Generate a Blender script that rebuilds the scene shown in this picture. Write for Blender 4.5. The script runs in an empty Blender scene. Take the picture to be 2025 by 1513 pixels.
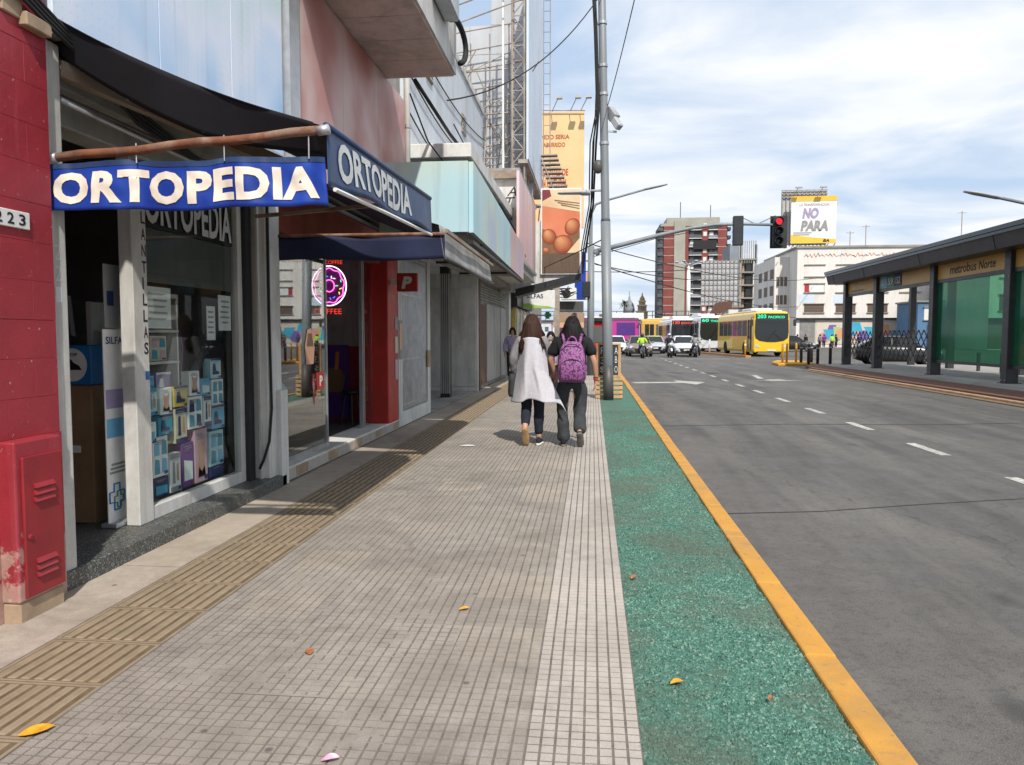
import bpy, bmesh, math, random
import numpy as np
from mathutils import Vector, Matrix, Euler, noise as mnoise
random.seed(7)
R = math.radians
scene = bpy.context.scene
COL = scene.collection

# ------------------------------------------------------------------ camera, sky, sun, exposure
EYE = 1.42
cam_data = bpy.data.cameras.new('camera')
cam = bpy.data.objects.new('camera', cam_data)
COL.objects.link(cam)
cam_data.sensor_width = 36.0
cam_data.lens = 36.0 * 1500 / 2025
cam_data.clip_start = 0.05
cam_data.clip_end = 4000
cam.location = (0, 0, EYE)
cam.rotation_euler = (R(90) - 0.06225, 0, 0.10528)
scene.camera = cam

SUN_EL, SUN_AZ = R(47), R(19)
to_sun = Vector((math.sin(SUN_AZ) * math.cos(SUN_EL), -math.cos(SUN_AZ) * math.cos(SUN_EL), math.sin(SUN_EL)))
sd = bpy.data.lights.new('sun', 'SUN')
sd.energy = 3.3
sd.angle = R(1.0)
sd.color = (1.0, 0.95, 0.87)
sun = bpy.data.objects.new('sun', sd)
COL.objects.link(sun)
sun.rotation_euler = (-to_sun).to_track_quat('-Z', 'Y').to_euler()
sun.location = (10, -20, 30)

world = bpy.data.worlds.new('World')
scene.world = world
world.use_nodes = True
wt = world.node_tree
wt.nodes.clear()
def wn(t, **k):
    n = wt.nodes.new(t)
    for a, b in k.items():
        setattr(n, a, b)
    return n
def wmath(op, a, b=None):
    n = wn('ShaderNodeMath', operation=op)
    for i, x in enumerate((a, b)):
        if x is None: continue
        if isinstance(x, (int, float)): n.inputs[i].default_value = x
        else: wt.links.new(x, n.inputs[i])
    return n.outputs[0]
wo = wn('ShaderNodeOutputWorld')
bg = wn('ShaderNodeBackground')
bg.inputs['Strength'].default_value = 0.1
sky = wn('ShaderNodeTexSky', sky_type='NISHITA')
sky.sun_disc = False
sky.sun_elevation = SUN_EL
sky.sun_rotation = R(161)
sky.air_density = 1.0
sky.dust_density = 1.6
tc = wn('ShaderNodeTexCoord')
sx = wn('ShaderNodeSeparateXYZ')
wt.links.new(tc.outputs['Generated'], sx.inputs[0])
den = wmath('ADD', wmath('MAXIMUM', sx.outputs[2], 0.0), 0.16)
cmb = wn('ShaderNodeCombineXYZ')
wt.links.new(wmath('DIVIDE', sx.outputs[0], den), cmb.inputs[0])
wt.links.new(wmath('MULTIPLY', wmath('DIVIDE', sx.outputs[1], den), 1.5), cmb.inputs[1])
cmb.inputs[2].default_value = 4.2
n1 = wn('ShaderNodeTexNoise')
n1.inputs['Scale'].default_value = 1.1
n1.inputs['Detail'].default_value = 7
n1.inputs['Roughness'].default_value = 0.52
n1.inputs['Distortion'].default_value = 0.5
wt.links.new(cmb.outputs[0], n1.inputs['Vector'])
cr = wn('ShaderNodeValToRGB')
cr.color_ramp.elements[0].position = 0.36
cr.color_ramp.elements[0].color = (0.08, 0.08, 0.08, 1)
cr.color_ramp.elements[1].position = 0.58
cr.color_ramp.elements[1].color = (0.97, 0.97, 0.97, 1)
wt.links.new(n1.outputs['Fac'], cr.inputs[0])
n2 = wn('ShaderNodeTexNoise')
n2.inputs['Scale'].default_value = 2.6
n2.inputs['Detail'].default_value = 4
wt.links.new(cmb.outputs[0], n2.inputs['Vector'])
cr2 = wn('ShaderNodeValToRGB')
cr2.color_ramp.elements[0].position = 0.3
cr2.color_ramp.elements[0].color = (6.3, 6.75, 7.4, 1)
cr2.color_ramp.elements[1].position = 0.65
cr2.color_ramp.elements[1].color = (7.7, 7.8, 8.0, 1)
wt.links.new(n2.outputs['Fac'], cr2.inputs[0])
# thin veil over the blue so that the gaps read as the pale blue of the photograph
veil = wn('ShaderNodeMix', data_type='RGBA')
veil.inputs['Factor'].default_value = 0.8
wt.links.new(sky.outputs[0], veil.inputs['A'])
veil.inputs['B'].default_value = (4.0, 5.2, 6.9, 1)
mx = wn('ShaderNodeMix', data_type='RGBA')
wt.links.new(cr.outputs[0], mx.inputs['Factor'])
wt.links.new(veil.outputs['Result'], mx.inputs['A'])
wt.links.new(cr2.outputs[0], mx.inputs['B'])
wt.links.new(mx.outputs['Result'], bg.inputs['Color'])
wt.links.new(bg.outputs[0], wo.inputs[0])

scene.view_settings.view_transform = 'Standard'
scene.view_settings.look = 'None'
scene.view_settings.exposure = 0.45
scene.view_settings.gamma = 1.0
scene.view_settings.use_curve_mapping = False
scene.render.engine = 'CYCLES'
scene.cycles.use_denoising = True
scene.cycles.max_bounces = 5
scene.cycles.diffuse_bounces = 3
scene.cycles.glossy_bounces = 3
scene.cycles.transparent_max_bounces = 9
scene.cycles.caustics_reflective = False
scene.cycles.caustics_refractive = False

# ------------------------------------------------------------------ materials
MATS = {}
def c3(c, k=1.0):
    return (c[0] * k, c[1] * k, c[2] * k, 1)
class NT:
    def __init__(s, name):
        s.m = bpy.data.materials.new(name)
        s.m.use_nodes = True
        s.t = s.m.node_tree
        s.t.nodes.clear()
        s.out = s.n('ShaderNodeOutputMaterial')
    def n(s, t, ins=None, **k):
        nd = s.t.nodes.new(t)
        for a, b in k.items(): setattr(nd, a, b)
        for a, b in (ins or {}).items():
            if isinstance(b, bpy.types.NodeSocket): s.t.links.new(b, nd.inputs[a])
            else: nd.inputs[a].default_value = b
        return nd
    def math(s, op, a, b=0.0, c=None):
        ins = {0: a, 1: b}
        if c is not None: ins[2] = c
        return s.n('ShaderNodeMath', ins, operation=op).outputs[0]
    def mix(s, f, a, b, blend='MIX'):
        return s.n('ShaderNodeMix', {'Factor': f, 'A': a, 'B': b}, data_type='RGBA', blend_type=blend).outputs['Result']
    def ramp(s, f, stops):
        r = s.n('ShaderNodeValToRGB', {0: f})
        el = r.color_ramp.elements
        while len(el) < len(stops): el.new(0.5)
        for e, (p, c) in zip(el, stops):
            e.position = p
            e.color = c if len(c) == 4 else (*c, 1)
        return r.outputs[0]
    def coord(s, kind='Object'):
        if kind == 'World':
            return s.n('ShaderNodeNewGeometry').outputs['Position']
        return s.n('ShaderNodeTexCoord').outputs[kind]
    def noise(s, vec, scale, detail=4, rough=0.55, dist=0.0):
        return s.n('ShaderNodeTexNoise', {'Vector': vec, 'Scale': scale, 'Detail': detail, 'Roughness': rough, 'Distortion': dist}).outputs['Fac']
    def scale(s, vec, x, y, z):
        return s.n('ShaderNodeMapping', {'Vector': vec, 'Scale': (x, y, z)}).outputs[0]
    def principled(s, **k):
        p = s.n('ShaderNodeBsdfPrincipled')
        for a, b in k.items():
            a = a.replace('_', ' ')
            if isinstance(b, bpy.types.NodeSocket): s.t.links.new(b, p.inputs[a])
            else: p.inputs[a].default_value = b
        return p
    def done(s, shader):
        s.t.links.new(shader.outputs[0] if hasattr(shader, 'outputs') else shader, s.out.inputs[0])
        MATS[s.m.name] = s.m
        return s.m
    def bump(s, h, strength=0.3, dist=0.01):
        return s.n('ShaderNodeBump', {'Strength': strength, 'Distance': dist, 'Height': h}).outputs[0]

def M(name, col, col2=None, scale=3.0, rough=0.7, metal=0.0, bump=0.15, bscale=None, dirt=0.0, dirtcol=(0.06, 0.05, 0.04), spec=0.4, stretch=(1, 1, 1), coat=0.0, rand=0.0, lo=0.35, hi=0.65, bdist=0.004, streak=0.0):
    """generic procedural surface: two-colour mottling, grime, fine relief"""
    t = NT(name)
    v = t.scale(t.coord(), *stretch)
    col2 = col2 or tuple(c * 0.78 for c in col)
    base = t.ramp(t.noise(v, scale, 6, 0.6), [(lo, c3(col2)), (hi, c3(col))])
    if dirt > 0:
        d = t.ramp(t.noise(v, scale * 0.37 + 0.5, 8, 0.7, 0.6), [(0.48, (0, 0, 0, 1)), (0.72, (dirt, dirt, dirt, 1))])
        base = t.mix(d, base, c3(dirtcol))
    if streak > 0:
        st_ = t.noise(t.scale(t.coord(), 5.0, 5.0, 0.16), 1.0, 6, 0.7)
        base = t.mix(t.ramp(st_, [(0.50, (0, 0, 0, 1)), (0.70, (streak, streak, streak, 1))]), base, c3(dirtcol, 1.6))
        fine_ = t.noise(t.coord(), 2.2, 9, 0.75, 1.2)
        base = t.mix(t.ramp(fine_, [(0.492, (0, 0, 0, 1)), (0.5, (streak * 0.6,) * 3 + (1,)), (0.508, (0, 0, 0, 1))]), base, c3(dirtcol))
    if rand > 0:
        rnd = t.n('ShaderNodeObjectInfo').outputs['Random']
        k = t.math('ADD', t.math('MULTIPLY', rnd, 2 * rand), 1 - rand)
        cmbn = t.n('ShaderNodeCombineColor', {0: k, 1: k, 2: k}).outputs[0]
        base = t.mix(1.0, base, cmbn, 'MULTIPLY')
    h = t.noise(v, bscale or scale * 12, 5, 0.65)
    rg = t.math('ADD', t.math('MULTIPLY', t.noise(v, scale * 2.3, 4), 0.3), rough - 0.15)
    p = t.principled(Base_Color=base, Roughness=rg, Metallic=metal, Normal=t.bump(h, bump, bdist), Coat_Weight=coat)
    p.inputs['Specular IOR Level'].default_value = spec
    return t.done(p)

def glass(name, tint=(0.9, 0.95, 0.94), ior=1.5, boost=1.0, base=0.02):
    t = NT(name)
    g_ = t.n('ShaderNodeNewGeometry')
    cs_ = t.math('ABSOLUTE', t.n('ShaderNodeVectorMath', {0: g_.outputs['Normal'], 1: g_.outputs['Incoming']}, operation='DOT_PRODUCT').outputs['Value'])
    fr = t.math('ADD', t.math('MULTIPLY', t.math('POWER', t.math('SUBTRACT', 1.0, cs_), 5.0), 0.96), 0.04)
    f = t.math('MINIMUM', t.math('ADD', t.math('MULTIPLY', fr, boost), base), 1.0)
    tr = t.n('ShaderNodeBsdfTransparent', {'Color': c3(tint)})
    gl = t.n('ShaderNodeBsdfGlossy', {'Color': (1, 1, 1, 1), 'Roughness': 0.015})
    m = t.n('ShaderNodeMixShader', {0: f, 1: tr.outputs[0], 2: gl.outputs[0]})
    return t.done(m)

def emit(name, col, strength):
    t = NT(name)
    e = t.n('ShaderNodeEmission', {'Color': c3(col), 'Strength': strength})
    return t.done(e)

# ------------------------------------------------------------------ mesh builder
class B:
    def __init__(s):
        s.v = []; s.f = []; s.mi = []
    def add(s, vs, fs, mi=0):
        o = len(s.v)
        s.v.extend([tuple(p) for p in vs])
        s.f.extend([tuple(i + o for i in f) for f in fs])
        s.mi.extend([mi] * len(fs))
        return s
    def box(s, x0, x1, y0, y1, z0, z1, mi=0):
        vs = [(x, y, z) for z in (z0, z1) for y in (y0, y1) for x in (x0, x1)]
        return s.add(vs, [(0, 2, 3, 1), (4, 5, 7, 6), (0, 1, 5, 4), (2, 6, 7, 3), (0, 4, 6, 2), (1, 3, 7, 5)], mi)
    def hexa(s, bot, top, mi=0):
        """four bottom and four top corners, both counter-clockwise"""
        vs = list(bot) + list(top)
        return s.add(vs, [(3, 2, 1, 0), (4, 5, 6, 7), (0, 1, 5, 4), (1, 2, 6, 5), (2, 3, 7, 6), (3, 0, 4, 7)], mi)
    def quad(s, a, b, c, d, mi=0):
        return s.add([a, b, c, d], [(0, 1, 2, 3)], mi)
    def poly(s, pts, mi=0):
        return s.add(pts, [tuple(range(len(pts)))], mi)
    def prism(s, pts, d, mi=0):
        """polygon pts extruded by vector d"""
        n = len(pts)
        vs = [tuple(p) for p in pts] + [(p[0] + d[0], p[1] + d[1], p[2] + d[2]) for p in pts]
        fs = [tuple(reversed(range(n))), tuple(range(n, 2 * n))] + [(i, (i + 1) % n, n + (i + 1) % n, n + i) for i in range(n)]
        return s.add(vs, fs, mi)
    def tube(s, pts, r, n=8, mi=0, cap=True):
        pts = [Vector(p) for p in pts]
        rs = r if isinstance(r, (list, tuple)) else [r] * len(pts)
        vs = []; fs = []
        up = None
        for i, p in enumerate(pts):
            d = (pts[min(i + 1, len(pts) - 1)] - pts[max(i - 1, 0)])
            if d.length < 1e-9: d = Vector((0, 0, 1))
            d.normalize()
            if up is None:
                up = Vector((0, 0, 1)) if abs(d.z) < 0.9 else Vector((1, 0, 0))
            a = d.cross(up)
            if a.length < 1e-6: a = d.cross(Vector((0, 1, 0)))
            a.normalize(); b = a.cross(d); up = b
            for k in range(n):
                t = 2 * math.pi * k / n
                vs.append(p + (a * math.cos(t) + b * math.sin(t)) * rs[i])
        for i in range(len(pts) - 1):
            for k in range(n):
                fs.append((i * n + k, i * n + (k + 1) % n, (i + 1) * n + (k + 1) % n, (i + 1) * n + k))
        if cap:
            fs.append(tuple(reversed(range(n)))); fs.append(tuple(range((len(pts) - 1) * n, len(pts) * n)))
        return s.add(vs, fs, mi)
    def bar(s, a, b, w, h=None, mi=0):
        """rectangular bar from a to b"""
        h = h or w
        a = Vector(a); b = Vector(b); d = (b - a).normalized()
        up = Vector((0, 0, 1)) if abs(d.z) < 0.95 else Vector((0, 1, 0))
        x = d.cross(up).normalized() * w / 2; y = x.cross(d).normalized() * h / 2
        return s.hexa([a - x - y, a + x - y, a + x + y, a - x + y], [b - x - y, b + x - y, b + x + y, b - x + y], mi)
    def loft(s, rings, mi=0, closed=True, cap=True):
        n = len(rings[0]); vs = [p for r in rings for p in r]; fs = []
        for i in range(len(rings) - 1):
            for k in range(n if closed else n - 1):
                fs.append((i * n + k, i * n + (k + 1) % n, (i + 1) * n + (k + 1) % n, (i + 1) * n + k))
        if cap and closed:
            fs.append(tuple(reversed(range(n)))); fs.append(tuple(range((len(rings) - 1) * n, len(rings) * n)))
        return s.add(vs, fs, mi)
    def lathe(s, c, prof, n=16, mi=0, axis='z'):
        rings = []
        for r, h in prof:
            ring = []
            for k in range(n):
                t = 2 * math.pi * k / n
                u, w = r * math.cos(t), r * math.sin(t)
                if axis == 'z': ring.append((c[0] + u, c[1] + w, c[2] + h))
                elif axis == 'x': ring.append((c[0] + h, c[1] + u, c[2] + w))
                else: ring.append((c[0] + w, c[1] + h, c[2] + u))
            rings.append(ring)
        return s.loft(rings, mi)
    def ball(s, c, r, n=12, m=8, mi=0):
        rx, ry, rz = r if isinstance(r, (tuple, list)) else (r, r, r)
        rings = []
        for j in range(m + 1):
            p = -math.pi / 2 + math.pi * j / m
            q = max(math.cos(p), 0.02)
            rings.append([(c[0] + rx * q * math.cos(2 * math.pi * k / n), c[1] + ry * q * math.sin(2 * math.pi * k / n), c[2] + rz * math.sin(p)) for k in range(n)])
        return s.loft(rings, mi)
    def mesh(s, name, mats=(), smooth=False, bevel=0.0, seg=1):
        me = bpy.data.meshes.new(name)
        me.from_pydata(s.v, [], s.f)
        for m in mats: me.materials.append(MATS[m] if isinstance(m, str) else m)
        if len(mats) > 1: me.polygons.foreach_set('material_index', s.mi)
        if bevel > 0:
            bm = bmesh.new(); bm.from_mesh(me)
            bmesh.ops.bevel(bm, geom=bm.edges[:], offset=bevel, segments=seg, affect='EDGES', clamp_overlap=True, profile=0.5)
            bm.to_mesh(me); bm.free()
        if smooth:
            me.polygons.foreach_set('use_smooth', [True] * len(me.polygons))
        me.update()
        return me
    def build(s, name, mats, parent=None, smooth=False, bevel=0.0, seg=1, local=False, label=None):
        if isinstance(mats, str): mats = [mats]
        return link(name, s.mesh(name, mats, smooth, bevel, seg), parent, local, label)

def link(name, data, parent=None, local=False, label=None):
    o = bpy.data.objects.new(name, data)
    COL.objects.link(o)
    if parent is not None:
        o.parent = parent
        if not local:
            w = Matrix.Identity(4); q = parent
            # every root is placed with loc + rotz only; parts of parts share the root frame
            o.matrix_parent_inverse = world_of(parent).inverted()
    if label: o['label'] = label
    return o
def world_of(o):
    m = o.matrix_basis.copy()
    if o.parent is not None:
        m = world_of(o.parent) @ o.matrix_parent_inverse @ m
    return m
def tag(o, label, cat, group=None, kind=None):
    o['label'] = label
    if cat: o['category'] = cat
    if group: o['group'] = group
    if kind: o['kind'] = kind
    return o
def thing(name, label, cat, loc=(0, 0, 0), group=None, rotz=0.0):
    o = bpy.data.objects.new(name, None)
    COL.objects.link(o)
    o.empty_display_size = 0.1
    o.location = loc
    o.rotation_euler = (0, 0, rotz)
    return tag(o, label, cat, group)
def struct(o, kind='structure'):
    o['kind'] = kind
    return o
def place(name, mesh, parent, loc, rot=(0, 0, 0), scale=(1, 1, 1)):
    """a further piece that shares mesh data, child of parent, in world coordinates"""
    o = link(name, mesh, parent)
    o.location = loc; o.rotation_euler = rot; o.scale = scale
    return o
def copy_tree(o, parent=None):
    c = o.copy(); COL.objects.link(c)
    if parent is not None:
        inv = o.matrix_parent_inverse.copy()
        c.parent = parent; c.matrix_parent_inverse = inv
    for ch in o.children: copy_tree(ch, c)
    return c

def text_mesh(txt, size=1.0, bold=0.0, depth=0.0, shear=0.0, space=1.0, cut=0.0, align='CENTER'):
    """lettering as a mesh lying in the local xz plane (front towards -y), baseline at z=0"""
    cu = bpy.data.curves.new('lettering', 'FONT')
    cu.body = txt; cu.size = size; cu.offset = bold; cu.extrude = depth; cu.shear = shear
    cu.space_character = space; cu.align_x = align; cu.resolution_u = 3
    o = bpy.data.objects.new('tmp', cu)
    COL.objects.link(o)
    dg = bpy.context.evaluated_depsgraph_get()
    me = bpy.data.meshes.new_from_object(o.evaluated_get(dg))
    bpy.data.objects.remove(o); bpy.data.curves.remove(cu)
    if cut > 0:
        bm = bmesh.new(); bm.from_mesh(me)
        for _ in range(4):
            es = [e for e in bm.edges if e.calc_length() > cut]
            if not es: break
            bmesh.ops.subdivide_edges(bm, edges=es, cuts=1)
            bmesh.ops.triangulate(bm, faces=bm.faces[:])
        bm.to_mesh(me); bm.free()
    me.transform(Matrix(((1, 0, 0, 0), (0, 0, -1, 0), (0, 1, 0, 0), (0, 0, 0, 1))))
    return me
def fit(me, x0, x1, z0, z1):
    co = np.array([v.co for v in me.vertices])
    if len(co) == 0: return me
    mn, mx = co.min(0), co.max(0)
    for v in me.vertices:
        v.co.x = x0 + (v.co.x - mn[0]) / max(mx[0] - mn[0], 1e-6) * (x1 - x0)
        v.co.z = z0 + (v.co.z - mn[2]) / max(mx[2] - mn[2], 1e-6) * (z1 - z0)
    return me
def lettering(txt, mat, parent, origin, facing, w, h, bold=0.0, shear=0.0, space=1.0, name='lettering', warp=None, cut=0.0):
    """text w wide and h high whose lower left corner is at origin; facing: '-y' (towards the camera), '+x' (towards the street), '-x'"""
    me = fit(text_mesh(txt, 1.0, bold, 0.0, shear, space, cut), 0, w, 0, h)
    for v in me.vertices:
        x, z = v.co.x, v.co.z
        if facing == '-y': p = (origin[0] + x, origin[1], origin[2] + z)
        elif facing == '+x': p = (origin[0], origin[1] + x, origin[2] + z)
        else: p = (origin[0], origin[1] - x, origin[2] + z)
        v.co = warp(*p) if warp else p
    me.materials.append(MATS[mat])
    return link(name, me, parent)
def sheet(fn, nu, nv):
    """grid of fn(u, v) points, u and v in 0..1"""
    b = B()
    vs = [fn(i / nu, j / nv) for j in range(nv + 1) for i in range(nu + 1)]
    fs = [(j * (nu + 1) + i, j * (nu + 1) + i + 1, (j + 1) * (nu + 1) + i + 1, (j + 1) * (nu + 1) + i) for j in range(nv) for i in range(nu)]
    return b.add(vs, fs)
def solidify(o, t):
    m = o.modifiers.new('thickness', 'SOLIDIFY'); m.thickness = t; m.offset = 0
    return o
def ellipse(cx, cz, rx, rz, n=24, y=0.0, a=0.0):
    return [(cx + rx * math.cos(t) * math.cos(a) - rz * math.sin(t) * math.sin(a), y, cz + rx * math.cos(t) * math.sin(a) + rz * math.sin(t) * math.cos(a)) for t in [2 * math.pi * k / n for k in range(n)]]
# ------------------------------------------------------------------ ground materials
def tile_mat(name, lo, hi, warm, patch=0.5):
    t = NT(name)
    v = t.coord('World')
    cell = t.n('ShaderNodeVectorMath', {0: t.n('ShaderNodeVectorMath', {0: v, 1: (0.22, 0.0, 0)}, operation='ADD').outputs[0], 1: (2.5, 2.5, 0.0)}, operation='MULTIPLY').outputs[0]
    wn_ = t.n('ShaderNodeTexWhiteNoise', {'Vector': t.n('ShaderNodeVectorMath', {0: cell}, operation='FLOOR').outputs[0]}, noise_dimensions='2D').outputs['Value']
    base = t.ramp(t.noise(v, 9, 6, 0.65), [(0.3, lo), (0.7, hi)])
    w2_ = t.n('ShaderNodeTexWhiteNoise', {'Vector': t.n('ShaderNodeVectorMath', {0: t.n('ShaderNodeVectorMath', {0: cell}, operation='FLOOR').outputs[0], 1: (17.3, 5.1, 0)}, operation='ADD').outputs[0]}, noise_dimensions='2D').outputs['Value']
    base = t.mix(t.math('MULTIPLY', t.math('POWER', wn_, 6.0), patch * 1.1), base, warm)
    base = t.mix(t.math('MULTIPLY', t.math('POWER', w2_, 2.5), patch * 0.8), base, (lo[0] * 0.72, lo[1] * 0.72, lo[2] * 0.72, 1))
    base = t.mix(t.ramp(t.noise(v, 260, 2, 0.6), [(0.36, (0.5, 0.5, 0.5)), (0.46, (0, 0, 0))]), base, (lo[0] * 0.5, lo[1] * 0.5, lo[2] * 0.5, 1))
    base = t.mix(t.ramp(t.noise(v, 230, 2, 0.6), [(0.58, (0, 0, 0)), (0.68, (0.55, 0.55, 0.55))]), base, (hi[0] * 1.5, hi[1] * 1.48, hi[2] * 1.45, 1))
    base = t.mix(t.ramp(t.noise(v, 1.3, 7, 0.7, 0.8), [(0.42, (0, 0, 0)), (0.75, (0.72, 0.72, 0.72))]), base, (lo[0] * 0.5, lo[1] * 0.47, lo[2] * 0.44, 1))
    base = t.mix(t.ramp(t.noise(v, 0.45, 3, 0.5), [(0.4, (0, 0, 0)), (0.7, (0.4, 0.4, 0.4))]), base, (hi[0] * 1.15, hi[1] * 1.1, hi[2] * 1.0, 1))
    sp = t.n('ShaderNodeTexVoronoi', {'Vector': v, 'Scale': 150.0}).outputs['Distance']
    base = t.mix(t.ramp(sp, [(0.0, (0.35, 0.35, 0.35)), (0.35, (0, 0, 0))]), base, (lo[0] * 0.6, lo[1] * 0.6, lo[2] * 0.6, 1))
    spot = t.n('ShaderNodeTexVoronoi', {'Vector': v, 'Scale': 3.1, 'Randomness': 1.0}).outputs['Distance']
    base = t.mix(t.ramp(spot, [(0.03, (0.7, 0.7, 0.7)), (0.06, (0, 0, 0))]), base, (0.05, 0.045, 0.04, 1))
    p = t.principled(Base_Color=base, Roughness=0.82, Normal=t.bump(t.noise(v, 190, 4, 0.7), 0.35, 0.003))
    return t.done(p)
tile_mat('sidewalk_tile', (0.235, 0.208, 0.182), (0.355, 0.322, 0.285), (0.46, 0.39, 0.30, 1), 0.42)
tile_mat('pale_tile', (0.36, 0.325, 0.295), (0.48, 0.445, 0.405), (0.50, 0.42, 0.37, 1), 0.30)
M('groove_grime', (0.20, 0.172, 0.148), (0.125, 0.107, 0.092), scale=9, rough=0.95)
tile_mat('cement', (0.32, 0.265, 0.215), (0.46, 0.40, 0.335), (0.48, 0.39, 0.30, 1), 0.12)

t = NT('tactile_tile')
v = t.coord('World')
base = t.ramp(t.noise(v, 7, 6, 0.65), [(0.3, (0.215, 0.160, 0.100)), (0.7, (0.315, 0.245, 0.165))])
base = t.mix(t.ramp(t.noise(v, 1.2, 7, 0.7, 0.7), [(0.45, (0, 0, 0)), (0.75, (0.6, 0.6, 0.6))]), base, (0.20, 0.165, 0.12, 1))
t.done(t.principled(Base_Color=base, Roughness=0.85, Normal=t.bump(t.noise(v, 160, 4, 0.7), 0.35, 0.003)))

t = NT('asphalt')
v = t.coord('World')
fine = t.noise(v, 150, 3, 0.7)
base = t.ramp(t.noise(v, 3.5, 8, 0.7), [(0.3, (0.058, 0.052, 0.047)), (0.72, (0.112, 0.102, 0.093))])
base = t.mix(t.ramp(fine, [(0.42, (0, 0, 0)), (0.75, (0.75, 0.75, 0.75))]), base, (0.24, 0.225, 0.205, 1))
trk = t.noise(t.scale(v, 1.0, 0.07, 1), 1.5, 5, 0.6, 0.5)
base = t.mix(t.ramp(trk, [(0.46, (0, 0, 0)), (0.66, (0.55, 0.55, 0.55))]), base, (0.036, 0.034, 0.034, 1))
base = t.mix(t.ramp(t.noise(t.scale(v, 1, 0.25, 1), 0.9, 6, 0.6), [(0.5, (0, 0, 0)), (0.72, (0.6, 0.6, 0.6))]), base, (0.19, 0.175, 0.155, 1))
vor = t.n('ShaderNodeTexVoronoi', {'Vector': t.n('ShaderNodeVectorMath', {0: t.scale(v, 1, 0.6, 1), 1: t.n('ShaderNodeTexNoise', {'Vector': v, 'Scale': 1.4, 'Detail': 4}).outputs['Color']}, operation='ADD').outputs[0], 'Scale': 0.32}, feature='DISTANCE_TO_EDGE').outputs['Distance']
base = t.mix(t.ramp(vor, [(0.0, (0.55, 0.55, 0.55)), (0.0035, (0, 0, 0))]), base, (0.025, 0.024, 0.024, 1))
oil = t.n('ShaderNodeTexVoronoi', {'Vector': t.scale(v, 1, 0.55, 1), 'Scale': 1.3}).outputs['Distance']
base = t.mix(t.ramp(t.noise(v, 28, 5, 0.75), [(0.50, (0, 0, 0)), (0.62, (0.5, 0.5, 0.5))]), base, (0.045, 0.042, 0.040, 1))
base = t.mix(t.ramp(oil, [(0.04, (0.6, 0.6, 0.6)), (0.13, (0, 0, 0))]), base, (0.035, 0.033, 0.033, 1))
rg = t.ramp(t.noise(v, 2.0, 5), [(0.3, (0.62, 0.62, 0.62)), (0.7, (0.86, 0.86, 0.86))])
t.done(t.principled(Base_Color=base, Roughness=rg, Normal=t.bump(fine, 0.6, 0.006)))

def worn_paint(name, col, under, wear=0.5, chip=0.6):
    t = NT(name)
    v = t.coord('World')
    base = t.ramp(t.noise(v, 4, 6, 0.6), [(0.3, c3(col, 0.8)), (0.7, c3(col))])
    w = t.ramp(t.noise(v, 22, 7, 0.75), [(wear, (0, 0, 0)), (wear + 0.09, (chip, chip, chip))])
    base = t.mix(w, base, c3(under))
    sp = t.n('ShaderNodeTexVoronoi', {'Vector': v, 'Scale': 5.5}).outputs['Distance']
    base = t.mix(t.ramp(sp, [(0.05, (0.75, 0.75, 0.75)), (0.10, (0, 0, 0))]), base, c3(under, 0.7))
    base = t.mix(t.ramp(t.noise(v, 1.7, 8, 0.72, 0.5), [(0.44, (0, 0, 0)), (0.72, (0.55, 0.55, 0.55))]), base, c3(under))
    t.done(t.principled(Base_Color=base, Roughness=0.75, Normal=t.bump(t.noise(v, 60, 5, 0.7), 0.5, 0.006)))
worn_paint('kerb_yellow', (0.60, 0.29, 0.04), (0.19, 0.15, 0.10), 0.585, 0.75)
worn_paint('road_white', (0.58, 0.56, 0.51), (0.10, 0.095, 0.09), 0.50, 0.75)
worn_paint('yellow_post', (0.72, 0.36, 0.03), (0.25, 0.17, 0.06), 0.66, 0.6)

t = NT('green_ground')
v = t.coord('World')
base = t.ramp(t.noise(v, 70, 4, 0.75), [(0.25, (0.024, 0.075, 0.055)), (0.5, (0.055, 0.165, 0.122)), (0.75, (0.13, 0.30, 0.23))])
base = t.mix(t.ramp(t.noise(v, 1.1, 7, 0.7), [(0.46, (0, 0, 0)), (0.66, (0.8, 0.8, 0.8))]), base, (0.115, 0.115, 0.082, 1))
t.done(t.principled(Base_Color=base, Roughness=0.85, Normal=t.bump(t.noise(v, 120, 4, 0.8), 0.8, 0.008)))
t = NT('green_granule')
v = t.coord('World')
wv = t.n('ShaderNodeTexVoronoi', {'Vector': v, 'Scale': 95.0}).outputs['Color']
g = t.n('ShaderNodeSeparateColor', {0: wv}).outputs[0]
base = t.ramp(g, [(0.0, (0.020, 0.062, 0.046)), (0.35, (0.058, 0.160, 0.118)), (0.80, (0.12, 0.265, 0.20)), (1.0, (0.27, 0.37, 0.30))])
base = t.mix(t.ramp(t.noise(v, 1.1, 7, 0.7), [(0.46, (0, 0, 0)), (0.66, (0.75, 0.75, 0.75))]), base, (0.15, 0.14, 0.10, 1))
base = t.mix(t.ramp(t.noise(v, 0.55, 5, 0.6), [(0.42, (0, 0, 0)), (0.70, (0.55, 0.55, 0.55))]), base, (0.030, 0.085, 0.066, 1))
t.done(t.principled(Base_Color=base, Roughness=0.7))

t = NT('terrazzo')
v = t.coord('World')
vo = t.n('ShaderNodeTexVoronoi', {'Vector': v, 'Scale': 135.0})
g = t.n('ShaderNodeSeparateColor', {0: vo.outputs['Color']}).outputs[0]
base = t.ramp(g, [(0.0, (0.025, 0.027, 0.026)), (0.45, (0.05, 0.055, 0.052)), (0.80, (0.10, 0.105, 0.10)), (0.97, (0.30, 0.31, 0.295))])
base = t.mix(t.ramp(t.noise(v, 3, 6, 0.7), [(0.45, (0, 0, 0)), (0.75, (0.5, 0.5, 0.5))]), base, (0.12, 0.10, 0.08, 1))
t.done(t.principled(Base_Color=base, Roughness=0.5))

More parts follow.
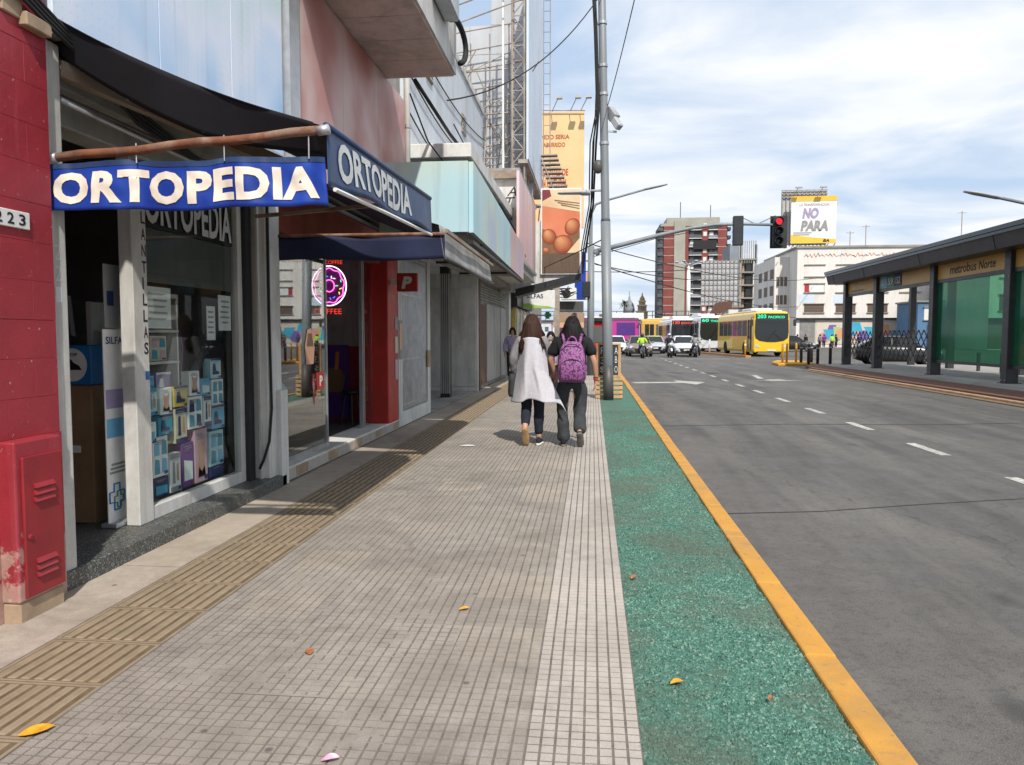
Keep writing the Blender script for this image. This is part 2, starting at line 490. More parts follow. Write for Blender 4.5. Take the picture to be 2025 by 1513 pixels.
M('far_ground', (0.11, 0.105, 0.10), (0.075, 0.072, 0.07), scale=0.4, rough=0.85)
M('brick_red_band', (0.19, 0.085, 0.055), (0.11, 0.055, 0.042), scale=14, rough=0.85, bump=0.3)
M('platform_concrete', (0.36, 0.34, 0.31), (0.26, 0.245, 0.225), scale=1.5, rough=0.8, dirt=0.4)
M('asphalt_seam', (0.02, 0.02, 0.02), rough=0.6)

# ------------------------------------------------------------------ the ground, road, kerb, pavement
b = B(); b.quad((-700, -60, -0.135), (700, -60, -0.135), (700, 1500, -0.135), (-700, 1500, -0.135))
struct(b.build('ground', 'far_ground'))['label'] = 'flat grey ground of the city beyond the avenue'
b = B(); b.quad((1.0, -12, -0.12), (70, -12, -0.12), (70, 150, -0.12), (1.0, 150, -0.12))
b.quad((-40, 47, -0.12), (1.0, 47, -0.12), (1.0, 62, -0.12), (-40, 62, -0.12))
road = struct(b.build('road', 'asphalt'))
road['label'] = 'worn grey asphalt avenue with oil stains and patches'

# painted markings, parts of the road
def mark(name, pts, dz=0.004):
    return B().poly([(x, y, -0.12 + dz) for x, y in pts]).build(name, 'road_white', road)
dash_mesh = B().quad((-0.07, 0, 0), (0.07, 0, 0), (0.07, 1.12, 0), (-0.07, 1.12, 0)).mesh('lane_dash', ['road_white'])
for i in range(16):
    place('lane_dash', dash_mesh, road, (4.52, 7.55 + i * 2.62, -0.116))
def arrow(x, y, s, turn):
    shaft = [(x - 0.1 * s, y), (x + 0.1 * s, y), (x + 0.1 * s, y + 2.6 * s), (x - 0.1 * s, y + 2.6 * s)]
    mark('arrow_shaft', shaft)
    mark('arrow_head', [(x - 0.45 * s, y + 2.6 * s), (x + 0.45 * s, y + 2.6 * s), (x, y + 3.9 * s)], 0.0045)
    if turn:
        mark('arrow_branch', [(x + 0.1 * s, y + 0.9 * s), (x + turn * 0.75 * s, y + 1.7 * s), (x + turn * 0.75 * s, y + 2.1 * s), (x + 0.1 * s, y + 1.4 * s)], 0.004)
# the arrow in the near lane points away and to the right, its head towards the camera side
def flat_arrow(cx, cy, L, W, ang, k):
    ca, sa = math.cos(ang), math.sin(ang)
    def T(u, w): return (cx + u * ca - w * sa, cy + u * sa + w * ca)
    mark('arrow_shaft', [T(-L, -W * 0.16), T(0, -W * 0.16), T(0, W * 0.16), T(-L, W * 0.16)])
    mark('arrow_head', [T(0, -W * 0.6), T(L * 0.42, 0), T(0, W * 0.6), T(-L * 0.12, 0)], 0.005)
flat_arrow(3.0, 25.2, 1.7, 1.9, R(12), 1)
flat_arrow(6.35, 26.6, 0.6, 1.9, R(-78), 1)
mark('arrow_shaft', [(5.85, 27.6), (6.05, 27.6), (6.3, 30.0), (6.1, 30.0)])
mark('stop_line', [(1.5, 49.3), (8.9, 50.4), (8.9, 50.8), (1.5, 49.7)])
for k, pts in enumerate([[(1.12, 6.62), (2.0, 6.8), (3.1, 7.22), (4.3, 7.62), (6.4, 8.35), (9.3, 9.3)], [(1.15, 13.0), (3.4, 13.5), (6.0, 13.7), (9.2, 14.6)], [(1.2, 33.3), (4, 33.6), (9, 34.5)]]):
    bb = B()
    for (x0, y0), (x1, y1) in zip(pts[:-1], pts[1:]):
        w = 0.009 + 0.006 * k
        bb.quad((x0, y0 - w, -0.1165), (x1, y1 - w, -0.1165), (x1, y1 + w, -0.1165), (x0, y0 + w, -0.1165))
    bb.build('road_joint', 'asphalt_seam', road)
M('asphalt_patch', (0.075, 0.070, 0.065), (0.045, 0.042, 0.040), scale=5, rough=0.85, bump=0.5, bscale=140, dirt=0.4, dirtcol=(0.13, 0.12, 0.105))
# gutter band of dusty concrete along the kerb
M('gutter', (0.155, 0.145, 0.135), (0.10, 0.095, 0.09), scale=2.2, rough=0.85, dirt=0.5, stretch=(1, 0.35, 1))

# pavement slab
b = B(); b.box(-4.2, 0.18, -3, 45.4, -0.35, -0.0026)
sidewalk = struct(b.build('sidewalk', 'groove_grime'))
sidewalk['label'] = 'pavement of small grey square cement tiles beside the shops'
# cement strip along the shop fronts, broken into bays
for i in range(24):
    y0 = 0.6 + i * 1.87
    B().box(-2.90, -2.505, y0 + 0.004, y0 + 1.862, -0.02, random.uniform(-0.001, 0.001)).build('cement_bay', 'cement', sidewalk)

def pane_tile(nx, ny, pitch=0.05, gap=0.0072, h=0.004, py=0.05):
    b = B()
    for i in range(nx):
        for j in range(ny):
            x0, x1 = i * pitch + gap / 2, (i + 1) * pitch - gap / 2
            y0, y1 = j * py + gap / 2, (j + 1) * py - gap / 2
            e = 0.0012
            vs = [(x0, y0, -0.006), (x1, y0, -0.006), (x1, y1, -0.006), (x0, y1, -0.006), (x0 + e, y0 + e, 0), (x1 - e, y0 + e, 0), (x1 - e, y1 - e, 0), (x0 + e, y1 - e, 0)]
            b.add(vs, [(4, 5, 6, 7), (0, 1, 5, 4), (1, 2, 6, 5), (2, 3, 7, 6), (3, 0, 4, 7)])
    return b
tile_grey = pane_tile(8, 8).mesh('pavement_tile', ['sidewalk_tile'])
def worn_tile(seed, border, n):
    q = random.Random(seed); b_ = pane_tile(8, 8, 0.05, q.uniform(0.006, 0.0085))
    def fill(x0, x1, y0, y1):
        z = -0.0005 - q.random() * 0.0008
        b_.quad((x0, y0, z), (x1, y0, z), (x1, y1, z), (x0, y1, z))
    if border:
        e = q.uniform(0.008, 0.03)
        fill(0.002, 0.398, 0.002, e); fill(0.002, 0.398, 0.398 - e * 0.8, 0.398); fill(0.002, e, e, 0.39); fill(0.398 - e, 0.398, e, 0.39)
    for _ in range(n):
        x = q.uniform(0, 0.3); y = q.uniform(0, 0.3)
        if q.random() < 0.55: fill(x, min(0.398, x + q.uniform(0.04, 0.2)), 0.05 * round(y / 0.05) - 0.004, 0.05 * round(y / 0.05) + 0.004)
        else: fill(0.05 * round(x / 0.05) - 0.004, 0.05 * round(x / 0.05) + 0.004, y, min(0.398, y + q.uniform(0.03, 0.12)))
    return b_.mesh('pavement_tile', ['sidewalk_tile'])
tile_light_wear = [worn_tile(40 + k, False, 2 + 2 * k) for k in range(3)]
tile_heavy_wear = [worn_tile(60 + k, k % 2 == 0, 6 + 2 * k) for k in range(4)]
tile_pale = pane_tile(8, 8).mesh('pavement_tile', ['pale_tile'])
tile_cut = pane_tile(3, 8, 0.0465, 0.0072, 0.004, 0.05).mesh('pavement_tile', ['sidewalk_tile'])
rt = random.Random(3)
for r_ in range(50):
    y = 1.6 + r_ * 0.4
    for c_ in range(6):
        if c_ == 0: me, x = tile_cut, -1.96
        elif c_ == 5: me, x = tile_pale, -0.22
        else:
            x = -1.82 + (c_ - 1) * 0.4
            wear = rt.random() + (0.35 if (r_ < 9 and c_ < 4) else 0.0) - 0.12 * (c_ - 1)
            me = rt.choice(tile_heavy_wear) if wear > 0.85 else (rt.choice(tile_light_wear) if wear > 0.25 else tile_grey)
        place('pavement_tile', me, sidewalk, (x, y, rt.uniform(-0.0005, 0.0006)), (rt.uniform(-0.001, 0.001), rt.uniform(-0.001, 0.001), rt.uniform(-0.002, 0.002)))
b = B()
for me_b, x, w in ((pane_tile(8, 4, 0.05, 0.0055), 0, 0),):
    src_v, src_f = me_b.v, me_b.f
    arr = np.array(src_v)
    for r_ in range(118):
        for c_ in range(5):
            o = arr + np.array((-1.82 + c_ * 0.4, 21.6 + r_ * 0.2, 0))
            b.add(o.tolist(), src_f, 1 if c_ == 4 else 0)
far_tiles = b.build('tile_field', ['sidewalk_tile', 'pale_tile'], sidewalk)
far_tiles['kind'] = 'stuff'
# tactile strip
def tactile():
    b = B()
    b.box(0.002, 0.53, 0.002, 0.414, -0.02, -0.0012, 1)
    for a_ in ((0.002, 0.53, 0.002, 0.016), (0.002, 0.53, 0.400, 0.414), (0.002, 0.018, 0.016, 0.400), (0.514, 0.53, 0.016, 0.400)):
        b.box(*a_, -0.02, -0.0005)
    for k in range(8):
        x0 = 0.024 + k * 0.0605
        b.hexa([(x0, 0.022, -0.0014), (x0 + 0.040, 0.022, -0.0014), (x0 + 0.040, 0.394, -0.0014), (x0, 0.394, -0.0014)],
               [(x0 + 0.006, 0.03, 0.003), (x0 + 0.034, 0.03, 0.003), (x0 + 0.034, 0.386, 0.003), (x0 + 0.006, 0.386, 0.003)])
    return b
M('tactile_grime', (0.165, 0.115, 0.065), (0.105, 0.075, 0.045), scale=12, rough=0.95)
tac = tactile().mesh('tactile_tile', ['tactile_tile', 'tactile_grime'])
for r_ in range(104):
    place('tactile_tile', tac, sidewalk, (-2.497, 1.55 + r_ * 0.42, rt.uniform(-0.001, 0.001)), (0, 0, rt.uniform(-0.003, 0.003)))

# green planting strip filled with coloured granulate
def green_h(x, y):
    return 0.012 * mnoise.noise(Vector((x * 4, y * 4, 0))) + 0.006 * mnoise.noise(Vector((x * 22, y * 22, 3)))
b = sheet(lambda u, v: (0.182 + u * 0.766, 1.2 + v * 44, -0.012 + green_h(u * 0.77, v * 44)), 24, 900)
green = struct(b.build('planting_strip', 'green_ground', smooth=True))
green['label'] = 'strip of green granulate between the pavement tiles and the yellow kerb'
rg_ = np.random.default_rng(5)
N = 84000
ys = 1.6 + 13.0 * rg_.random(N) ** 1.7
xs = 0.17 + 0.79 * rg_.random(N)
sz = 0.0032 + 0.0075 * rg_.random(N) ** 2
an = rg_.random(N) * 6.283
zz = np.array([-0.011 + green_h(x - 0.182, y - 1.2) for x, y in zip(xs, ys)])
V = np.zeros((N, 4, 3))
for k in range(3):
    a = an + k * 2.094
    q = sz * (0.7 + 0.6 * rg_.random(N))
    V[:, k, 0] = xs + np.cos(a) * q; V[:, k, 1] = ys + np.sin(a) * q; V[:, k, 2] = zz - 0.001
V[:, 3, 0] = xs + (rg_.random(N) - 0.5) * sz; V[:, 3, 1] = ys + (rg_.random(N) - 0.5) * sz; V[:, 3, 2] = zz + sz * (0.5 + 0.7 * rg_.random(N))
F = (np.array([[0, 1, 3], [1, 2, 3], [2, 0, 3]])[None] + 4 * np.arange(N)[:, None, None]).reshape(-1, 3)
me = bpy.data.meshes.new('granules')
me.vertices.add(N * 4); me.vertices.foreach_set('co', V.reshape(-1))
me.loops.add(len(F) * 3); me.loops.foreach_set('vertex_index', F.reshape(-1).astype(np.int32))
me.polygons.add(len(F)); me.polygons.foreach_set('loop_start', np.arange(0, len(F) * 3, 3, dtype=np.int32))
me.update(calc_edges=True); me.validate()
me.materials.append(MATS['green_granule'])
gr = link('granules', me, green); gr['kind'] = 'stuff'

# yellow kerb
def kerb_stone():
    return B().hexa([(0.948, 0.003, -0.3), (1.10, 0.003, -0.3), (1.10, 0.997, -0.3), (0.948, 0.997, -0.3)], [(0.948, 0.003, 0.008), (1.085, 0.003, 0.006), (1.085, 0.997, 0.006), (0.948, 0.997, 0.008)])
km = kerb_stone().mesh('kerb_stone', ['kerb_yellow'], bevel=0.012, seg=2)
kerb = struct(B().box(0.955, 1.07, 0.3, 45.4, -0.33, -0.03).build('kerb', 'kerb_yellow'))
kerb['label'] = 'yellow painted kerb along the avenue'
for i in range(45):
    place('kerb_stone', km, kerb, (rt.uniform(-0.004, 0.004), 0.4 + i, rt.uniform(-0.003, 0.003)), (0, 0, rt.uniform(-0.003, 0.003)))

# litter and leaves lying on the pavement
M('leaf_yellow', (0.75, 0.42, 0.03), (0.55, 0.25, 0.02), scale=30, rough=0.6)
M('leaf_rust', (0.42, 0.17, 0.06), (0.25, 0.09, 0.04), scale=30, rough=0.7)
M('paper_white', (0.78, 0.77, 0.74), (0.68, 0.67, 0.65), scale=8, rough=0.7)
M('paper_pink', (0.75, 0.25, 0.45), (0.75, 0.6, 0.65), scale=40, rough=0.6)
def leaf(x, y, L, a, mat, label, cat='leaf', curl=0.012):
    b = B(); n = 6
    vs = []
    for i in range(n + 1):
        t_ = i / n; w = 0.32 * L * math.sin(math.pi * min(1, t_ * 0.95 + 0.03)) ** 0.8
        for sgn in (-1, 0, 1):
            px, py = (t_ - 0.5) * L, sgn * w
            vs.append((x + px * math.cos(a) - py * math.sin(a), y + px * math.sin(a) + py * math.cos(a), 0.006 + 0.5 * curl * abs(sgn) * math.sin(t_ * 3) + 0.35 * curl * t_))
    fs = [(i * 3 + k, i * 3 + k + 1, i * 3 + k + 4, i * 3 + k + 3) for i in range(n) for k in (0, 1)]
    b.add(vs, fs)
    return tag(b.build('fallen_leaf' if cat == 'leaf' else 'litter', mat, smooth=True), label, cat, 'leaves and litter on the ground')
leaf(-0.65, 3.80, 0.055, 0.4, 'leaf_yellow', 'curled yellow leaf on the grey tiles in the middle of the pavement')
leaf(-1.97, 2.44, 0.11, 0.7, 'leaf_yellow', 'long yellow leaf at the edge of the ribbed brown strip')
leaf(0.351, 3.06, 0.055, 0.2, 'leaf_yellow', 'bright yellow leaf on the green granulate', curl=0.02)
leaf(0.70, 2.96, 0.03, 1.0, 'leaf_rust', 'small orange leaf on the green granulate near the kerb', curl=0.02)
leaf(-0.86, 2.37, 0.06, 0.2, 'paper_pink', 'pink and white crumpled wrapper at the bottom edge of the picture', 'wrapper', 0.02)
leaf(-1.58, 9.56, 0.20, 0.1, 'paper_white', 'white paper scrap in the awning shadow by the two women', 'paper', 0.004)
leaf(-1.25, 3.2, 0.06, 2.0, 'leaf_rust', 'brown leaf on the dirty tiles left of centre')
leaf(0.25, 4.4, 0.05, 0.9, 'leaf_rust', 'brown leaf where the green strip meets the pale tiles', curl=0.02)
# ------------------------------------------------------------------ facade materials
def peel_paint(name, col, col2, under, z0, z1, spots=0.0):
    """paint that has peeled off in patches near the foot of the wall"""
    t = NT(name)
    v = t.coord('World')
    base = t.ramp(t.noise(v, 3, 6, 0.6), [(0.3, c3(col2)), (0.7, c3(col))])
    z = t.n('ShaderNodeSeparateXYZ', {0: v}).outputs[2]
    k = t.math('SUBTRACT', 1.0, t.math('DIVIDE', t.math('SUBTRACT', z, z0), z1 - z0))
    w = t.math('ADD', t.math('MULTIPLY', k, 0.5), t.math('SUBTRACT', t.noise(v, 6, 7, 0.65), 0.5))
    base = t.mix(t.ramp(w, [(0.28, (0, 0, 0)), (0.33, (1, 1, 1))]), base, t.ramp(t.noise(v, 18, 5), [(0.3, c3(under, 0.7)), (0.7, c3(under))]))
    base = t.mix(t.ramp(t.noise(v, 1.6, 8, 0.7, 0.6), [(0.40, (0, 0, 0)), (0.70, (0.55, 0.55, 0.55))]), base, c3(col, 0.55))
    base = t.mix(t.ramp(t.noise(t.scale(v, 3, 3, 0.3), 3, 6, 0.7), [(0.55, (0, 0, 0)), (0.75, (0.35, 0.35, 0.35))]), base, (col[0] * 1.25, col[1] * 3.5, col[2] * 3.0, 1))
    base = t.mix(t.ramp(t.noise(v, 30, 5, 0.7), [(0.66, (0, 0, 0)), (0.69, (0.8, 0.8, 0.8))]), base, (0.5, 0.42, 0.38, 1))
    t.done(t.principled(Base_Color=base, Roughness=0.55, Normal=t.bump(t.noise(v, 25, 6, 0.7), 0.35, 0.006)))
peel_paint('red_paint', (0.37, 0.028, 0.042), (0.27, 0.020, 0.032), (0.5, 0.33, 0.27), 0.0, 0.80)
M('red_metal', (0.30, 0.022, 0.030), (0.22, 0.018, 0.024), scale=4, rough=0.45, dirt=0.3, bump=0.1)
M('tan_plaster', (0.42, 0.31, 0.21), (0.32, 0.23, 0.15), scale=5, rough=0.9, bump=0.3, dirt=0.4)
M('white_frame', (0.66, 0.65, 0.62), (0.52, 0.51, 0.48), scale=4, rough=0.5, dirt=0.45, dirtcol=(0.2, 0.17, 0.14), stretch=(1, 1, 0.4), streak=0.45)
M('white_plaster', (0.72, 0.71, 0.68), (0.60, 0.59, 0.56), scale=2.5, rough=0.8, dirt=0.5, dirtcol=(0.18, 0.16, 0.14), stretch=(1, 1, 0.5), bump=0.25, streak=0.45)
M('blue_white_wall', (0.66, 0.70, 0.74), (0.56, 0.60, 0.66), scale=1.2, rough=0.8, dirt=0.45, dirtcol=(0.30, 0.29, 0.28), stretch=(1, 1, 0.3), bump=0.2, streak=0.45)
M('pink_concrete', (0.80, 0.62, 0.55), (0.68, 0.54, 0.48), scale=1.6, rough=0.85, dirt=0.55, dirtcol=(0.16, 0.11, 0.09), bump=0.25, streak=0.35)
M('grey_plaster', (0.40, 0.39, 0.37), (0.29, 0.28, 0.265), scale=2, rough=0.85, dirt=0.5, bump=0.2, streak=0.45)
M('dark_interior', (0.28, 0.27, 0.26), (0.20, 0.195, 0.19), scale=2, rough=0.8)
M('interior_floor', (0.11, 0.105, 0.10), (0.07, 0.068, 0.065), scale=5, rough=0.4)
M('black_metal', (0.03, 0.03, 0.032), (0.02, 0.02, 0.022), scale=6, rough=0.45)
M('navy_fabric', (0.012, 0.018, 0.060), (0.008, 0.012, 0.040), scale=3, rough=0.75, bump=0.25, bscale=60)
M('navy_vinyl', (0.022, 0.055, 0.14), (0.016, 0.040, 0.11), scale=3, rough=0.5, bump=0.1, dirt=0.3, dirtcol=(0.09, 0.10, 0.12))
M('blue_vinyl', (0.012, 0.055, 0.36), (0.008, 0.036, 0.25), scale=2.5, rough=0.38, bump=0.1, dirt=0.25, dirtcol=(0.03, 0.05, 0.15))
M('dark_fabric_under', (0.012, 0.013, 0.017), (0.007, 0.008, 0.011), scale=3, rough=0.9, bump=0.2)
M('letter_cream', (0.80, 0.74, 0.63), (0.70, 0.64, 0.54), scale=6, rough=0.6)
M('letter_grey', (0.60, 0.61, 0.60), (0.48, 0.49, 0.48), scale=6, rough=0.6)
M('letter_black', (0.015, 0.015, 0.016), rough=0.6)
M('rust_pipe', (0.22, 0.085, 0.042), (0.11, 0.045, 0.026), scale=9, rough=0.85, dirt=0.6, dirtcol=(0.45, 0.36, 0.28), bump=0.4)
M('rust_beam', (0.36, 0.32, 0.27), (0.20, 0.12, 0.075), scale=3, rough=0.85, dirt=0.5, dirtcol=(0.14, 0.07, 0.04), bump=0.35, stretch=(1, 0.3, 1))
M('galvanised', (0.52, 0.53, 0.54), (0.40, 0.41, 0.42), scale=5, rough=0.4, metal=0.6, dirt=0.3, dirtcol=(0.2, 0.16, 0.12))
M('shutter_grey', (0.42, 0.415, 0.40), (0.33, 0.325, 0.31), scale=3, rough=0.55, dirt=0.5, stretch=(1, 1, 0.4))
M('carton', (0.30, 0.19, 0.105), (0.23, 0.14, 0.078), scale=4, rough=0.85, bump=0.1)
M('blue_card', (0.02, 0.17, 0.42), (0.016, 0.14, 0.36), scale=4, rough=0.5)
M('bright_red', (0.50, 0.030, 0.022), (0.38, 0.024, 0.018), scale=3, rough=0.45, dirt=0.35, dirtcol=(0.2, 0.04, 0.03))
M('red_ceiling', (0.33, 0.075, 0.05), (0.22, 0.05, 0.035), scale=3, rough=0.7)
M('purple_print', (0.10, 0.035, 0.22), (0.075, 0.028, 0.17), scale=3, rough=0.4)
M('wood_plank', (0.62, 0.40, 0.20), (0.46, 0.28, 0.13), scale=5, rough=0.75, stretch=(6, 1, 1), bump=0.25)
M('brown_door', (0.14, 0.065, 0.04), (0.09, 0.042, 0.028), scale=4, rough=0.6)
M('rubber', (0.02, 0.02, 0.02), rough=0.7)
glass('window_glass', (0.92, 0.95, 0.94), 1.5, 0.55, 0.0)
glass('shop_glass', (0.82, 0.88, 0.87), 1.5, 1.7, 0.05)

def blotch(name, stops, scale=1.2, rough=0.5, stretch=(1, 1, 1), dots=False):
    t = NT(name)
    v = t.scale(t.coord('World'), *stretch)
    base = t.ramp(t.noise(v, scale, 2, 0.45, 0.3), stops)
    base = t.mix(t.ramp(t.noise(t.scale(t.coord('World'), 6, 6, 0.2), 1.0, 6, 0.7), [(0.52, (0, 0, 0)), (0.72, (0.3, 0.3, 0.3))]), base, (0.22, 0.20, 0.19, 1))
    if dots:
        vo = t.n('ShaderNodeTexVoronoi', {'Vector': t.coord('World'), 'Scale': 16.0, 'Randomness': 0.0}).outputs['Distance']
        m_ = t.math('MULTIPLY', t.ramp(vo, [(0.25, (0.35, 0.35, 0.35)), (0.30, (0, 0, 0))]), t.ramp(t.noise(v, 1.4, 2), [(0.48, (0, 0, 0)), (0.56, (1, 1, 1))]))
        base = t.mix(m_, base, (0.45, 0.58, 0.75, 1))
    t.done(t.principled(Base_Color=base, Roughness=rough))
blotch('sign_blue', [(0.28, (0.32, 0.56, 0.82)), (0.40, (0.58, 0.71, 0.89)), (0.52, (0.74, 0.79, 0.90)), (0.72, (0.60, 0.74, 0.76))], 1.0, dots=True)
blotch('sign_red', [(0.28, (0.42, 0.15, 0.12)), (0.44, (0.52, 0.25, 0.22)), (0.56, (0.60, 0.38, 0.35)), (0.72, (0.66, 0.53, 0.46))], 1.0)
blotch('sign_teal', [(0.25, (0.30, 0.58, 0.62)), (0.42, (0.44, 0.62, 0.66)), (0.58, (0.52, 0.62, 0.52)), (0.75, (0.42, 0.48, 0.66))], 0.7)
blotch('sign_pink', [(0.25, (0.54, 0.32, 0.30)), (0.5, (0.60, 0.42, 0.40)), (0.75, (0.44, 0.40, 0.56))], 0.7)
blotch('board_pink', [(0.25, (0.62, 0.40, 0.46)), (0.45, (0.70, 0.55, 0.58)), (0.6, (0.72, 0.45, 0.35)), (0.75, (0.60, 0.42, 0.62))], 0.9, stretch=(1, 1.6, 0.35))
blotch('sign_dark_grey', [(0.3, (0.055, 0.055, 0.052)), (0.6, (0.085, 0.082, 0.075))], 2)

# ------------------------------------------------------------------ red corner building
red = thing('red_building', 'red painted block building at the left edge beside the orthopaedic shop', 'building', (-3.3, 2.6, 0))
B().box(-5.2, -2.8755, -2.5, 3.80, 0.0, 3.35).build('wall', 'red_paint', red)
rb = random.Random(11)
for r_ in range(12):
    z0 = 0.90 + r_ * 0.2
    off = 0.2 if r_ % 2 else 0.0
    y0 = 2.25 - off
    while y0 < 3.80:
        y1 = min(y0 + 0.4, 3.815)
        if y1 - y0 > 0.05:
            d = rb.uniform(0, 0.0015)
            B().box(-2.89, -2.872 + d, y0 + 0.0006, y1 - 0.0006, z0 + 0.0006, min(z0 + 0.1994, 3.3)).build('block', 'red_paint', red, bevel=0.0012)
        y0 += 0.4
B().box(-5.0, -2.784, 3.375, 3.70, 0.10, 0.90).build('plinth', 'red_paint', red, bevel=0.010, seg=2)
B().box(-2.90, -2.866, 3.70, 3.818, 0.0, 0.90).build('plinth_return', 'red_paint', red)
B().box(-5.0, -2.79, 3.38, 3.70, -0.01, 0.10).build('cement_base', 'tan_plaster', red, bevel=0.01)
door = B().box(-2.786, -2.770, 3.41, 3.685, 0.115, 0.82).build('meter_door', 'red_metal', red, bevel=0.004)
for zc in (0.60, 0.635, 0.67, 0.22, 0.255, 0.29):
    B().hexa([(-2.772, 3.475, zc - 0.012), (-2.754, 3.475, zc - 0.012), (-2.754, 3.615, zc - 0.012), (-2.772, 3.615, zc - 0.012)], [(-2.772, 3.475, zc + 0.010), (-2.768, 3.475, zc + 0.010), (-2.768, 3.615, zc + 0.010), (-2.772, 3.615, zc + 0.010)]).build('louver', 'red_metal', door)
B().lathe((-2.77, 3.44, 0.42), [(0.016, 0), (0.016, 0.006), (0.008, 0.01)], 10, axis='x').build('lock', 'red_metal', door)
pl = B().box(-2.875, -2.858, 3.385, 3.635, 1.955, 2.04).build('number_plate', 'paper_white', red, bevel=0.003)
for i, ch in enumerate('223'):
    lettering(ch, 'letter_black', pl, (-2.8565, 3.405 + i * 0.077, 1.97), '+x', 0.045, 0.056, bold=0.02, name='digit')
# paint-splashed steel bracket and the junction box under the cables
br = B(); br.box(-2.875, -2.82, 3.62, 3.80, 2.97, 3.04); br.box(-2.875, -2.855, 3.50, 3.64, 3.0, 3.09)
br.build('bracket', 'tan_plaster', red, bevel=0.006)
cab = thing('cable_bundle', 'bundle of black cables hanging along the top of the red pillar', 'cables', (-2.9, 3.4, 3.1))
for k in range(4):
    pts = [(-2.84 + 0.015 * k, 3.2 - 0.05 * k, 3.35), (-2.83, 3.45, 3.24 - 0.03 * k), (-2.83, 3.75, 3.12 - 0.025 * k), (-2.82, 4.0, 3.02 - 0.02 * k), (-2.86, 4.6, 2.84 - 0.03 * k), (-2.95, 5.6, 2.72 - 0.01 * k)]
    B().tube(pts, 0.011, 6).build('cable', 'rubber', cab, smooth=True)

# ------------------------------------------------------------------ orthopaedic shop and the storey above it
shop = thing('orthopaedic_shop', 'orthopaedic shop with open doorway and white framed display window', 'shop', (-3.2, 5.2, 0))
B().box(-3.5, -2.885, 3.825, 6.90, -0.02, 0.105).build('step', 'terrazzo', shop, bevel=0.008, seg=2)
b = B()
b.box(-7.2, -3.5, 3.4, 6.95, 0.0, 0.095, 1)
b.box(-7.25, -7.2, 3.4, 6.95, 0, 3.0); b.box(-7.2, -3.0, 3.35, 3.40, 0, 3.0); b.box(-7.2, -3.25, 6.95, 7.0, 0, 3.0); b.box(-7.2, -3.14, 3.4, 6.95, 2.95, 3.0)
b.build('interior', ['dark_interior', 'interior_floor'], shop)
# left jamb: rounded white sheet-metal post
b = B()
b.loft([[(-3.02 + 0.075 * math.cos(a) - 0.0, 3.895 + 0.062 * math.sin(a), z) for a in [2 * math.pi * k / 14 for k in range(14)]] for z in (0.1, 1.4, 2.95)])
jb = b.build('jamb', 'white_frame', shop, smooth=True)
B().box(-3.02, -2.905, 3.825, 3.965, 0.095, 3.0).build('door_post', 'white_frame', shop, bevel=0.012, seg=2)
for i, ch in enumerate('221'):
    lettering(ch, 'letter_grey', jb, (-2.9035, 3.865, 1.83 - i * 0.115), '+x', 0.05, 0.085, name='digit')
B().box(-3.19, -3.09, 4.86, 5.03, 0.105, 2.62).build('mullion', 'white_frame', shop, bevel=0.006)
for i, ch in enumerate('PLANTILLAS'):
    lettering(ch, 'letter_black', shop, (-3.0885, 4.968, 2.30 - i * 0.1125), '+x', 0.016 if ch == 'I' else 0.05, 0.082, bold=0.018, name='letter')
B().box(-3.088, -3.085, 4.975, 5.015, 1.11, 1.17).build('blue_sticker', 'blue_card', shop)
wf = B()
wf.box(-3.17, -3.10, 5.03, 6.42, 0.105, 0.205); wf.box(-3.17, -3.10, 5.03, 6.42, 2.55, 2.62); wf.box(-3.17, -3.10, 6.42, 6.50, 0.105, 2.62)
wf.build('window_frame', 'white_frame', shop, bevel=0.005)
wp = B().box(-3.142, -3.136, 5.03, 6.42, 0.205, 2.55).build('window_pane', 'window_glass', shop)
B().box(-3.148, -3.144, 5.04, 6.41, 2.19, 2.53).build('glass_band', 'letter_black', wp)
lettering('ORTOPEDIA', 'letter_grey', wp, (-3.132, 5.09, 2.215), '+x', 1.29, 0.30, bold=0.025)
B().box(-3.16, -3.15, 5.07, 6.40, 1.80, 2.185).build('grey_sign', 'sign_dark_grey', wp)
B().box(-3.30, -3.06, 6.50, 6.60, 0.105, 2.62).build('gap_post', 'black_metal', shop)
B().box(-3.02, -3.0, 6.60, 6.64, 0.105, 2.62).build('gap_edge', 'white_frame', shop)
# header: shutter box, lintels, rusty beams under the awning
hb = B(); hb.box(-3.25, -3.04, 3.97, 6.62, 2.62, 2.80); hb.build('shutter_box', 'shutter_grey', shop, bevel=0.01)
B().box(-3.3, -2.97, 3.97, 6.62, 2.802, 2.95).build('lintel', 'grey_plaster', shop, bevel=0.006)
B().box(-3.10, -2.955, 3.97, 6.9, 2.952, 3.06).build('rusty_beam', 'rust_beam', shop, bevel=0.006)
B().bar((-2.93, 3.98, 2.88), (-2.3, 5.72, 2.70), 0.06, 0.09).build('awning_joist', 'rust_beam', shop)
B().tube([(-2.94, 4.0, 2.72), (-2.94, 6.6, 2.68)], 0.02, 8).build('awning_roller', 'galvanised', shop, smooth=True)
# white pillar between the shops
pil = B(); pil.box(-3.30, -2.94, 6.64, 6.95, 0.10, 3.02)
pil.build('pillar', 'white_plaster', shop, bevel=0.01, seg=2)
B().box(-2.99, -2.885, 6.80, 6.955, 0.0, 0.905).build('pillar_foot', 'white_plaster', shop, bevel=0.008)
B().tube([(-2.925, 6.66, 2.6), (-2.925, 6.655, 1.6), (-2.92, 6.66, 0.75), (-2.93, 6.62, 0.45), (-2.98, 6.60, 0.28), (-3.02, 6.60, 0.2)], 0.013, 8).build('pillar_cable', 'rubber', shop, smooth=True)

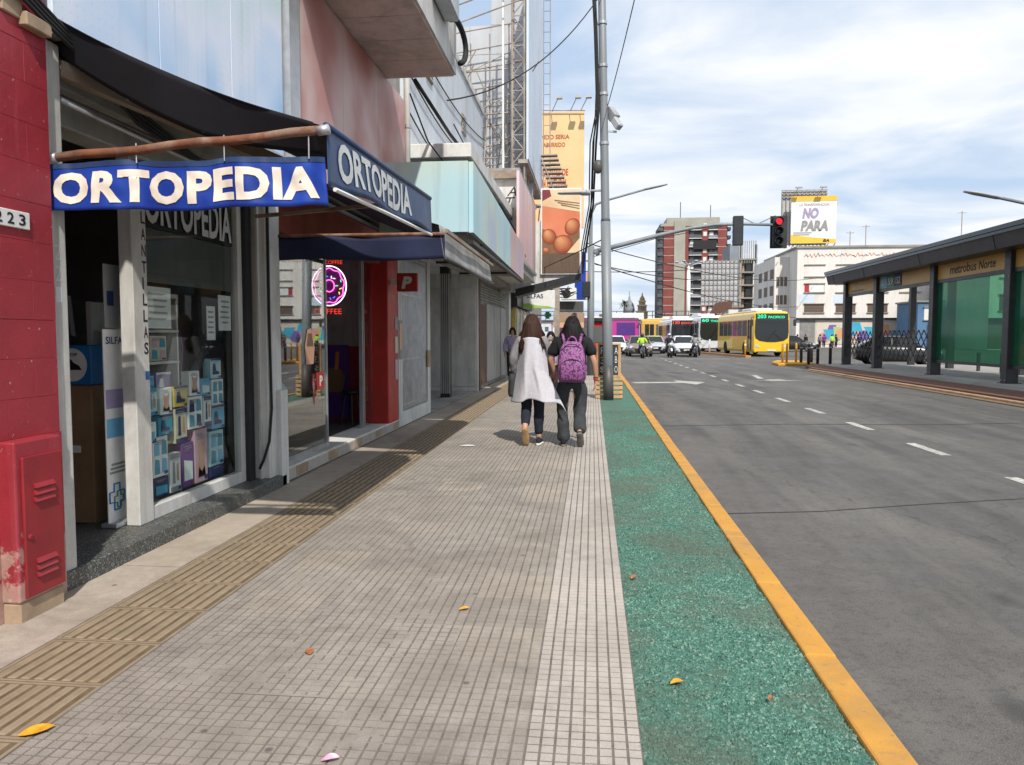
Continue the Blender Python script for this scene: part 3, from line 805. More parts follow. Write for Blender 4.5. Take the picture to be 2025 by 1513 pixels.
# storey above
up = thing('upper_storey', 'plastered first floor above the two shops with a projecting balcony slab', 'building', (-4, 7.5, 3.0))
B().box(-8.0, -2.955, 3.80, 11.62, 3.062, 10.5).build('wall', 'grey_plaster', up)
B().box(-2.953, -2.80, 6.93, 7.19, 3.07, 8.0).build('pilaster', 'galvanised', up, bevel=0.01)
bal = B().box(-2.95, -1.90, 7.2, 10.62, 5.02, 5.22).build('balcony_slab', 'white_plaster', up)
for i in range(5):
    y0 = 7.22 + i * 0.68
    B().box(-2.90, -1.93, y0 + 0.006, y0 + 0.672, 5.0, 5.022).build('soffit_panel', 'pink_concrete', bal, bevel=0.004)
B().box(-1.99, -1.90, 7.2, 10.62, 5.222, 6.1).build('parapet', 'white_plaster', up)
B().box(-1.96, -1.897, 10.42, 10.62, 5.221, 5.9).build('parapet_end', 'grey_plaster', up)
ac = thing('junction_box', 'grey electrical box with a thick black hose at the balcony corner', 'electrical box', (-1.85, 9.6, 5.35))
B().box(-1.895, -1.70, 9.0, 9.75, 5.38, 5.75).build('casing', 'galvanised', ac, bevel=0.02)
B().box(-1.86, -1.72, 9.75, 9.87, 5.42, 5.62).build('terminal', 'black_metal', ac, bevel=0.02)
hose = []
for k in range(12):
    a = -0.3 + k * 0.27
    hose.append((-1.80 + 0.20 * math.sin(a) * 0.35, 10.0 + 0.42 * math.sin(a), 5.26 + 0.27 * math.cos(a * 0.98)))
B().tube([(-1.78, 9.8, 5.5)] + hose[1:], 0.038, 10).build('hose', 'rubber', ac, smooth=True)

sg = thing('shop_sign', 'large pale blue illuminated style sign board above the navy awning', 'sign', (-2.9, 5.5, 3.1))
for k in range(3):
    B().box(-2.953, -2.86, 3.86 + k * 1.017, 4.871 + k * 1.017, 3.075, 8.5).build('panel', 'sign_blue', sg, bevel=0.003)
B().box(-2.953, -2.845, 3.86, 6.91, 3.02, 3.075).build('bottom_trim', 'galvanised', sg)
sg = thing('shop_sign', 'faded red and pink sign board under the balcony slab', 'sign', (-2.9, 9.4, 3.1))
for k in range(3):
    B().box(-2.953, -2.87, 7.205 + k * 1.465, 8.664 + k * 1.465, 3.06, 4.985).build('panel', 'sign_red', sg, bevel=0.003)
B().box(-2.87, -2.855, 7.21, 7.27, 3.07, 4.98).build('edge_trim', 'galvanised', sg)

# ------------------------------------------------------------------ navy awning of the orthopaedic shop
aw = thing('awning', 'navy awning with the word ORTOPEDIA on its blue end valance', 'awning', (-2.2, 5.3, 2.1))
def drape(u, v):       # u along the street, v from the wall outwards
    y = 3.90 + u * 2.55
    x = -2.94 + v * 1.56
    sag = 0.07 * math.sin(math.pi * v) * (0.6 + 0.4 * math.sin(u * 9.4))
    z = 3.16 + (2.50 + 0.07 * u - 3.16) * v ** 0.92 - sag
    return (x, y, z)
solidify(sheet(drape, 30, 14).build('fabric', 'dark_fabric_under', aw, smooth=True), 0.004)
B().tube([(-1.38, 3.88, 2.505), (-1.38, 4.8, 2.53), (-1.38, 6.42, 2.58)], 0.018, 10).build('front_bar', 'navy_vinyl', aw, smooth=True)
pipe = B(); n_ = 9
pipe.tube([(-2.90 + i * 1.50 / n_, 3.872, 2.372 + i * 0.105 / n_ + 0.006 * math.sin(i * 1.7)) for i in range(n_ + 1)], 0.024, 10)
pp = pipe.build('rusty_pipe', 'rust_pipe', aw, smooth=True)
B().tube([(-3.02, 3.872, 2.378), (-2.93, 3.872, 2.37), (-2.87, 3.872, 2.374)], [0.034, 0.030, 0.026], 10).build('pipe_socket', 'galvanised', pp, smooth=True)
B().tube([(-1.42, 3.872, 2.475), (-1.36, 3.872, 2.482)], 0.026, 10).build('pipe_socket', 'galvanised', pp, smooth=True)
def wave(x, y, z):     # ripples of the hanging end valance
    k = (2.36 - z) / 0.26
    y += 0.010 * mnoise.noise(Vector((x * 7, z * 9, 1.5))) + 0.006 * mnoise.noise(Vector((x * 21, z * 16, 4.5)))
    for tx_ in (-2.42, -1.93, -1.47): y += 0.012 * math.exp(-((x - tx_) / 0.05) ** 2) * (1 - 0.5 * k); z += 0.010 * math.exp(-((x - tx_) / 0.07) ** 2)
    return (x + 0.012 * k * math.sin(x * 3), y - 0.014 * math.sin((x + 2.9) * 6.6 + 0.6) * (0.35 + k) - 0.010 * math.sin(x * 17 + 1), z - 0.007 * math.cos((x + 2.9) * 8.4) * (1 - 0.4 * k) - 0.012 * math.sin((x + 2.9) * 2.1) * k)
va = sheet(lambda u, v: wave(-3.0 + 1.615 * u + (0.015 - 0.03 * u) * v * 0, 3.872, 2.345 - 0.25 * v), 90, 12).build('end_valance', 'blue_vinyl', aw, smooth=True)
solidify(va, 0.003)
def wavet(x, y, z):
    p = wave(x, 3.872, z); return (p[0], p[1] - 0.006, p[2])
lettering('ORTOPEDIA', 'letter_cream', va, (-2.885, 3.872, 2.128), '-y', 1.46, 0.168, bold=0.046, space=1.08, warp=wavet, cut=0.03)
hem = sheet(lambda u, v: (lambda p: (p[0], p[1] - 0.004, p[2]))(wave(-3.0 + 1.615 * u, 3.872, 2.345 - 0.028 * v)), 90, 2)
hem.build('hem', 'navy_vinyl', va, smooth=True)
for x in (-2.42, -1.93, -1.47):
    B().tube([(x, 3.872, 2.335), (x, 3.872, 2.41 + (x + 2.9) * 0.06)], 0.004, 6).build('tie', 'galvanised', va)
def side(u, v):
    y = 3.885 + u * 2.55
    return (-1.378 + 0.015 * math.sin(y * 4.5) * v + 0.02 * v, y, 2.505 + 0.075 * u - 0.30 * v - 0.012 * math.sin(y * 5.1) * v)
sv = sheet(side, 60, 8).build('street_valance', 'navy_vinyl', aw, smooth=True); solidify(sv, 0.003)
def sidet(x, y, z):
    u = (y - 3.885) / 2.55; v = (2.505 + 0.075 * u - z) / 0.30
    p = side(u, v); return (p[0] + 0.007, p[1], p[2])
lettering('ORTOPEDIA', 'letter_grey', sv, (-1.36, 4.03, 2.255), '+x', 1.62, 0.21, bold=0.03, warp=lambda x, y, z: sidet(x, y, z + 0.075 * (y - 3.885) / 2.55), cut=0.06)
B().tube([(-1.36, 3.95, 2.19), (-1.36, 4.9, 2.225), (-1.36, 6.38, 2.268)], 0.012, 6).build('hem_rod', 'paper_white', sv)
B().bar((-2.92, 6.40, 2.45), (-1.40, 6.40, 2.56), 0.03, 0.03).build('arm', 'rust_beam', aw)
def gusset(u, v):
    x = -2.95 + u * 1.50
    zt = drape(0.0, (x + 2.94) / 1.56)[2] if x > -2.94 else 3.16
    return (x, 3.897 + 0.10 * v + 0.012 * math.sin(u * 11), zt + 0.004 - v * (0.20 + 0.05 * math.sin(u * 3.0) - 0.15 * max(0, u - 0.55)))
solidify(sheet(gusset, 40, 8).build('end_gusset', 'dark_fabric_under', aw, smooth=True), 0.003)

# ------------------------------------------------------------------ goods in the display window and the doorway
sh = thing('shelf_unit', 'white shelf unit standing behind the display window', 'shelf', (-3.4, 5.45, 0.1))
b = B(); b.box(-3.62, -3.60, 5.12, 5.72, 0.11, 1.66); b.box(-3.60, -3.57, 5.10, 5.12, 0.11, 1.66); b.box(-3.31, -3.28, 5.10, 5.12, 0.11, 1.66); b.box(-3.60, -3.28, 5.72, 5.74, 0.11, 1.66)
b.build('carcass', 'white_frame', sh)
for z in (0.58, 0.92, 1.20, 1.44):
    B().box(-3.598, -3.26, 5.122, 5.718, z, z + 0.022).build('shelf_board', 'white_frame', sh, bevel=0.004)
PAL = {'navy': (0.022, 0.035, 0.13), 'teal': (0.06, 0.30, 0.44), 'sky': (0.16, 0.44, 0.68), 'white': (0.80, 0.81, 0.80), 'pink': (0.58, 0.36, 0.42), 'yellow': (0.60, 0.46, 0.12), 'lilac': (0.36, 0.30, 0.48), 'aqua': (0.46, 0.68, 0.72), 'darkred': (0.22, 0.04, 0.05), 'green': (0.05, 0.25, 0.12), 'orange': (0.6, 0.2, 0.05), 'black': (0.02, 0.02, 0.022), 'brown': (0.22, 0.12, 0.06), 'skin': (0.52, 0.30, 0.21), 'magenta': (0.55, 0.04, 0.28), 'cyan': (0.04, 0.42, 0.66), 'plum': (0.16, 0.05, 0.25), 'cream': (0.62, 0.56, 0.42), 'grey': (0.28, 0.28, 0.28), 'peach': (0.70, 0.40, 0.25)}
for k_, c_ in PAL.items():
    M('print_' + k_, c_, tuple(x * 0.85 for x in c_), scale=5, rough=0.5, bump=0.05)
def product(y, z, w, h, body, fig, kind, label, x=-3.22, d=0.07, tilt=0.0):
    o = thing('product_box', label, 'box', (x, y, z), 'packages in the display window', tilt)
    B().box(-d, 0, 0, w, 0, h).build('carton', 'print_' + body, o, bevel=0.003, local=True)
    e = 0.003
    for k_ in range(3):
        z_ = h * (0.90 - 0.045 * k_); a_ = 0.10 + 0.04 * ((k_ * 7 + int(y * 100)) % 4)
        B().quad((e + 0.001, w * a_, z_), (e + 0.001, w * (0.62 + 0.07 * ((k_ + int(y * 50)) % 4)), z_), (e + 0.001, w * (0.62 + 0.07 * ((k_ + int(y * 50)) % 4)), z_ + h * 0.02), (e + 0.001, w * a_, z_ + h * 0.02)).build('print_line', 'print_grey', o, local=True)
    B().quad((e + 0.001, w * 0.70, h * 0.04), (e + 0.001, w * 0.94, h * 0.04), (e + 0.001, w * 0.94, h * 0.12), (e + 0.001, w * 0.70, h * 0.12)).build('print_mark', 'print_darkred' if int(y * 100) % 3 == 0 else 'print_navy', o, local=True)
    def P2(pts, m, name='print'):
        B().poly([(e, w * p[0], h * p[1]) for p in pts]).build(name, 'print_' + m, o, local=True)
    if kind == 'band':
        P2([(0, 0), (1, 0), (1, 0.14), (0, 0.14)], fig); P2([(0, 0.86), (1, 0.86), (1, 1), (0, 1)], fig)
        P2([(0.2, 0.22), (0.45, 0.22), (0.42, 0.78), (0.24, 0.78)], fig); P2([(0.58, 0.3), (0.8, 0.25), (0.78, 0.75), (0.6, 0.7)], 'skin')
    elif kind == 'foot':
        P2([(0.15, 0.2), (0.75, 0.2), (0.8, 0.32), (0.5, 0.4), (0.42, 0.75), (0.2, 0.75)], fig); P2([(0, 0.9), (1, 0.9), (1, 1), (0, 1)], fig)
    elif kind == 'torso':
        P2([(0.2, 0.12), (0.8, 0.12), (0.7, 0.45), (0.78, 0.8), (0.6, 0.72), (0.4, 0.72), (0.22, 0.8), (0.3, 0.45)], 'skin')
        P2([(0.2, 0.1), (0.8, 0.1), (0.73, 0.3), (0.5, 0.2), (0.27, 0.3)], fig)
    elif kind == 'grid':
        for i in range(2):
            for j in range(2):
                P2([(0.08 + 0.48 * i, 0.08 + 0.46 * j), (0.44 + 0.48 * i, 0.08 + 0.46 * j), (0.40 + 0.48 * i, 0.42 + 0.46 * j), (0.12 + 0.48 * i, 0.46 + 0.46 * j)], fig if (i + j) % 2 else 'teal')
    else:
        P2([(0.12, 0.15), (0.88, 0.15), (0.88, 0.55), (0.12, 0.62)], fig)
    return o
items = [
    (5.06, 0.205, 0.16, 0.40, 'aqua', 'navy', 'torso', 'tall pale aqua garment box at the left foot of the window'),
    (5.245, 0.36, 0.20, 0.30, 'white', 'sky', 'grid', 'white box with four blue figures beside the aqua garment box'),
    (5.245, 0.205, 0.20, 0.145, 'navy', 'teal', 'plain', 'flat navy box under the white box with four blue figures'),
    (5.47, 0.205, 0.15, 0.30, 'white', 'grey', 'band', 'white and grey bandage box in the middle of the window foot'),
    (5.645, 0.205, 0.17, 0.36, 'plum', 'white', 'plain', 'dark violet box in the bottom row of the window'),
    (5.84, 0.205, 0.20, 0.44, 'pink', 'black', 'torso', 'pink garment box with a torso picture'),
    (6.08, 0.30, 0.24, 0.30, 'aqua', 'sky', 'grid', 'aqua box with four figures near the right window frame'),
    (6.08, 0.205, 0.24, 0.09, 'navy', 'navy', 'plain', 'low navy box at the right foot of the window'),
    (5.08, 0.62, 0.22, 0.16, 'white', 'sky', 'plain', 'white box with a blue corner above the aqua garment box'),
    (5.33, 0.665, 0.19, 0.15, 'teal', 'navy', 'foot', 'teal box stacked left of centre in the window'),
    (5.56, 0.575, 0.17, 0.27, 'cream', 'navy', 'band', 'cream box with dark bands leaning in mid window'),
    (5.75, 0.66, 0.22, 0.26, 'white', 'navy', 'grid', 'white box with navy figures stacked high at centre right'),
    (5.55, 0.86, 0.20, 0.16, 'yellow', 'navy', 'foot', 'yellow box on top of the pile in the window'),
    (6.0, 0.66, 0.12, 0.25, 'white', 'navy', 'band', 'narrow white box with two navy sleeves'),
    (6.13, 0.615, 0.22, 0.20, 'sky', 'navy', 'foot', 'bright blue box beside the right window frame'),
]
items += [
    (5.06, 0.80, 0.14, 0.13, 'white', 'navy', 'foot', 'small white box with a navy shoe on the left of the pile'),
    (5.20, 0.83, 0.12, 0.20, 'aqua', 'teal', 'band', 'slim aqua box standing above the teal box'),
    (5.78, 0.93, 0.16, 0.20, 'white', 'sky', 'torso', 'white box with a torso figure on the high right pile'),
    (5.96, 0.92, 0.15, 0.14, 'sky', 'white', 'plain', 'light blue box beside the white torso box'),
    (6.14, 0.82, 0.20, 0.22, 'white', 'teal', 'grid', 'white box with teal figures by the right window frame'),
    (6.13, 1.05, 0.18, 0.17, 'aqua', 'navy', 'foot', 'aqua shoe box topmost by the right window frame'),
    (5.36, 0.82, 0.16, 0.20, 'white', 'pink', 'torso', 'white and pink garment box behind the yellow box')]
for it in items: product(*it)
for (y, z, w, h, c_, f_, k_, lb) in [(5.14, 0.945, 0.14, 0.17, 'teal', 'sky', 'plain', 'teal packet on the lower white shelf'), (5.30, 0.945, 0.12, 0.17, 'sky', 'teal', 'plain', 'light blue packet on the lower white shelf'), (5.45, 0.945, 0.20, 0.19, 'lilac', 'white', 'foot', 'lilac packet on the lower white shelf'),
                          (5.14, 1.225, 0.22, 0.19, 'white', 'grey', 'band', 'white packet with bars on the upper white shelf'), (5.38, 1.225, 0.22, 0.19, 'cream', 'pink', 'grid', 'cream packet with crossed lines on the upper white shelf'), (5.14, 0.605, 0.28, 0.22, 'white', 'grey', 'foot', 'white packet on the lowest white shelf')]:
    product(y, z, w, h, c_, f_, k_, lb, x=-3.30)
blk = thing('support_brace', 'black leg brace leaning across the display window', 'brace', (-3.35, 5.95, 0.9))
B().bar((-3.30, 5.75, 0.93), (-3.30, 6.20, 1.30), 0.05, 0.09).build('shell', 'black_metal', blk, bevel=0.015)
B().bar((-3.31, 5.83, 1.02), (-3.31, 5.90, 1.06), 0.09, 0.03).build('strap', 'print_grey', blk)
dum = thing('wig_stand', 'purple hanging strands on a stand in the display window', 'display', (-3.45, 5.95, 1.0))
for k in range(14):
    x0, y0 = -3.45 + random.uniform(-0.04, 0.04), 5.95 + random.uniform(-0.09, 0.09)
    B().tube([(x0, y0, 1.45), (x0 + 0.01, y0 + random.uniform(-0.03, 0.03), 1.3), (x0, y0 + random.uniform(-0.05, 0.05), 1.05)], 0.007, 5).build('strand', 'print_plum', dum)
B().tube([(-3.45, 5.95, 0.9), (-3.45, 5.95, 1.5)], 0.012, 6).build('stand', 'galvanised', dum)
for (y, z, w, h, lb, seedc) in [(5.08, 1.47, 0.34, 0.30, 'white price notice taped inside the left of the display window', 1), (6.15, 1.46, 0.22, 0.30, 'white notice taped inside the right of the display window', 2), (5.95, 1.38, 0.14, 0.28, 'small notice hanging in the middle of the display window', 3)]:
    n_ = thing('notice', lb, 'notice', (-3.15, y, z), 'paper notices in the window')
    B().box(-3.152, -3.149, y, y + w, z, z + h).build('sheet', 'paper_white', n_)
    for k in range(5):
        yy = y + w * random.uniform(0.1, 0.25)
        B().quad((-3.1475, yy, z + h * (0.8 - 0.15 * k)), (-3.1475, y + w * random.uniform(0.6, 0.9), z + h * (0.8 - 0.15 * k)), (-3.1475, y + w * 0.85, z + h * (0.85 - 0.15 * k)), (-3.1475, yy, z + h * (0.86 - 0.15 * k))).build('print_line', 'print_grey', n_)
# roll-up banner in the doorway
ru = thing('roll_up_banner', 'white roll-up banner with a cross emblem beside the shop doorway', 'banner', (-3.2, 4.85, 0.1))
B().box(-3.268, -3.262, 4.775, 5.045, 0.14, 1.46).build('sheet', 'paper_white', ru)
B().box(-3.268, -3.262, 4.80, 5.04, 1.47, 1.90).build('top_sheet', 'print_grey', ru)
B().box(-3.32, -3.20, 4.77, 5.05, 0.105, 0.14).build('base', 'galvanised', ru, bevel=0.008)
cr_ = [(-.04, -.1), (.04, -.1), (.04, -.04), (.1, -.04), (.1, .04), (.04, .04), (.04, .1), (-.04, .1), (-.04, .04), (-.1, .04), (-.1, -.04), (-.04, -.04)]
B().tube([(-3.258, 4.87 + p[0] * 0.8, 0.31 + p[1] * 0.9) for p in cr_ + cr_[:1]], 0.006, 6).build('cross_emblem', 'blue_card', ru)
B().tube([(-3.257, 4.89 + p[0] * 0.5, 0.29 + p[1] * 0.55) for p in cr_ + cr_[:1]], 0.005, 6).build('cross_emblem', 'print_green', ru)
lettering('SILFAS', 'print_navy', ru, (-3.2595, 4.80, 1.36), '+x', 0.22, 0.05, bold=0.02)
for k in range(3):
    B().quad((-3.2595, 4.80 + 0.01 * k, 0.47 + 0.028 * k), (-3.2595, 5.0 - 0.015 * k, 0.47 + 0.028 * k), (-3.2595, 5.0 - 0.015 * k, 0.486 + 0.028 * k), (-3.2595, 4.80 + 0.01 * k, 0.486 + 0.028 * k)).build('print_line', 'print_grey', ru)
for z in (0.72, 0.92):
    B().box(-3.2605, -3.259, 4.785, 5.03, z, z + 0.13).build('printed_band', 'print_lilac' if z > 0.8 else 'print_sky', ru)
B().quad((-3.2593, 4.83, 1.62), (-3.2593, 4.90, 1.62), (-3.2593, 4.90, 1.72), (-3.2593, 4.83, 1.72)).build('printed_mark', 'print_navy', ru)
cb = thing('cardboard_box', 'tall brown cardboard box inside the shop doorway', 'box', (-3.7, 5.1, 0.1))
B().box(-3.80, -3.46, 4.92, 5.40, 0.10, 1.075).build('carton', 'carton', cb, bevel=0.006)
B().box(-3.62, -3.55, 4.914, 4.918, 0.60, 0.65).build('shipping_label', 'paper_white', cb)
bb_ = thing('cardboard_box', 'blue box with a round white emblem on the brown carton', 'box', (-3.6, 5.1, 1.08))
B().box(-3.72, -3.44, 4.90, 5.2, 1.077, 1.35).build('carton', 'blue_card', bb_, bevel=0.005)
B().poly([(-3.575 + 0.108 * math.cos(a), 4.896, 1.215 + 0.115 * math.sin(a)) for a in [2 * math.pi * k / 24 for k in range(24)]]).build('round_emblem', 'paper_white', bb_)
B().poly([(-3.575 + p[0], 4.894, 1.20 + p[1]) for p in ((-.05, -.02), (.07, -.02), (.05, .01), (.01, .03), (-.01, .055), (-.03, .055))]).build('foot_mark', 'letter_black', bb_)
lettering('TOP', 'letter_black', bb_, (-3.615, 4.893, 1.275), '-y', 0.08, 0.022, bold=0.02)
for k in range(4):
    bx = thing('flat_box', ['white flat box lowest of the pile in the doorway', 'cream flat box second in the doorway pile', 'white flat box third in the doorway pile', 'yellowed flat box topmost of the doorway pile'][k], 'box', (-3.95, 4.9, 1.05 + 0.06 * k), 'flat boxes piled in the doorway')
    B().box(-4.16 + 0.02 * k, -3.83 + 0.01 * k, 4.90 + 0.015 * k, 5.165 - 0.006 * k, 1.056 + 0.072 * k, 1.121 + 0.072 * k).build('carton', ['paper_white', 'print_cream', 'paper_white', 'print_yellow'][k], bx, bevel=0.004)
rk_ = thing('low_counter', 'dark counter carrying the flat boxes inside the doorway', 'counter', (-4.0, 5, 0.1))
B().box(-4.6, -3.815, 4.95, 6.2, 0.10, 1.03).build('body', 'brown_door', rk_, bevel=0.005)
B().box(-4.62, -3.812, 4.93, 6.2, 1.03, 1.054).build('top', 'shutter_grey', rk_)
st = thing('hanging_strip', 'narrow printed strip hanging in the dark doorway', 'tag', (-3.7, 4.9, 1.5))
B().hexa([(-3.70, 5.06, 1.42), (-3.69, 5.06, 1.42), (-3.69, 5.10, 1.41), (-3.70, 5.10, 1.41)], [(-3.70, 5.02, 1.70), (-3.69, 5.02, 1.70), (-3.69, 5.06, 1.70), (-3.70, 5.06, 1.70)]).build('strip', 'print_grey', st)
# ------------------------------------------------------------------ second shop: coffee and donuts
cafe = thing('cafe', 'cafe with a large shop window, red doorway column and dark blue awning', 'shop', (-3.3, 9, 0))
B().box(-3.35, -2.955, 6.96, 11.38, -0.02, 0.125).build('step', 'white_plaster', cafe, bevel=0.01)
for i in range(14):
    B().box(-2.958, -2.949, 6.98 + i * 0.313, 7.285 + i * 0.313, 0.005, 0.108).build('step_tile', 'tan_plaster' if i % 3 == 1 else 'pale_tile', cafe, bevel=0.002)
b = B()
b.box(-7.0, -3.30, 6.96, 11.40, 0.0, 0.12, 1); b.box(-7.05, -7.0, 6.96, 11.4, 0, 3.0); b.box(-7.0, -3.2, 11.25, 11.40, 0, 3.0, 2); b.box(-7.0, -3.1, 6.96, 11.4, 2.93, 2.98, 0)
b.build('interior', ['dark_interior', 'interior_floor', 'grey_plaster'], cafe)
B().box(-6.8, -3.22, 11.23, 11.249, 0.12, 1.25).build('dado', 'red_metal', cafe)
B().box(-3.12, -3.09, 7.18, 8.60, 0.125, 0.17).build('sill', 'grey_plaster', cafe)
B().box(-3.108, -3.102, 6.965, 8.60, 0.17, 2.45).build('window_pane', 'shop_glass', cafe)
B().box(-3.14, -3.09, 8.60, 8.63, 0.125, 2.45).build('pane_edge', 'galvanised', cafe)
B().box(-3.20, -3.06, 6.96, 11.3, 2.45, 2.90).build('lintel', 'red_ceiling', cafe)
for y in (10.25, 10.32):
    B().box(-3.22, -3.17, y, y + 0.035, 0.125, 2.45).build('door_stile', 'galvanised', cafe)
B().box(-3.2, -3.194, 10.30, 10.80, 0.14, 2.45).build('door_pane', 'shop_glass', cafe)
B().box(-3.24, -2.96, 10.82, 11.38, 0.0, 2.75).build('red_column', 'bright_red', cafe, bevel=0.015, seg=2)
B().box(-3.26, -3.241, 10.80, 10.90, 0.12, 2.5).build('dark_reveal', 'black_metal', cafe)
# window graphics stuck on the pane
gr_ = [('print_brown', [(7.02, 0.30), (7.12, 0.30), (7.12, 1.1), (7.02, 1.1)], 'brown strip'), ('print_aqua', [(7.12, 0.28), (7.42, 0.36), (7.50, 0.86), (7.30, 0.98), (7.10, 0.86)], 'cup figure')]
for m_, pts, _ in gr_:
    B().poly([(-3.112, y, z) for y, z in pts]).build('window_sticker', m_, cafe)
dec = thing('window_sticker', 'red pointed price sticker on the cafe window', 'sticker', (-3.1, 8.2, 0.6))
B().poly([(-3.098, 8.17, 0.98), (-3.098, 8.25, 0.90), (-3.098, 8.21, 0.62), (-3.098, 8.13, 0.90)]).build('print', 'bright_red', dec)
B().poly([(-3.096, 8.17, 0.94), (-3.096, 8.215, 0.88), (-3.096, 8.19, 0.75), (-3.096, 8.155, 0.88)]).build('inner_print', 'print_pink', dec)
dec = thing('window_sticker', 'red square sticker with a white P on the cafe window', 'sticker', (-3.1, 8.4, 0.8))
B().box(-3.099, -3.096, 8.28, 8.52, 0.80, 1.00).build('print', 'bright_red', dec)
lettering('P', 'paper_white', dec, (-3.094, 8.37, 0.84), '+x', 0.10, 0.12, bold=0.05)
dec = thing('window_sticker', 'orange burger cup sticker in the middle of the cafe window', 'sticker', (-3.1, 8.0, 1.1))
B().poly([(-3.098, 7.98, 1.10), (-3.098, 8.20, 1.10), (-3.098, 8.24, 1.28), (-3.098, 8.14, 1.50), (-3.098, 8.03, 1.48), (-3.098, 7.95, 1.30)]).build('print', 'print_peach', dec)
B().poly([(-3.096, 8.0, 1.30), (-3.096, 8.2, 1.30), (-3.096, 8.16, 1.44), (-3.096, 8.04, 1.44)]).build('inner_print', 'print_brown', dec)
# painted ice-cream cones hanging at the window top
for k, (y, c_, lb) in enumerate([(7.55, 'print_grey', 'grey ice cream cone sign hanging at the left of the cafe window'), (8.05, 'print_peach', 'peach ice cream cone sign hanging at the right of the cafe window')]):
    ic = thing('cone_sign', lb, 'sign', (-3.15, y, 2.1), 'cone signs in the cafe window')
    B().ball((-3.17, y, 2.34), (0.03, 0.13, 0.09), 12, 8).build('scoop', c_, ic, smooth=True)
    B().lathe((-3.17, y, 2.02), [(0.01, 0), (0.05, 0.12), (0.085, 0.27)], 12).build('cone', c_, ic, smooth=True)
# neon donut
M('neon_tube_back', (0.03, 0.02, 0.05), rough=0.3)
emit('neon_pink', (1.0, 0.12, 0.5), 2.0); emit('neon_white', (1.0, 0.75, 0.9), 1.8); emit('neon_red', (1.0, 0.05, 0.03), 1.1)
emit('neon_green', (0.1, 0.9, 0.2), 1.6); emit('neon_yellow', (1.0, 0.6, 0.05), 1.8); emit('neon_blue', (0.1, 0.2, 1.0), 1.5)
ne = thing('neon_sign', 'neon donut with the red word COFFEE glowing in the cafe', 'neon sign', (-3.72, 10.5, 1.8))
cx_, cz_ = -3.72, 2.12
def ring(r, wob=0.0, k=9): return [(cx_ + (r + wob * math.sin(k * a)) * math.cos(a), 10.5, cz_ + 1.12 * (r + wob * math.sin(k * a)) * math.sin(a)) for a in [2 * math.pi * i / 40 for i in range(41)]]
B().prism([(x, 10.53, z) for x, y, z in ring(0.225)[:-1]], (0, 0.01, 0)).build('backing', 'print_plum', ne)
B().tube(ring(0.25), 0.008, 6, cap=False).build('outer_tube', 'neon_white', ne)
B().tube(ring(0.215, 0.012), 0.008, 6, cap=False).build('icing_tube', 'neon_pink', ne)
B().tube(ring(0.075), 0.008, 6, cap=False).build('hole_tube', 'neon_pink', ne)
for k in range(14):
    a = k * 2.4; r = 0.11 + 0.075 * ((k * 0.37) % 1)
    x0, z0 = cx_ + r * math.cos(a), cz_ + 1.1 * r * math.sin(a)
    B().tube([(x0 - 0.018 * math.cos(k), 10.5, z0 - 0.018 * math.sin(k)), (x0 + 0.018 * math.cos(k), 10.5, z0 + 0.018 * math.sin(k))], 0.006, 5).build('sprinkle', ['neon_green', 'neon_yellow', 'neon_blue', 'neon_white'][k % 4], ne)
lettering('COFFEE', 'neon_red', ne, (cx_ - 0.22, 10.49, 1.72), '-y', 0.40, 0.075, bold=-0.012)
lettering('COFFEE', 'neon_red', ne, (cx_ - 0.06, 10.49, 2.425), '-y', 0.26, 0.05, bold=-0.012)
po = thing('poster', 'purple poster with a milkshake picture on the cafe side wall', 'poster', (-3.8, 11.2, 0.2))
B().box(-4.1, -3.68, 11.20, 11.225, 0.16, 1.27).build('sheet', 'purple_print', po)
B().poly([(-4.02, 11.197, 0.55), (-3.78, 11.197, 0.55), (-3.74, 11.197, 0.78), (-3.80, 11.197, 0.90), (-4.0, 11.197, 0.92), (-4.06, 11.197, 0.75)]).build('shake_print', 'print_brown', po)
B().poly([(-3.90, 11.195, 0.9), (-3.84, 11.195, 0.9), (-3.82, 11.195, 1.17), (-3.88, 11.195, 1.17)]).build('straw_print', 'print_orange', po)
for (x, z, w, h, m_, lb) in [(-3.46, 1.62, 0.12, 0.40, 'bright_red', 'red flame shaped sign inside the cafe door'), (-3.47, 0.42, 0.13, 0.52, 'print_yellow', 'yellow food poster inside the cafe door')]:
    q = thing('door_poster', lb, 'poster', (x, 11.1, z))
    B().prism([(x, 11.15, z), (x + w, 11.15, z), (x + w * 1.05, 11.15, z + h * 0.7), (x + w * 0.5, 11.15, z + h), (x - w * 0.05, 11.15, z + h * 0.7)], (0, 0.01, 0)).build('sheet', m_, q)
    B().quad((x + 0.02, 11.147, z + h * 0.3), (x + w - 0.02, 11.147, z + h * 0.3), (x + w - 0.02, 11.147, z + h * 0.45), (x + 0.02, 11.147, z + h * 0.45)).build('print', 'paper_white', q)
ch = thing('stool', 'black stool beside the purple poster in the cafe', 'stool', (-3.5, 10.9, 0.12))
B().lathe((-3.55, 10.9, 0.55), [(0.12, 0), (0.14, 0.03), (0.12, 0.06)], 14).build('seat', 'black_metal', ch, smooth=True)
for k in range(4):
    a = k * math.pi / 2 + 0.4
    B().tube([(-3.55 + 0.08 * math.cos(a), 10.9 + 0.08 * math.sin(a), 0.56), (-3.55 + 0.15 * math.cos(a), 10.9 + 0.15 * math.sin(a), 0.12)], 0.012, 6).build('leg', 'black_metal', ch)
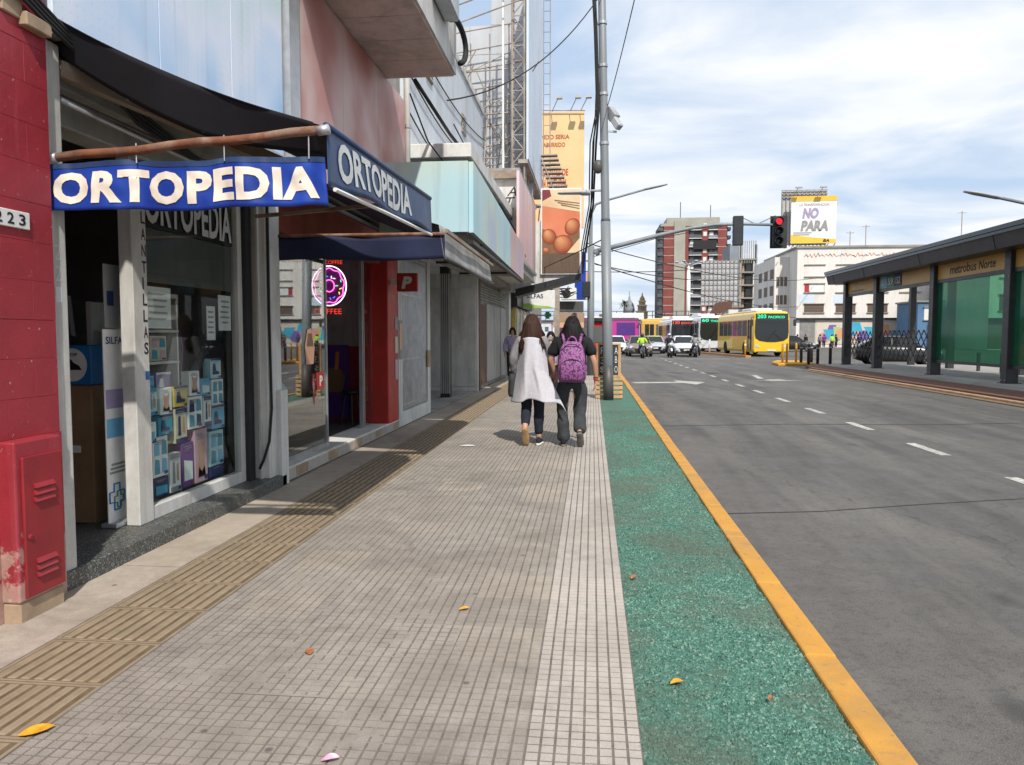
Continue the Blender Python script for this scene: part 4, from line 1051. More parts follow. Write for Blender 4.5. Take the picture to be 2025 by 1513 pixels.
# projecting P sign
ps = thing('projecting_sign', 'small red square sign with a white P projecting from the red column', 'sign', (-2.7, 11, 2.05))
B().box(-2.86, -2.55, 10.96, 11.04, 2.06, 2.33).build('box', 'bright_red', ps, bevel=0.012)
lettering('P', 'paper_white', ps, (-2.79, 10.955, 2.10), '-y', 0.16, 0.18, bold=0.06, shear=0.2)
B().box(-2.96, -2.855, 10.985, 11.015, 2.16, 2.24).build('arm', 'paper_white', ps)
# papers stuck on the red column
for k, (z, h, m_) in enumerate([(1.15, 0.25, 'print_cream'), (0.75, 0.3, 'print_pink'), (1.5, 0.2, 'print_grey')]):
    q = thing('flyer', ['cream flyer', 'pink flyer', 'grey flyer'][k] + ' pasted on the side of the red column', 'flyer', (-2.95, 11.2, z), 'flyers on the red column')
    B().box(-2.957, -2.953, 11.20, 11.36, z, z + h).build('sheet', m_, q)

# awning of the cafe
aw2 = thing('awning', 'dark navy awning with plain valance over the cafe front', 'awning', (-2.2, 8.6, 2.1))
def wv2(x, z): return 6.93 + 0.012 * math.sin(x * 9) * (1 + (2.33 - z) * 2)
solidify(sheet(lambda u, v: (-2.985 + 1.63 * u, wv2(u * 1.6, 2.33 - 0.215 * v), 2.335 - 0.035 * u * 0 - 0.215 * v + 0.012 * math.sin(u * 7)), 50, 6).build('end_valance', 'navy_fabric', aw2, smooth=True), 0.003)
solidify(sheet(lambda u, v: (-1.36 + 0.004 * math.sin(u * 13) - 0.05 * (1 - v), 6.94 + u * 3.35, 2.44 - 0.32 * v + 0.004 * math.sin(u * 30) * v), 40, 6).build('street_valance', 'grey_plaster', aw2, smooth=True), 0.003)
solidify(sheet(lambda u, v: (-2.94 + 1.53 * u, 6.97 + v * 3.3, 2.98 - 0.545 * u - 0.03 * math.sin(math.pi * u)), 14, 20).build('fabric', 'navy_fabric', aw2, smooth=True), 0.004)
B().tube([(-2.98, 6.93, 2.35), (-1.36, 6.93, 2.35)], 0.016, 8).build('end_bar', 'rust_pipe', aw2, smooth=True)
for z in (2.38,):
    B().bar((-1.345, 6.95, z), (-1.345, 10.2, z - 0.02), 0.03, 0.035).build('rail', 'rust_beam', aw2)
B().tube([(-1.35, 6.94, 2.12), (-1.35, 10.28, 2.12)], 0.02, 8).build('bottom_bar', 'black_metal', aw2, smooth=True)

# ------------------------------------------------------------------ white wall with barred door
gw = thing('barred_entrance', 'white wall with a tall barred metal door beside the red column', 'entrance', (-3, 12.5, 0))
b = B(); b.box(-3.25, -2.95, 11.385, 11.62, 0, 3.0); b.box(-3.25, -2.95, 11.62, 13.45, 0, 0.22); b.box(-3.25, -2.95, 13.45, 13.68, 0, 3.0); b.box(-3.25, -2.95, 11.62, 13.45, 2.72, 3.0)
b.build('wall', 'white_plaster', gw)
B().box(-3.24, -3.20, 11.62, 13.45, 0.22, 2.72).build('dark_back', 'dark_interior', gw)
for k in range(22):
    y = 11.68 + k * 0.083
    B().tube([(-2.99, y, 0.24), (-2.99, y, 2.70)], 0.014, 6).build('bar', 'galvanised', gw)
for z in (0.30, 1.02, 2.05, 2.62):
    B().box(-3.0, -2.975, 11.64, 13.44, z, z + 0.035).build('rail', 'galvanised', gw)
B().box(-2.97, -2.93, 13.40, 13.62, 0.85, 1.15).build('meter_cover', 'tan_plaster', gw, bevel=0.01)
pb = thing('poster', 'small framed food poster on the white wall by the red column', 'poster', (-2.95, 11.5, 1.3))
B().box(-2.952, -2.94, 11.40, 11.58, 1.05, 1.65).build('frame', 'print_grey', pb)
B().box(-2.94, -2.937, 11.42, 11.56, 1.2, 1.6).build('print', 'print_peach', pb)

# ------------------------------------------------------------------ recessed entrance with column, upper white wall
b3 = thing('white_building', 'white two storey building with a recessed entrance and concrete canopy', 'building', (-3.5, 15.5, 0))
B().box(-8.0, -2.90, 11.63, 20.1, 2.96, 7.2).build('upper_wall', 'blue_white_wall', b3)
B().box(-8.0, -2.86, 11.60, 20.15, 7.2, 7.32).build('coping', 'white_plaster', b3)
b = B(); b.box(-5.2, -2.93, 13.69, 19.0, -0.01, 0.012); b.build('recess_floor', 'grey_plaster', b3)
B().box(-5.2, -5.1, 13.69, 19.0, 0.0, 2.96).build('recess_back', 'white_plaster', b3)
B().box(-5.1, -2.88, 19.0, 19.15, 0.0, 2.96).build('recess_side', 'white_plaster', b3)
for x0, x1 in ((-4.95, -4.30), (-4.26, -3.62), (-3.58, -2.93)):
    B().box(x0, x1, 18.975, 18.999, 0.12, 2.60).build('panel', 'white_frame', b3, bevel=0.006)
B().box(-3.42, -3.20, 16.9, 17.15, 0.0, 2.96).build('column', 'black_metal', b3, bevel=0.01)
for k in range(5):
    B().box(-3.41 + k * 0.045, -3.385 + k * 0.045, 16.885, 16.905, 0.1, 2.8).build('column_rib', 'shutter_grey', b3)
can = B().box(-2.90, -1.90, 11.9, 18.6, 4.2, 4.42).build('canopy', 'white_plaster', b3, bevel=0.01)
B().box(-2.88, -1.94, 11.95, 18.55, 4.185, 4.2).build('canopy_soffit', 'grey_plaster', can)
# sign fascia over the pavement with soffit
fa = thing('fascia_sign', 'long teal to pink sign fascia running along the shops', 'sign', (-1.7, 14, 2.7))
for k in range(8):
    y0 = 10.2 + k * 0.94
    zt = 3.74 - 0.034 * k; zb = 2.80 - 0.012 * k
    B().hexa([(-1.66, y0, zb), (-1.60, y0, zb), (-1.60, y0 + 0.937, zb - 0.012), (-1.66, y0 + 0.937, zb - 0.012)], [(-1.66, y0, zt), (-1.60, y0, zt), (-1.60, y0 + 0.937, zt - 0.034), (-1.66, y0 + 0.937, zt - 0.034)]).build('sign_panel', 'sign_teal' if k < 5 else 'sign_pink', fa)
B().box(-2.88, -1.662, 10.14, 10.198, 2.80, 3.74).build('end_panel', 'sign_teal', fa, bevel=0.004)
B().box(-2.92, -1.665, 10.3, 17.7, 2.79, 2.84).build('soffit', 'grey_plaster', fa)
B().box(-1.67, -1.59, 10.15, 17.75, 2.64, 2.69).build('bottom_rail', 'black_metal', fa)
for y in (11.5, 14.0, 16.5):
    B().bar((-2.9, y, 2.77), (-1.67, y, 2.77), 0.05, 0.04).build('soffit_rib', 'black_metal', fa)
cb2 = thing('wall_conduit', 'black conduit running down along the white upper wall', 'pipe', (-2.4, 13, 4))
B().tube([(-2.5, 10.7, 5.0), (-2.35, 12.5, 4.72), (-2.1, 14.5, 4.45), (-1.86, 17.5, 3.95), (-1.7, 19.2, 3.4)], 0.028, 8).build('pipe', 'rubber', cb2, smooth=True)
B().bar((-2.22, 13.3, 4.58), (-2.18, 13.6, 4.55), 0.08, 0.12).build('clamp', 'rubber', cb2)
def wire(pts, label, r=0.008, sag=0.0, n=16, mat='rubber'):
    a, b_ = Vector(pts[0]), Vector(pts[-1])
    if len(pts) == 2:
        P_ = [a.lerp(b_, i / n) - Vector((0, 0, 4 * sag * (i / n) * (1 - i / n))) for i in range(n + 1)]
    else: P_ = pts
    return tag(B().tube(P_, r, 5).build('overhead_wire', mat, smooth=True), label, 'wire', 'overhead wires')
wire([(-2.6, 10.8, 4.85), (-2.45, 11.3, 4.3), (-2.2, 12.0, 3.95), (-2.05, 12.6, 4.05), (-2.1, 12.9, 4.5), (-2.3, 12.6, 4.9)], 'loop of loose cable hanging below the balcony', 0.012)
wire([(-2.2, 11.5, 4.95), (0.25, 16.9, 8.9)], 'thin wire from the balcony up to the grey pole', 0.012, 0.5)

dp = thing('downpipe', 'white drain pipe running down where the red sign meets the white wall', 'pipe', (-2.86, 11.66, 3))
B().tube([(-2.855, 11.67, 7.1), (-2.855, 11.67, 5.0), (-2.855, 11.67, 3.05)], 0.045, 10).build('pipe', 'white_frame', dp, smooth=True)
for z in (3.6, 4.6, 5.6, 6.6):
    B().tube([(-2.855, 11.67, z), (-2.855, 11.67, z + 0.05)], 0.055, 10).build('clip', 'galvanised', dp)
for k, (z, lb) in enumerate(((6.2, 'upper cable sagging along the pale upper wall'), (5.5, 'middle cable sagging along the pale upper wall'), (4.9, 'lower cable sagging along the pale upper wall'))):
    wire([(-2.86, 11.8, z), (-2.86, 19.9, z + 0.3)], lb, 0.013, 0.22 + 0.1 * k)
for k, y in enumerate((13.2, 16.8)):
    v_ = thing('wall_vent', ['rusty wall vent near the drain pipe', 'rusty wall vent far along the pale upper wall'][k], 'vent', (-2.88, y, 6.0), 'vents in the pale wall')
    B().box(-2.905, -2.87, y, y + 0.5, 5.9, 6.3).build('frame', 'rust_beam', v_)
    for q in range(5):
        B().box(-2.872, -2.86, y + 0.03, y + 0.47, 5.93 + q * 0.072, 5.96 + q * 0.072).build('slat', 'galvanised', v_)
# ------------------------------------------------------------------ doors and vents further along
dr = thing('shutter_shop', 'closed shop front with brown door, grey panels and vented transom', 'shop', (-2.95, 22, 0))
B().box(-3.3, -2.98, 19.16, 26.3, 0, 3.3).build('wall', 'grey_plaster', dr)
B().box(-2.985, -2.86, 19.16, 19.40, 0, 2.85).build('brown_edge', 'brown_door', dr)
B().box(-2.985, -2.93, 19.45, 21.0, 0.1, 2.25).build('brown_panel', 'brown_door', dr)
for k, y in enumerate((21.05, 22.6, 24.2)):
    B().box(-2.985, -2.92, y, y + 1.45, 0.1, 2.3).build('grey_panel', 'shutter_grey', dr, bevel=0.01)
for i in range(3):
    for z in range(6):
        y0 = 19.5 + i * 2.1
        B().hexa([(-2.985, y0, 2.38 + z * 0.07), (-2.90, y0, 2.38 + z * 0.07), (-2.90, y0 + 1.9, 2.38 + z * 0.07), (-2.985, y0 + 1.9, 2.38 + z * 0.07)], [(-2.985, y0, 2.43 + z * 0.07), (-2.96, y0, 2.43 + z * 0.07), (-2.96, y0 + 1.9, 2.43 + z * 0.07), (-2.985, y0 + 1.9, 2.43 + z * 0.07)]).build('vent_slat', 'white_frame', dr)
B().box(-3.0, -2.82, 25.7, 26.3, 0, 2.9).build('end_pier', 'white_plaster', dr)
B().box(-3.3, -2.60, 19.2, 26.3, 2.88, 3.0).build('canopy_edge', 'grey_plaster', dr)

# projecting upper floor with tagged end wall and pink board
b4 = thing('projecting_upper_floor', 'projecting upper floor with a graffiti tagged white end wall', 'building', (-2.4, 20, 3.2))
B().box(-6.0, -1.76, 18.2, 23.6, 3.02, 5.12).build('box_wall', 'white_plaster', b4)
B().box(-6.0, -1.72, 18.05, 18.20, 5.12, 5.30).build('beam', 'rust_beam', b4)
B().box(-6.0, -1.74, 18.16, 23.7, 5.30, 5.38).build('roof_slab', 'grey_plaster', b4)
for i, chx in enumerate('GETA'):
    lettering(chx, 'letter_black', b4, (-2.13 + 0.03 * i, 18.192, 3.98 + i * 0.25), '-y', 0.22, 0.22, bold=-0.005, shear=0.3, name='graffiti_letter')
pk = thing('billboard', 'pink street-side billboard under the scaffold frame', 'billboard', (-1.7, 20, 3.2))
B().box(-1.755, -1.69, 17.6, 22.6, 3.25, 5.2).build('board', 'board_pink', pk)
B().box(-1.76, -1.66, 17.5, 22.7, 3.17, 3.25).build('bottom_edge', 'galvanised', pk)

# scaffold billboard on the roof
M('scaffold_steel', (0.42, 0.38, 0.34), (0.28, 0.22, 0.18), scale=3, rough=0.7, metal=0.2)
M('sheet_metal_back', (0.52, 0.53, 0.55), (0.42, 0.43, 0.45), scale=1, rough=0.6, metal=0.0, stretch=(1, 1, 0.2), dirt=0.4, dirtcol=(0.24, 0.21, 0.19))
M('vinyl_bluewhite', (0.62, 0.70, 0.80), (0.52, 0.60, 0.72), scale=0.6, rough=0.5)
sc = thing('billboard_scaffold', 'roof billboard seen from behind with a steel lattice frame', 'billboard', (-2.8, 21, 5.4))
for i in range(5):
    for j in range(7):
        x0 = -4.85 + i * 0.62; z0 = 5.45 + j * 0.83
        if z0 > 9.9 + i * 0.25: continue
        B().box(x0 + 0.008, x0 + 0.612, 22.5, 22.54, z0 + 0.008, z0 + 0.822).build('back_sheet', 'sheet_metal_back', sc)
rs = random.Random(21)
def strut(a, b_, r=0.022): B().tube([a, b_], r, 6).build('strut', 'scaffold_steel', sc)
for i in range(6):
    x = -4.6 + i * 0.55
    strut((x, 21.9, 5.4), (x, 21.9, 9.2 + i * 0.25))
    strut((x, 20.4, 5.4), (x, 21.9, 8.4 + i * 0.1), 0.02)
for j in range(9):
    z = 5.6 + j * 0.55
    strut((-4.7, 21.85, z - 0.12), (-1.9, 21.85, z + 0.25), 0.018)
for k in range(16):
    x0 = rs.uniform(-4.4, -2.3); z0 = rs.uniform(5.4, 8.6)
    strut((x0, 21.7, z0), (x0 + rs.choice((-1, 1)) * rs.uniform(0.5, 1.0), 21.7 + rs.uniform(-0.6, 0.1), z0 + rs.uniform(0.8, 1.4)), 0.017)
for j in range(3):
    z = 6.1 + j * 1.15
    strut((-4.3, 20.5, z), (-1.9, 20.5, z + 0.1), 0.018); strut((-3.4, 20.5, z), (-2.0, 21.9, z + 1.2), 0.016)
for x, y in ((-2.12, 20.1), (-1.80, 20.1), (-2.12, 20.45), (-1.80, 20.45)):
    B().tube([(x, y, 5.38), (x, y, 11.6)], 0.028, 6).build('tower_leg', 'scaffold_steel', sc)
for j in range(16):
    z = 5.5 + j * 0.38
    a, b_ = (-2.12, -1.80) if j % 2 else (-1.80, -2.12)
    B().tube([(a, 20.1, z), (b_, 20.1, z + 0.38)], 0.017, 5).build('tower_brace', 'scaffold_steel', sc)
    B().tube([(-1.80, 20.1 if j % 2 else 20.45, z), (-1.80, 20.45 if j % 2 else 20.1, z + 0.38)], 0.017, 5).build('tower_brace', 'scaffold_steel', sc)
    B().tube([(-2.12, 20.1, z), (-1.80, 20.1, z)], 0.015, 5).build('tower_brace', 'scaffold_steel', sc)
B().tube([(-2.35, 20.0, 5.4), (-2.35, 20.0, 11.5)], 0.03, 8).build('white_post', 'paper_white', sc)
B().box(-1.74, -1.68, 20.0, 25.4, 6.0, 12.0).build('front_vinyl', 'vinyl_bluewhite', sc)
B().box(-1.95, -1.70, 20.0, 25.4, 5.9, 6.0).build('catwalk', 'scaffold_steel', sc)
for z in (8.9, 9.35):
    B().tube([(-4.9, 19.6, z), (-1.7, 19.8, z + 1.1)], 0.02, 6).build('hand_rail', 'scaffold_steel', sc)
# ladder
la = thing('ladder', 'tall thin vertical ladder rising beside the roof billboard', 'ladder', (-1.55, 26, 5.6))
for x in (-1.68, -1.46):
    B().tube([(x, 26, 5.6), (x, 26, 13.5)], 0.018, 6).build('rail', 'scaffold_steel', la)
for k in range(23):
    B().tube([(-1.68, 26, 5.75 + k * 0.34), (-1.46, 26, 5.75 + k * 0.34)], 0.012, 5).build('rung', 'scaffold_steel', la)
fl = thing('fire_stairs', 'rusty steel steps and landing under the orange billboard', 'stairs', (-1.6, 24.5, 5.2))
for k in range(10):
    B().box(-1.75 + k * 0.045, -1.15 + k * 0.045, 24.6, 24.9, 7.15 - k * 0.14, 7.19 - k * 0.14).build('step', 'scaffold_steel', fl)
B().bar((-1.75, 24.6, 7.3), (-1.1, 24.6, 5.7), 0.03).build('stringer', 'scaffold_steel', fl)
B().box(-2.2, -1.2, 24.55, 24.95, 5.55, 5.60).build('landing', 'scaffold_steel', fl)
for k in range(4):
    B().tube([(-2.1 + k * 0.25, 24.6, 4.0), (-1.9 + k * 0.2, 24.6, 5.55)], 0.02, 5).build('brace', 'scaffold_steel', fl)

# billboards facing the camera
for k in range(6):
    q_ = k / 5
    M('egg_tone_%d' % k, (0.30 + 0.42 * q_, 0.06 + 0.26 * q_, 0.025 + 0.12 * q_), scale=2, rough=0.4)
def egg(name, o, cx, cz, rx, rz, a, y, m1, m2):
    for k in range(6):
        f = 1 - 0.15 * k
        B().poly(ellipse(cx - rx * 0.16 * k * 0.4, cz + rz * 0.18 * k * 0.5, rx * f, rz * f, 28, y - 0.0004 * k, a)).build(name if k == 0 else 'tone_print', 'egg_tone_%d' % k, o)
M('egg_orange', (0.46, 0.11, 0.045), (0.38, 0.08, 0.03), scale=2, rough=0.4); M('egg_light', (0.70, 0.30, 0.13), (0.64, 0.26, 0.11), scale=3, rough=0.4)
M('bill_coral', (0.70, 0.24, 0.13), (0.62, 0.17, 0.08), scale=1, rough=0.5); M('bill_cream', (0.75, 0.60, 0.40), (0.68, 0.46, 0.26), scale=1.2, rough=0.5)
M('bill_brown', (0.14, 0.09, 0.06), (0.10, 0.065, 0.045), scale=2, rough=0.5, stretch=(10, 1, 1)); M('bill_orange', (0.78, 0.56, 0.28), (0.74, 0.44, 0.22), scale=0.5, rough=0.5)
eb = thing('billboard', 'billboard with brown eggs and bread facing along the pavement', 'billboard', (-1, 24, 3.3))
B().box(-1.63, -0.36, 24.0, 24.08, 3.33, 6.0).build('frame', 'paper_white', eb)
B().box(-1.58, -0.41, 23.985, 23.999, 3.37, 5.95).build('print', 'bill_coral', eb)
y_ = 23.98
B().poly([(-1.58, y_, 5.45), (-0.41, y_, 5.25), (-0.41, y_, 5.95), (-1.58, y_, 5.95)]).build('bread_print', 'bill_cream', eb)
B().poly([(-1.58, y_ - .002, 5.6), (-1.3, y_ - .002, 5.75), (-1.35, y_ - .002, 5.95), (-1.58, y_ - .002, 5.95)]).build('plum_print', 'print_darkred', eb)
for k in range(3):
    B().poly([(-1.2 + k * 0.1, y_ - .003, 5.60 - 0.07 * k), (-0.42, y_ - .003, 5.50 - 0.08 * k), (-0.42, y_ - .003, 5.53 - 0.08 * k), (-1.2 + k * 0.1, y_ - .003, 5.64 - 0.07 * k)]).build('line_print', 'print_brown', eb)
B().poly([(-1.58, y_ - .0015, 3.9), (-0.41, y_ - .0015, 3.9), (-0.41, y_ - .0015, 4.7), (-1.0, y_ - .0015, 4.45), (-1.58, y_ - .0015, 4.75)]).build('shade_print', 'print_brown', eb)
B().poly([(-1.58, y_ - .002, 3.37), (-0.41, y_ - .002, 3.37), (-0.41, y_ - .002, 3.98), (-1.58, y_ - .002, 3.98)]).build('crate_print', 'bill_brown', eb)
B().poly([(-0.80, y_ - .0095, 3.99), (-0.41, y_ - .0095, 4.0), (-0.41, y_ - .0095, 4.45)]).build('box_edge_print', 'bill_cream', eb)
egg('egg_print', eb, -1.36, 4.50, 0.22, 0.25, 0.5, y_ - .004, 'egg_orange', 'egg_light')
egg('egg_print', eb, -0.93, 4.26, 0.31, 0.29, 0.2, y_ - .008, 'egg_orange', 'egg_light')
egg('egg_print', eb, -0.64, 4.80, 0.23, 0.27, -0.5, y_ - .006, 'egg_orange', 'egg_light')
egg('egg_print', eb, -1.45, 4.08, 0.12, 0.09, 0.0, y_ - .005, 'egg_orange', 'egg_light')
bw = thing('white_fin_wall', 'white wall fin with a dark sloping soffit below the egg billboard', 'wall', (-1.3, 24.3, 2.9))
B().prism([(-2.9, 24.1, 2.75), (-0.38, 24.1, 3.30), (-0.38, 24.1, 3.6), (-1.4, 24.1, 5.0), (-2.9, 24.1, 5.0)], (0, 0.3, 0)).build('wall', 'white_plaster', bw)
B().prism([(-2.4, 23.7, 2.62), (-0.36, 23.7, 3.16), (-0.36, 23.7, 3.34), (-2.4, 23.7, 2.86)], (0, 1.0, 0)).build('soffit_beam', 'black_metal', bw)
ob = thing('billboard', 'tall orange cream billboard with red lettering', 'billboard', (-1.2, 30, 5.6))
B().box(-2.6, -0.36, 30.0, 30.12, 5.6, 10.05).build('board', 'bill_orange', ob)
for tx, x, z, w, h, m_ in [('MUNDO SERIA', -2.35, 9.02, 1.42, 0.17, 'egg_orange'), ('ABURRIDO', -1.95, 8.72, 0.85, 0.17, 'egg_orange'), ('Y', -2.18, 8.38, 0.12, 0.16, 'bright_red'), ('O', -2.1, 8.05, 0.16, 0.2, 'bright_red'), ('INGREDIENTES DE', -2.5, 7.62, 1.52, 0.26, 'bright_red'), ('ORIGEN NATURAL', -2.5, 7.22, 1.50, 0.26, 'bright_red'), ('FUERTE', -1.75, 6.88, 0.6, 0.2, 'paper_white')]:
    lettering(tx, m_, ob, (x, 29.99, z), '-y', w, h, bold=0.02)
B().tube([(-2.6, 29.9, 10.12), (-0.33, 29.9, 10.05)], 0.02, 6).build('light_rail', 'scaffold_steel', ob)
for x in (-1.6, -0.9, -0.5):
    fl_ = B().tube([(x, 29.9, 10.05), (x + 0.25, 29.3, 10.35)], 0.015, 5).build('lamp_arm', 'scaffold_steel', ob)
    B().box(x + 0.2, x + 0.42, 29.15, 29.35, 10.32, 10.42).build('lamp_head', 'galvanised', fl_)
B().box(-1.5, -1.3, 30.2, 30.4, 0, 9).build('mast', 'scaffold_steel', ob)

# ------------------------------------------------------------------ far shops on the left
fs = thing('far_shop_row', 'row of far shops with goods hanging outside before the corner', 'shop', (-3, 36, 0))
B().box(-8, -3.0, 26.31, 45, 0, 5.2).build('wall', 'grey_plaster', fs)
B().box(-3.0, -2.6, 26.4, 33.0, 2.45, 3.1).build('dark_fascia', 'black_metal', fs)
for k in range(5):
    B().box(-3.01, -2.985, 26.6 + k * 3.6, 29.6 + k * 3.6, 0.1, 2.4).build('shop_window', 'shop_glass', fs)
hg = random.Random(4)
for k in range(26):
    q = thing('hanging_garment', ['yellow', 'green', 'pink', 'white', 'cream', 'lilac'][k % 6] + ' garment in the dense row hanging at the far shop front', 'garment', (-2.75, 26.6 + k * 0.24, 1.0), 'garments hanging outside the far shop')
    z0 = hg.uniform(0.7, 1.5); w = 0.16
    y0 = 26.6 + k * 0.24
    B().loft([[(-2.75 + dx * s_, y0 + dy * s_, z) for dx, dy in ((-0.08, -0.09), (0.08, -0.09), (0.08, 0.09), (-0.08, 0.09))] for z, s_ in ((z0, 1.0), (z0 + 0.4, 0.75), (2.3, 1.1), (2.42, 0.4))]).build('cloth', ['print_yellow', 'print_green', 'print_pink', 'paper_white', 'print_cream', 'print_lilac'][k % 6], q)
# projecting pharmacy-side sign with the lettering SILFAS
sf = thing('projecting_sign', 'white projecting sign with dark letters and a green lower edge', 'sign', (-2, 30, 2.4))
B().box(-2.60, -1.40, 28.5, 28.62, 2.42, 3.10).build('panel', 'paper_white', sf, bevel=0.01)
lettering('SILFAS', 'print_navy', sf, (-2.46, 28.49, 2.80), '-y', 0.62, 0.16, bold=0.015)
M('lime', (0.35, 0.52, 0.12), (0.28, 0.45, 0.08), scale=3, rough=0.5)
B().poly([(-2.58, 28.492, 2.43), (-1.42, 28.492, 2.43), (-1.6, 28.492, 2.50), (-2.1, 28.492, 2.54), (-2.4, 28.492, 2.62), (-2.58, 28.492, 2.60)]).build('green_print', 'lime', sf)
B().box(-2.95, -2.6, 28.53, 28.59, 2.95, 3.02).build('arm', 'scaffold_steel', sf)
gc = thing('pharmacy_cross', 'small green cross sign under the white projecting sign', 'sign', (-1.9, 31.5, 2.1))
B().box(-1.98, -1.70, 31.5, 31.6, 2.18, 2.32).build('cross_bar', 'print_green', gc); B().box(-1.91, -1.77, 31.49, 31.61, 2.10, 2.40).build('cross_post', 'print_green', gc)
B().box(-2.98, -1.98, 31.53, 31.57, 2.23, 2.27).build('arm', 'black_metal', gc)
for (x0, x1, y, z0, z1, m_, lb, nm) in [(-1.72, -0.42, 36, 2.50, 3.02, 'sign_dark_grey', 'dark grey sign box over the far pavement', 'projecting_sign'), (-1.95, -0.42, 38, 1.85, 2.55, 'print_brown', 'brown canvas canopy over the far pavement', 'canopy'), (-1.05, -0.40, 45, 3.5, 6.3, 'blue_vinyl', 'blue billboard beyond the egg billboard', 'billboard'), (-0.55, -0.05, 47, 3.6, 5.3, 'print_peach', 'peach advert panel beside the far traffic pole', 'billboard')]:
    q = thing(nm, lb, 'canopy' if nm == 'canopy' else 'sign', (x0, y, z0))
    if nm == 'canopy':
        B().hexa([(x0, y, z0), (x1, y, z0), (x1, y + 2, z0 + 0.1), (x0, y + 2, z0 + 0.1)], [(x0, y + 0.3, z1), (x1, y + 0.3, z1), (x1, y + 2, z1), (x0, y + 2, z1)]).build('cloth', m_, q)
        B().box(x0, x1, y - 0.02, y - 0.005, z0 - 0.05, z0 + 0.2).build('valance', 'print_peach', q)
    else:
        B().box(x0, x1, y, y + 0.25, z0, z1).build('panel', m_, q, bevel=0.02)
        B().box(x0 - 0.4, x0, y + 0.1, y + 0.2, z1 - 0.3, z1 - 0.2).build('arm', 'black_metal', q)
ac2 = thing('air_conditioner', 'white air conditioner box on the far shop fronts', 'air conditioner', (-1.3, 36, 3.05))
B().box(-1.45, -0.75, 35.6, 36.0, 3.07, 3.62).build('casing', 'paper_white', ac2, bevel=0.02)
B().lathe((-1.2, 35.59, 3.35), [(0.2, 0), (0.2, -0.01)], 16, axis='y').build('fan_grille', 'black_metal', ac2)
cl = thing('cable_tangle', 'tangle of black cables and brackets under the egg billboard', 'cables', (-1.3, 33, 3.2))
ct = random.Random(8)
for k in range(12):
    B().tube([(-2.4 + ct.random() * 1.3, 33 + ct.random(), 3.2 + ct.random() * 0.3), (-1.6 + ct.random() * 0.6, 33.5, 3.0 + ct.random() * 0.5), (-1.2 + ct.random() * 0.5, 34, 3.2 + ct.random() * 0.4)], 0.02, 5).build('cable', 'rubber', cl)
# ------------------------------------------------------------------ poles, traffic lights, lamps
M('pole_grey', (0.235, 0.255, 0.27), (0.185, 0.20, 0.215), scale=3, rough=0.5, metal=0.1, dirt=0.35, dirtcol=(0.16, 0.16, 0.16), stretch=(1, 1, 0.25))
M('lamp_grey', (0.42, 0.43, 0.45), (0.34, 0.35, 0.37), scale=3, rough=0.45)
M('signal_black', (0.030, 0.034, 0.036), (0.02, 0.023, 0.025), scale=5, rough=0.5)
M('lens_dark', (0.02, 0.03, 0.028), rough=0.15)
emit('lens_red', (1.0, 0.035, 0.05), 0.9)
PX, PY = 0.365, 16.9
def polex(z): return PX - 0.024 * z
pole = thing('utility_pole', 'tall grey steel pole leaning slightly at the edge of the green strip', 'pole', (PX, PY, 0))
B().tube([(polex(-0.05), PY, -0.05), (polex(1.2), PY, 1.2), (polex(3.9), PY, 3.9)], [0.112, 0.110, 0.107], 20).build('lower_shaft', 'pole_grey', pole, smooth=True)
B().tube([(polex(3.9), PY, 3.9), (polex(3.98), PY, 3.98), (polex(7), PY, 7), (polex(12), PY, 12)], [0.107, 0.092, 0.086, 0.078], 20).build('upper_shaft', 'pole_grey', pole, smooth=True)
B().tube([(polex(0.0), PY, 0.0), (polex(0.75), PY, 0.75)], 0.115, 20).build('dark_foot', 'sign_dark_grey', pole, smooth=True)
for z in (5.55, 7.2, 6.6, 8.1):
    B().tube([(polex(z), PY, z), (polex(z + 0.06), PY, z + 0.06)], 0.103, 16).build('strap', 'galvanised', pole)
la1 = thing('street_lamp', 'flat grey street lamp head on a short arm of the tall pole', 'street lamp', (-0.3, PY, 4.5))
B().tube([(0.22, PY, 4.58), (-0.10, PY, 4.57)], 0.028, 8).build('arm', 'lamp_grey', la1, smooth=True)
B().loft([[(x, PY + w * math.cos(a), 4.53 + h * math.sin(a)) for a in [2 * math.pi * k / 12 for k in range(12)]] for x, w, h in ((-0.06, 0.05, 0.05), (-0.10, 0.11, 0.06), (-0.25, 0.13, 0.055), (-0.30, 0.12, 0.035), (-0.72, 0.10, 0.028), (-0.78, 0.05, 0.015))]).build('head', 'lamp_grey', la1, smooth=True)
cv = thing('surveillance_camera', 'grey surveillance camera box on the right of the tall pole', 'camera', (0.45, PY, 6.0))
B().bar((0.26, PY, 5.85), (0.50, PY, 5.82), 0.04).build('bracket', 'galvanised', cv)
B().bar((0.34, PY + 0.1, 6.28), (0.56, PY - 0.1, 5.88), 0.15, 0.15).build('housing', 'lamp_grey', cv, bevel=0.02)
B().bar((0.33, PY + 0.13, 6.32), (0.46, PY + 0.0, 6.10), 0.18, 0.19).build('hood', 'galvanised', cv)
bx = thing('siren_horn', 'small dark dome fixed on the left of the tall pole', 'siren', (0.1, PY, 5.1))
B().ball((0.10, PY - 0.02, 5.08), (0.11, 0.10, 0.15), 14, 10).build('dome', 'sign_dark_grey', bx, smooth=True)
B().box(0.10, 0.2, PY - 0.03, PY + 0.03, 5.14, 5.20).build('bracket', 'galvanised', bx)
cbp = thing('pole_cables', 'thick black cables strapped along the left of the tall pole', 'cables', (0.1, PY, 6))
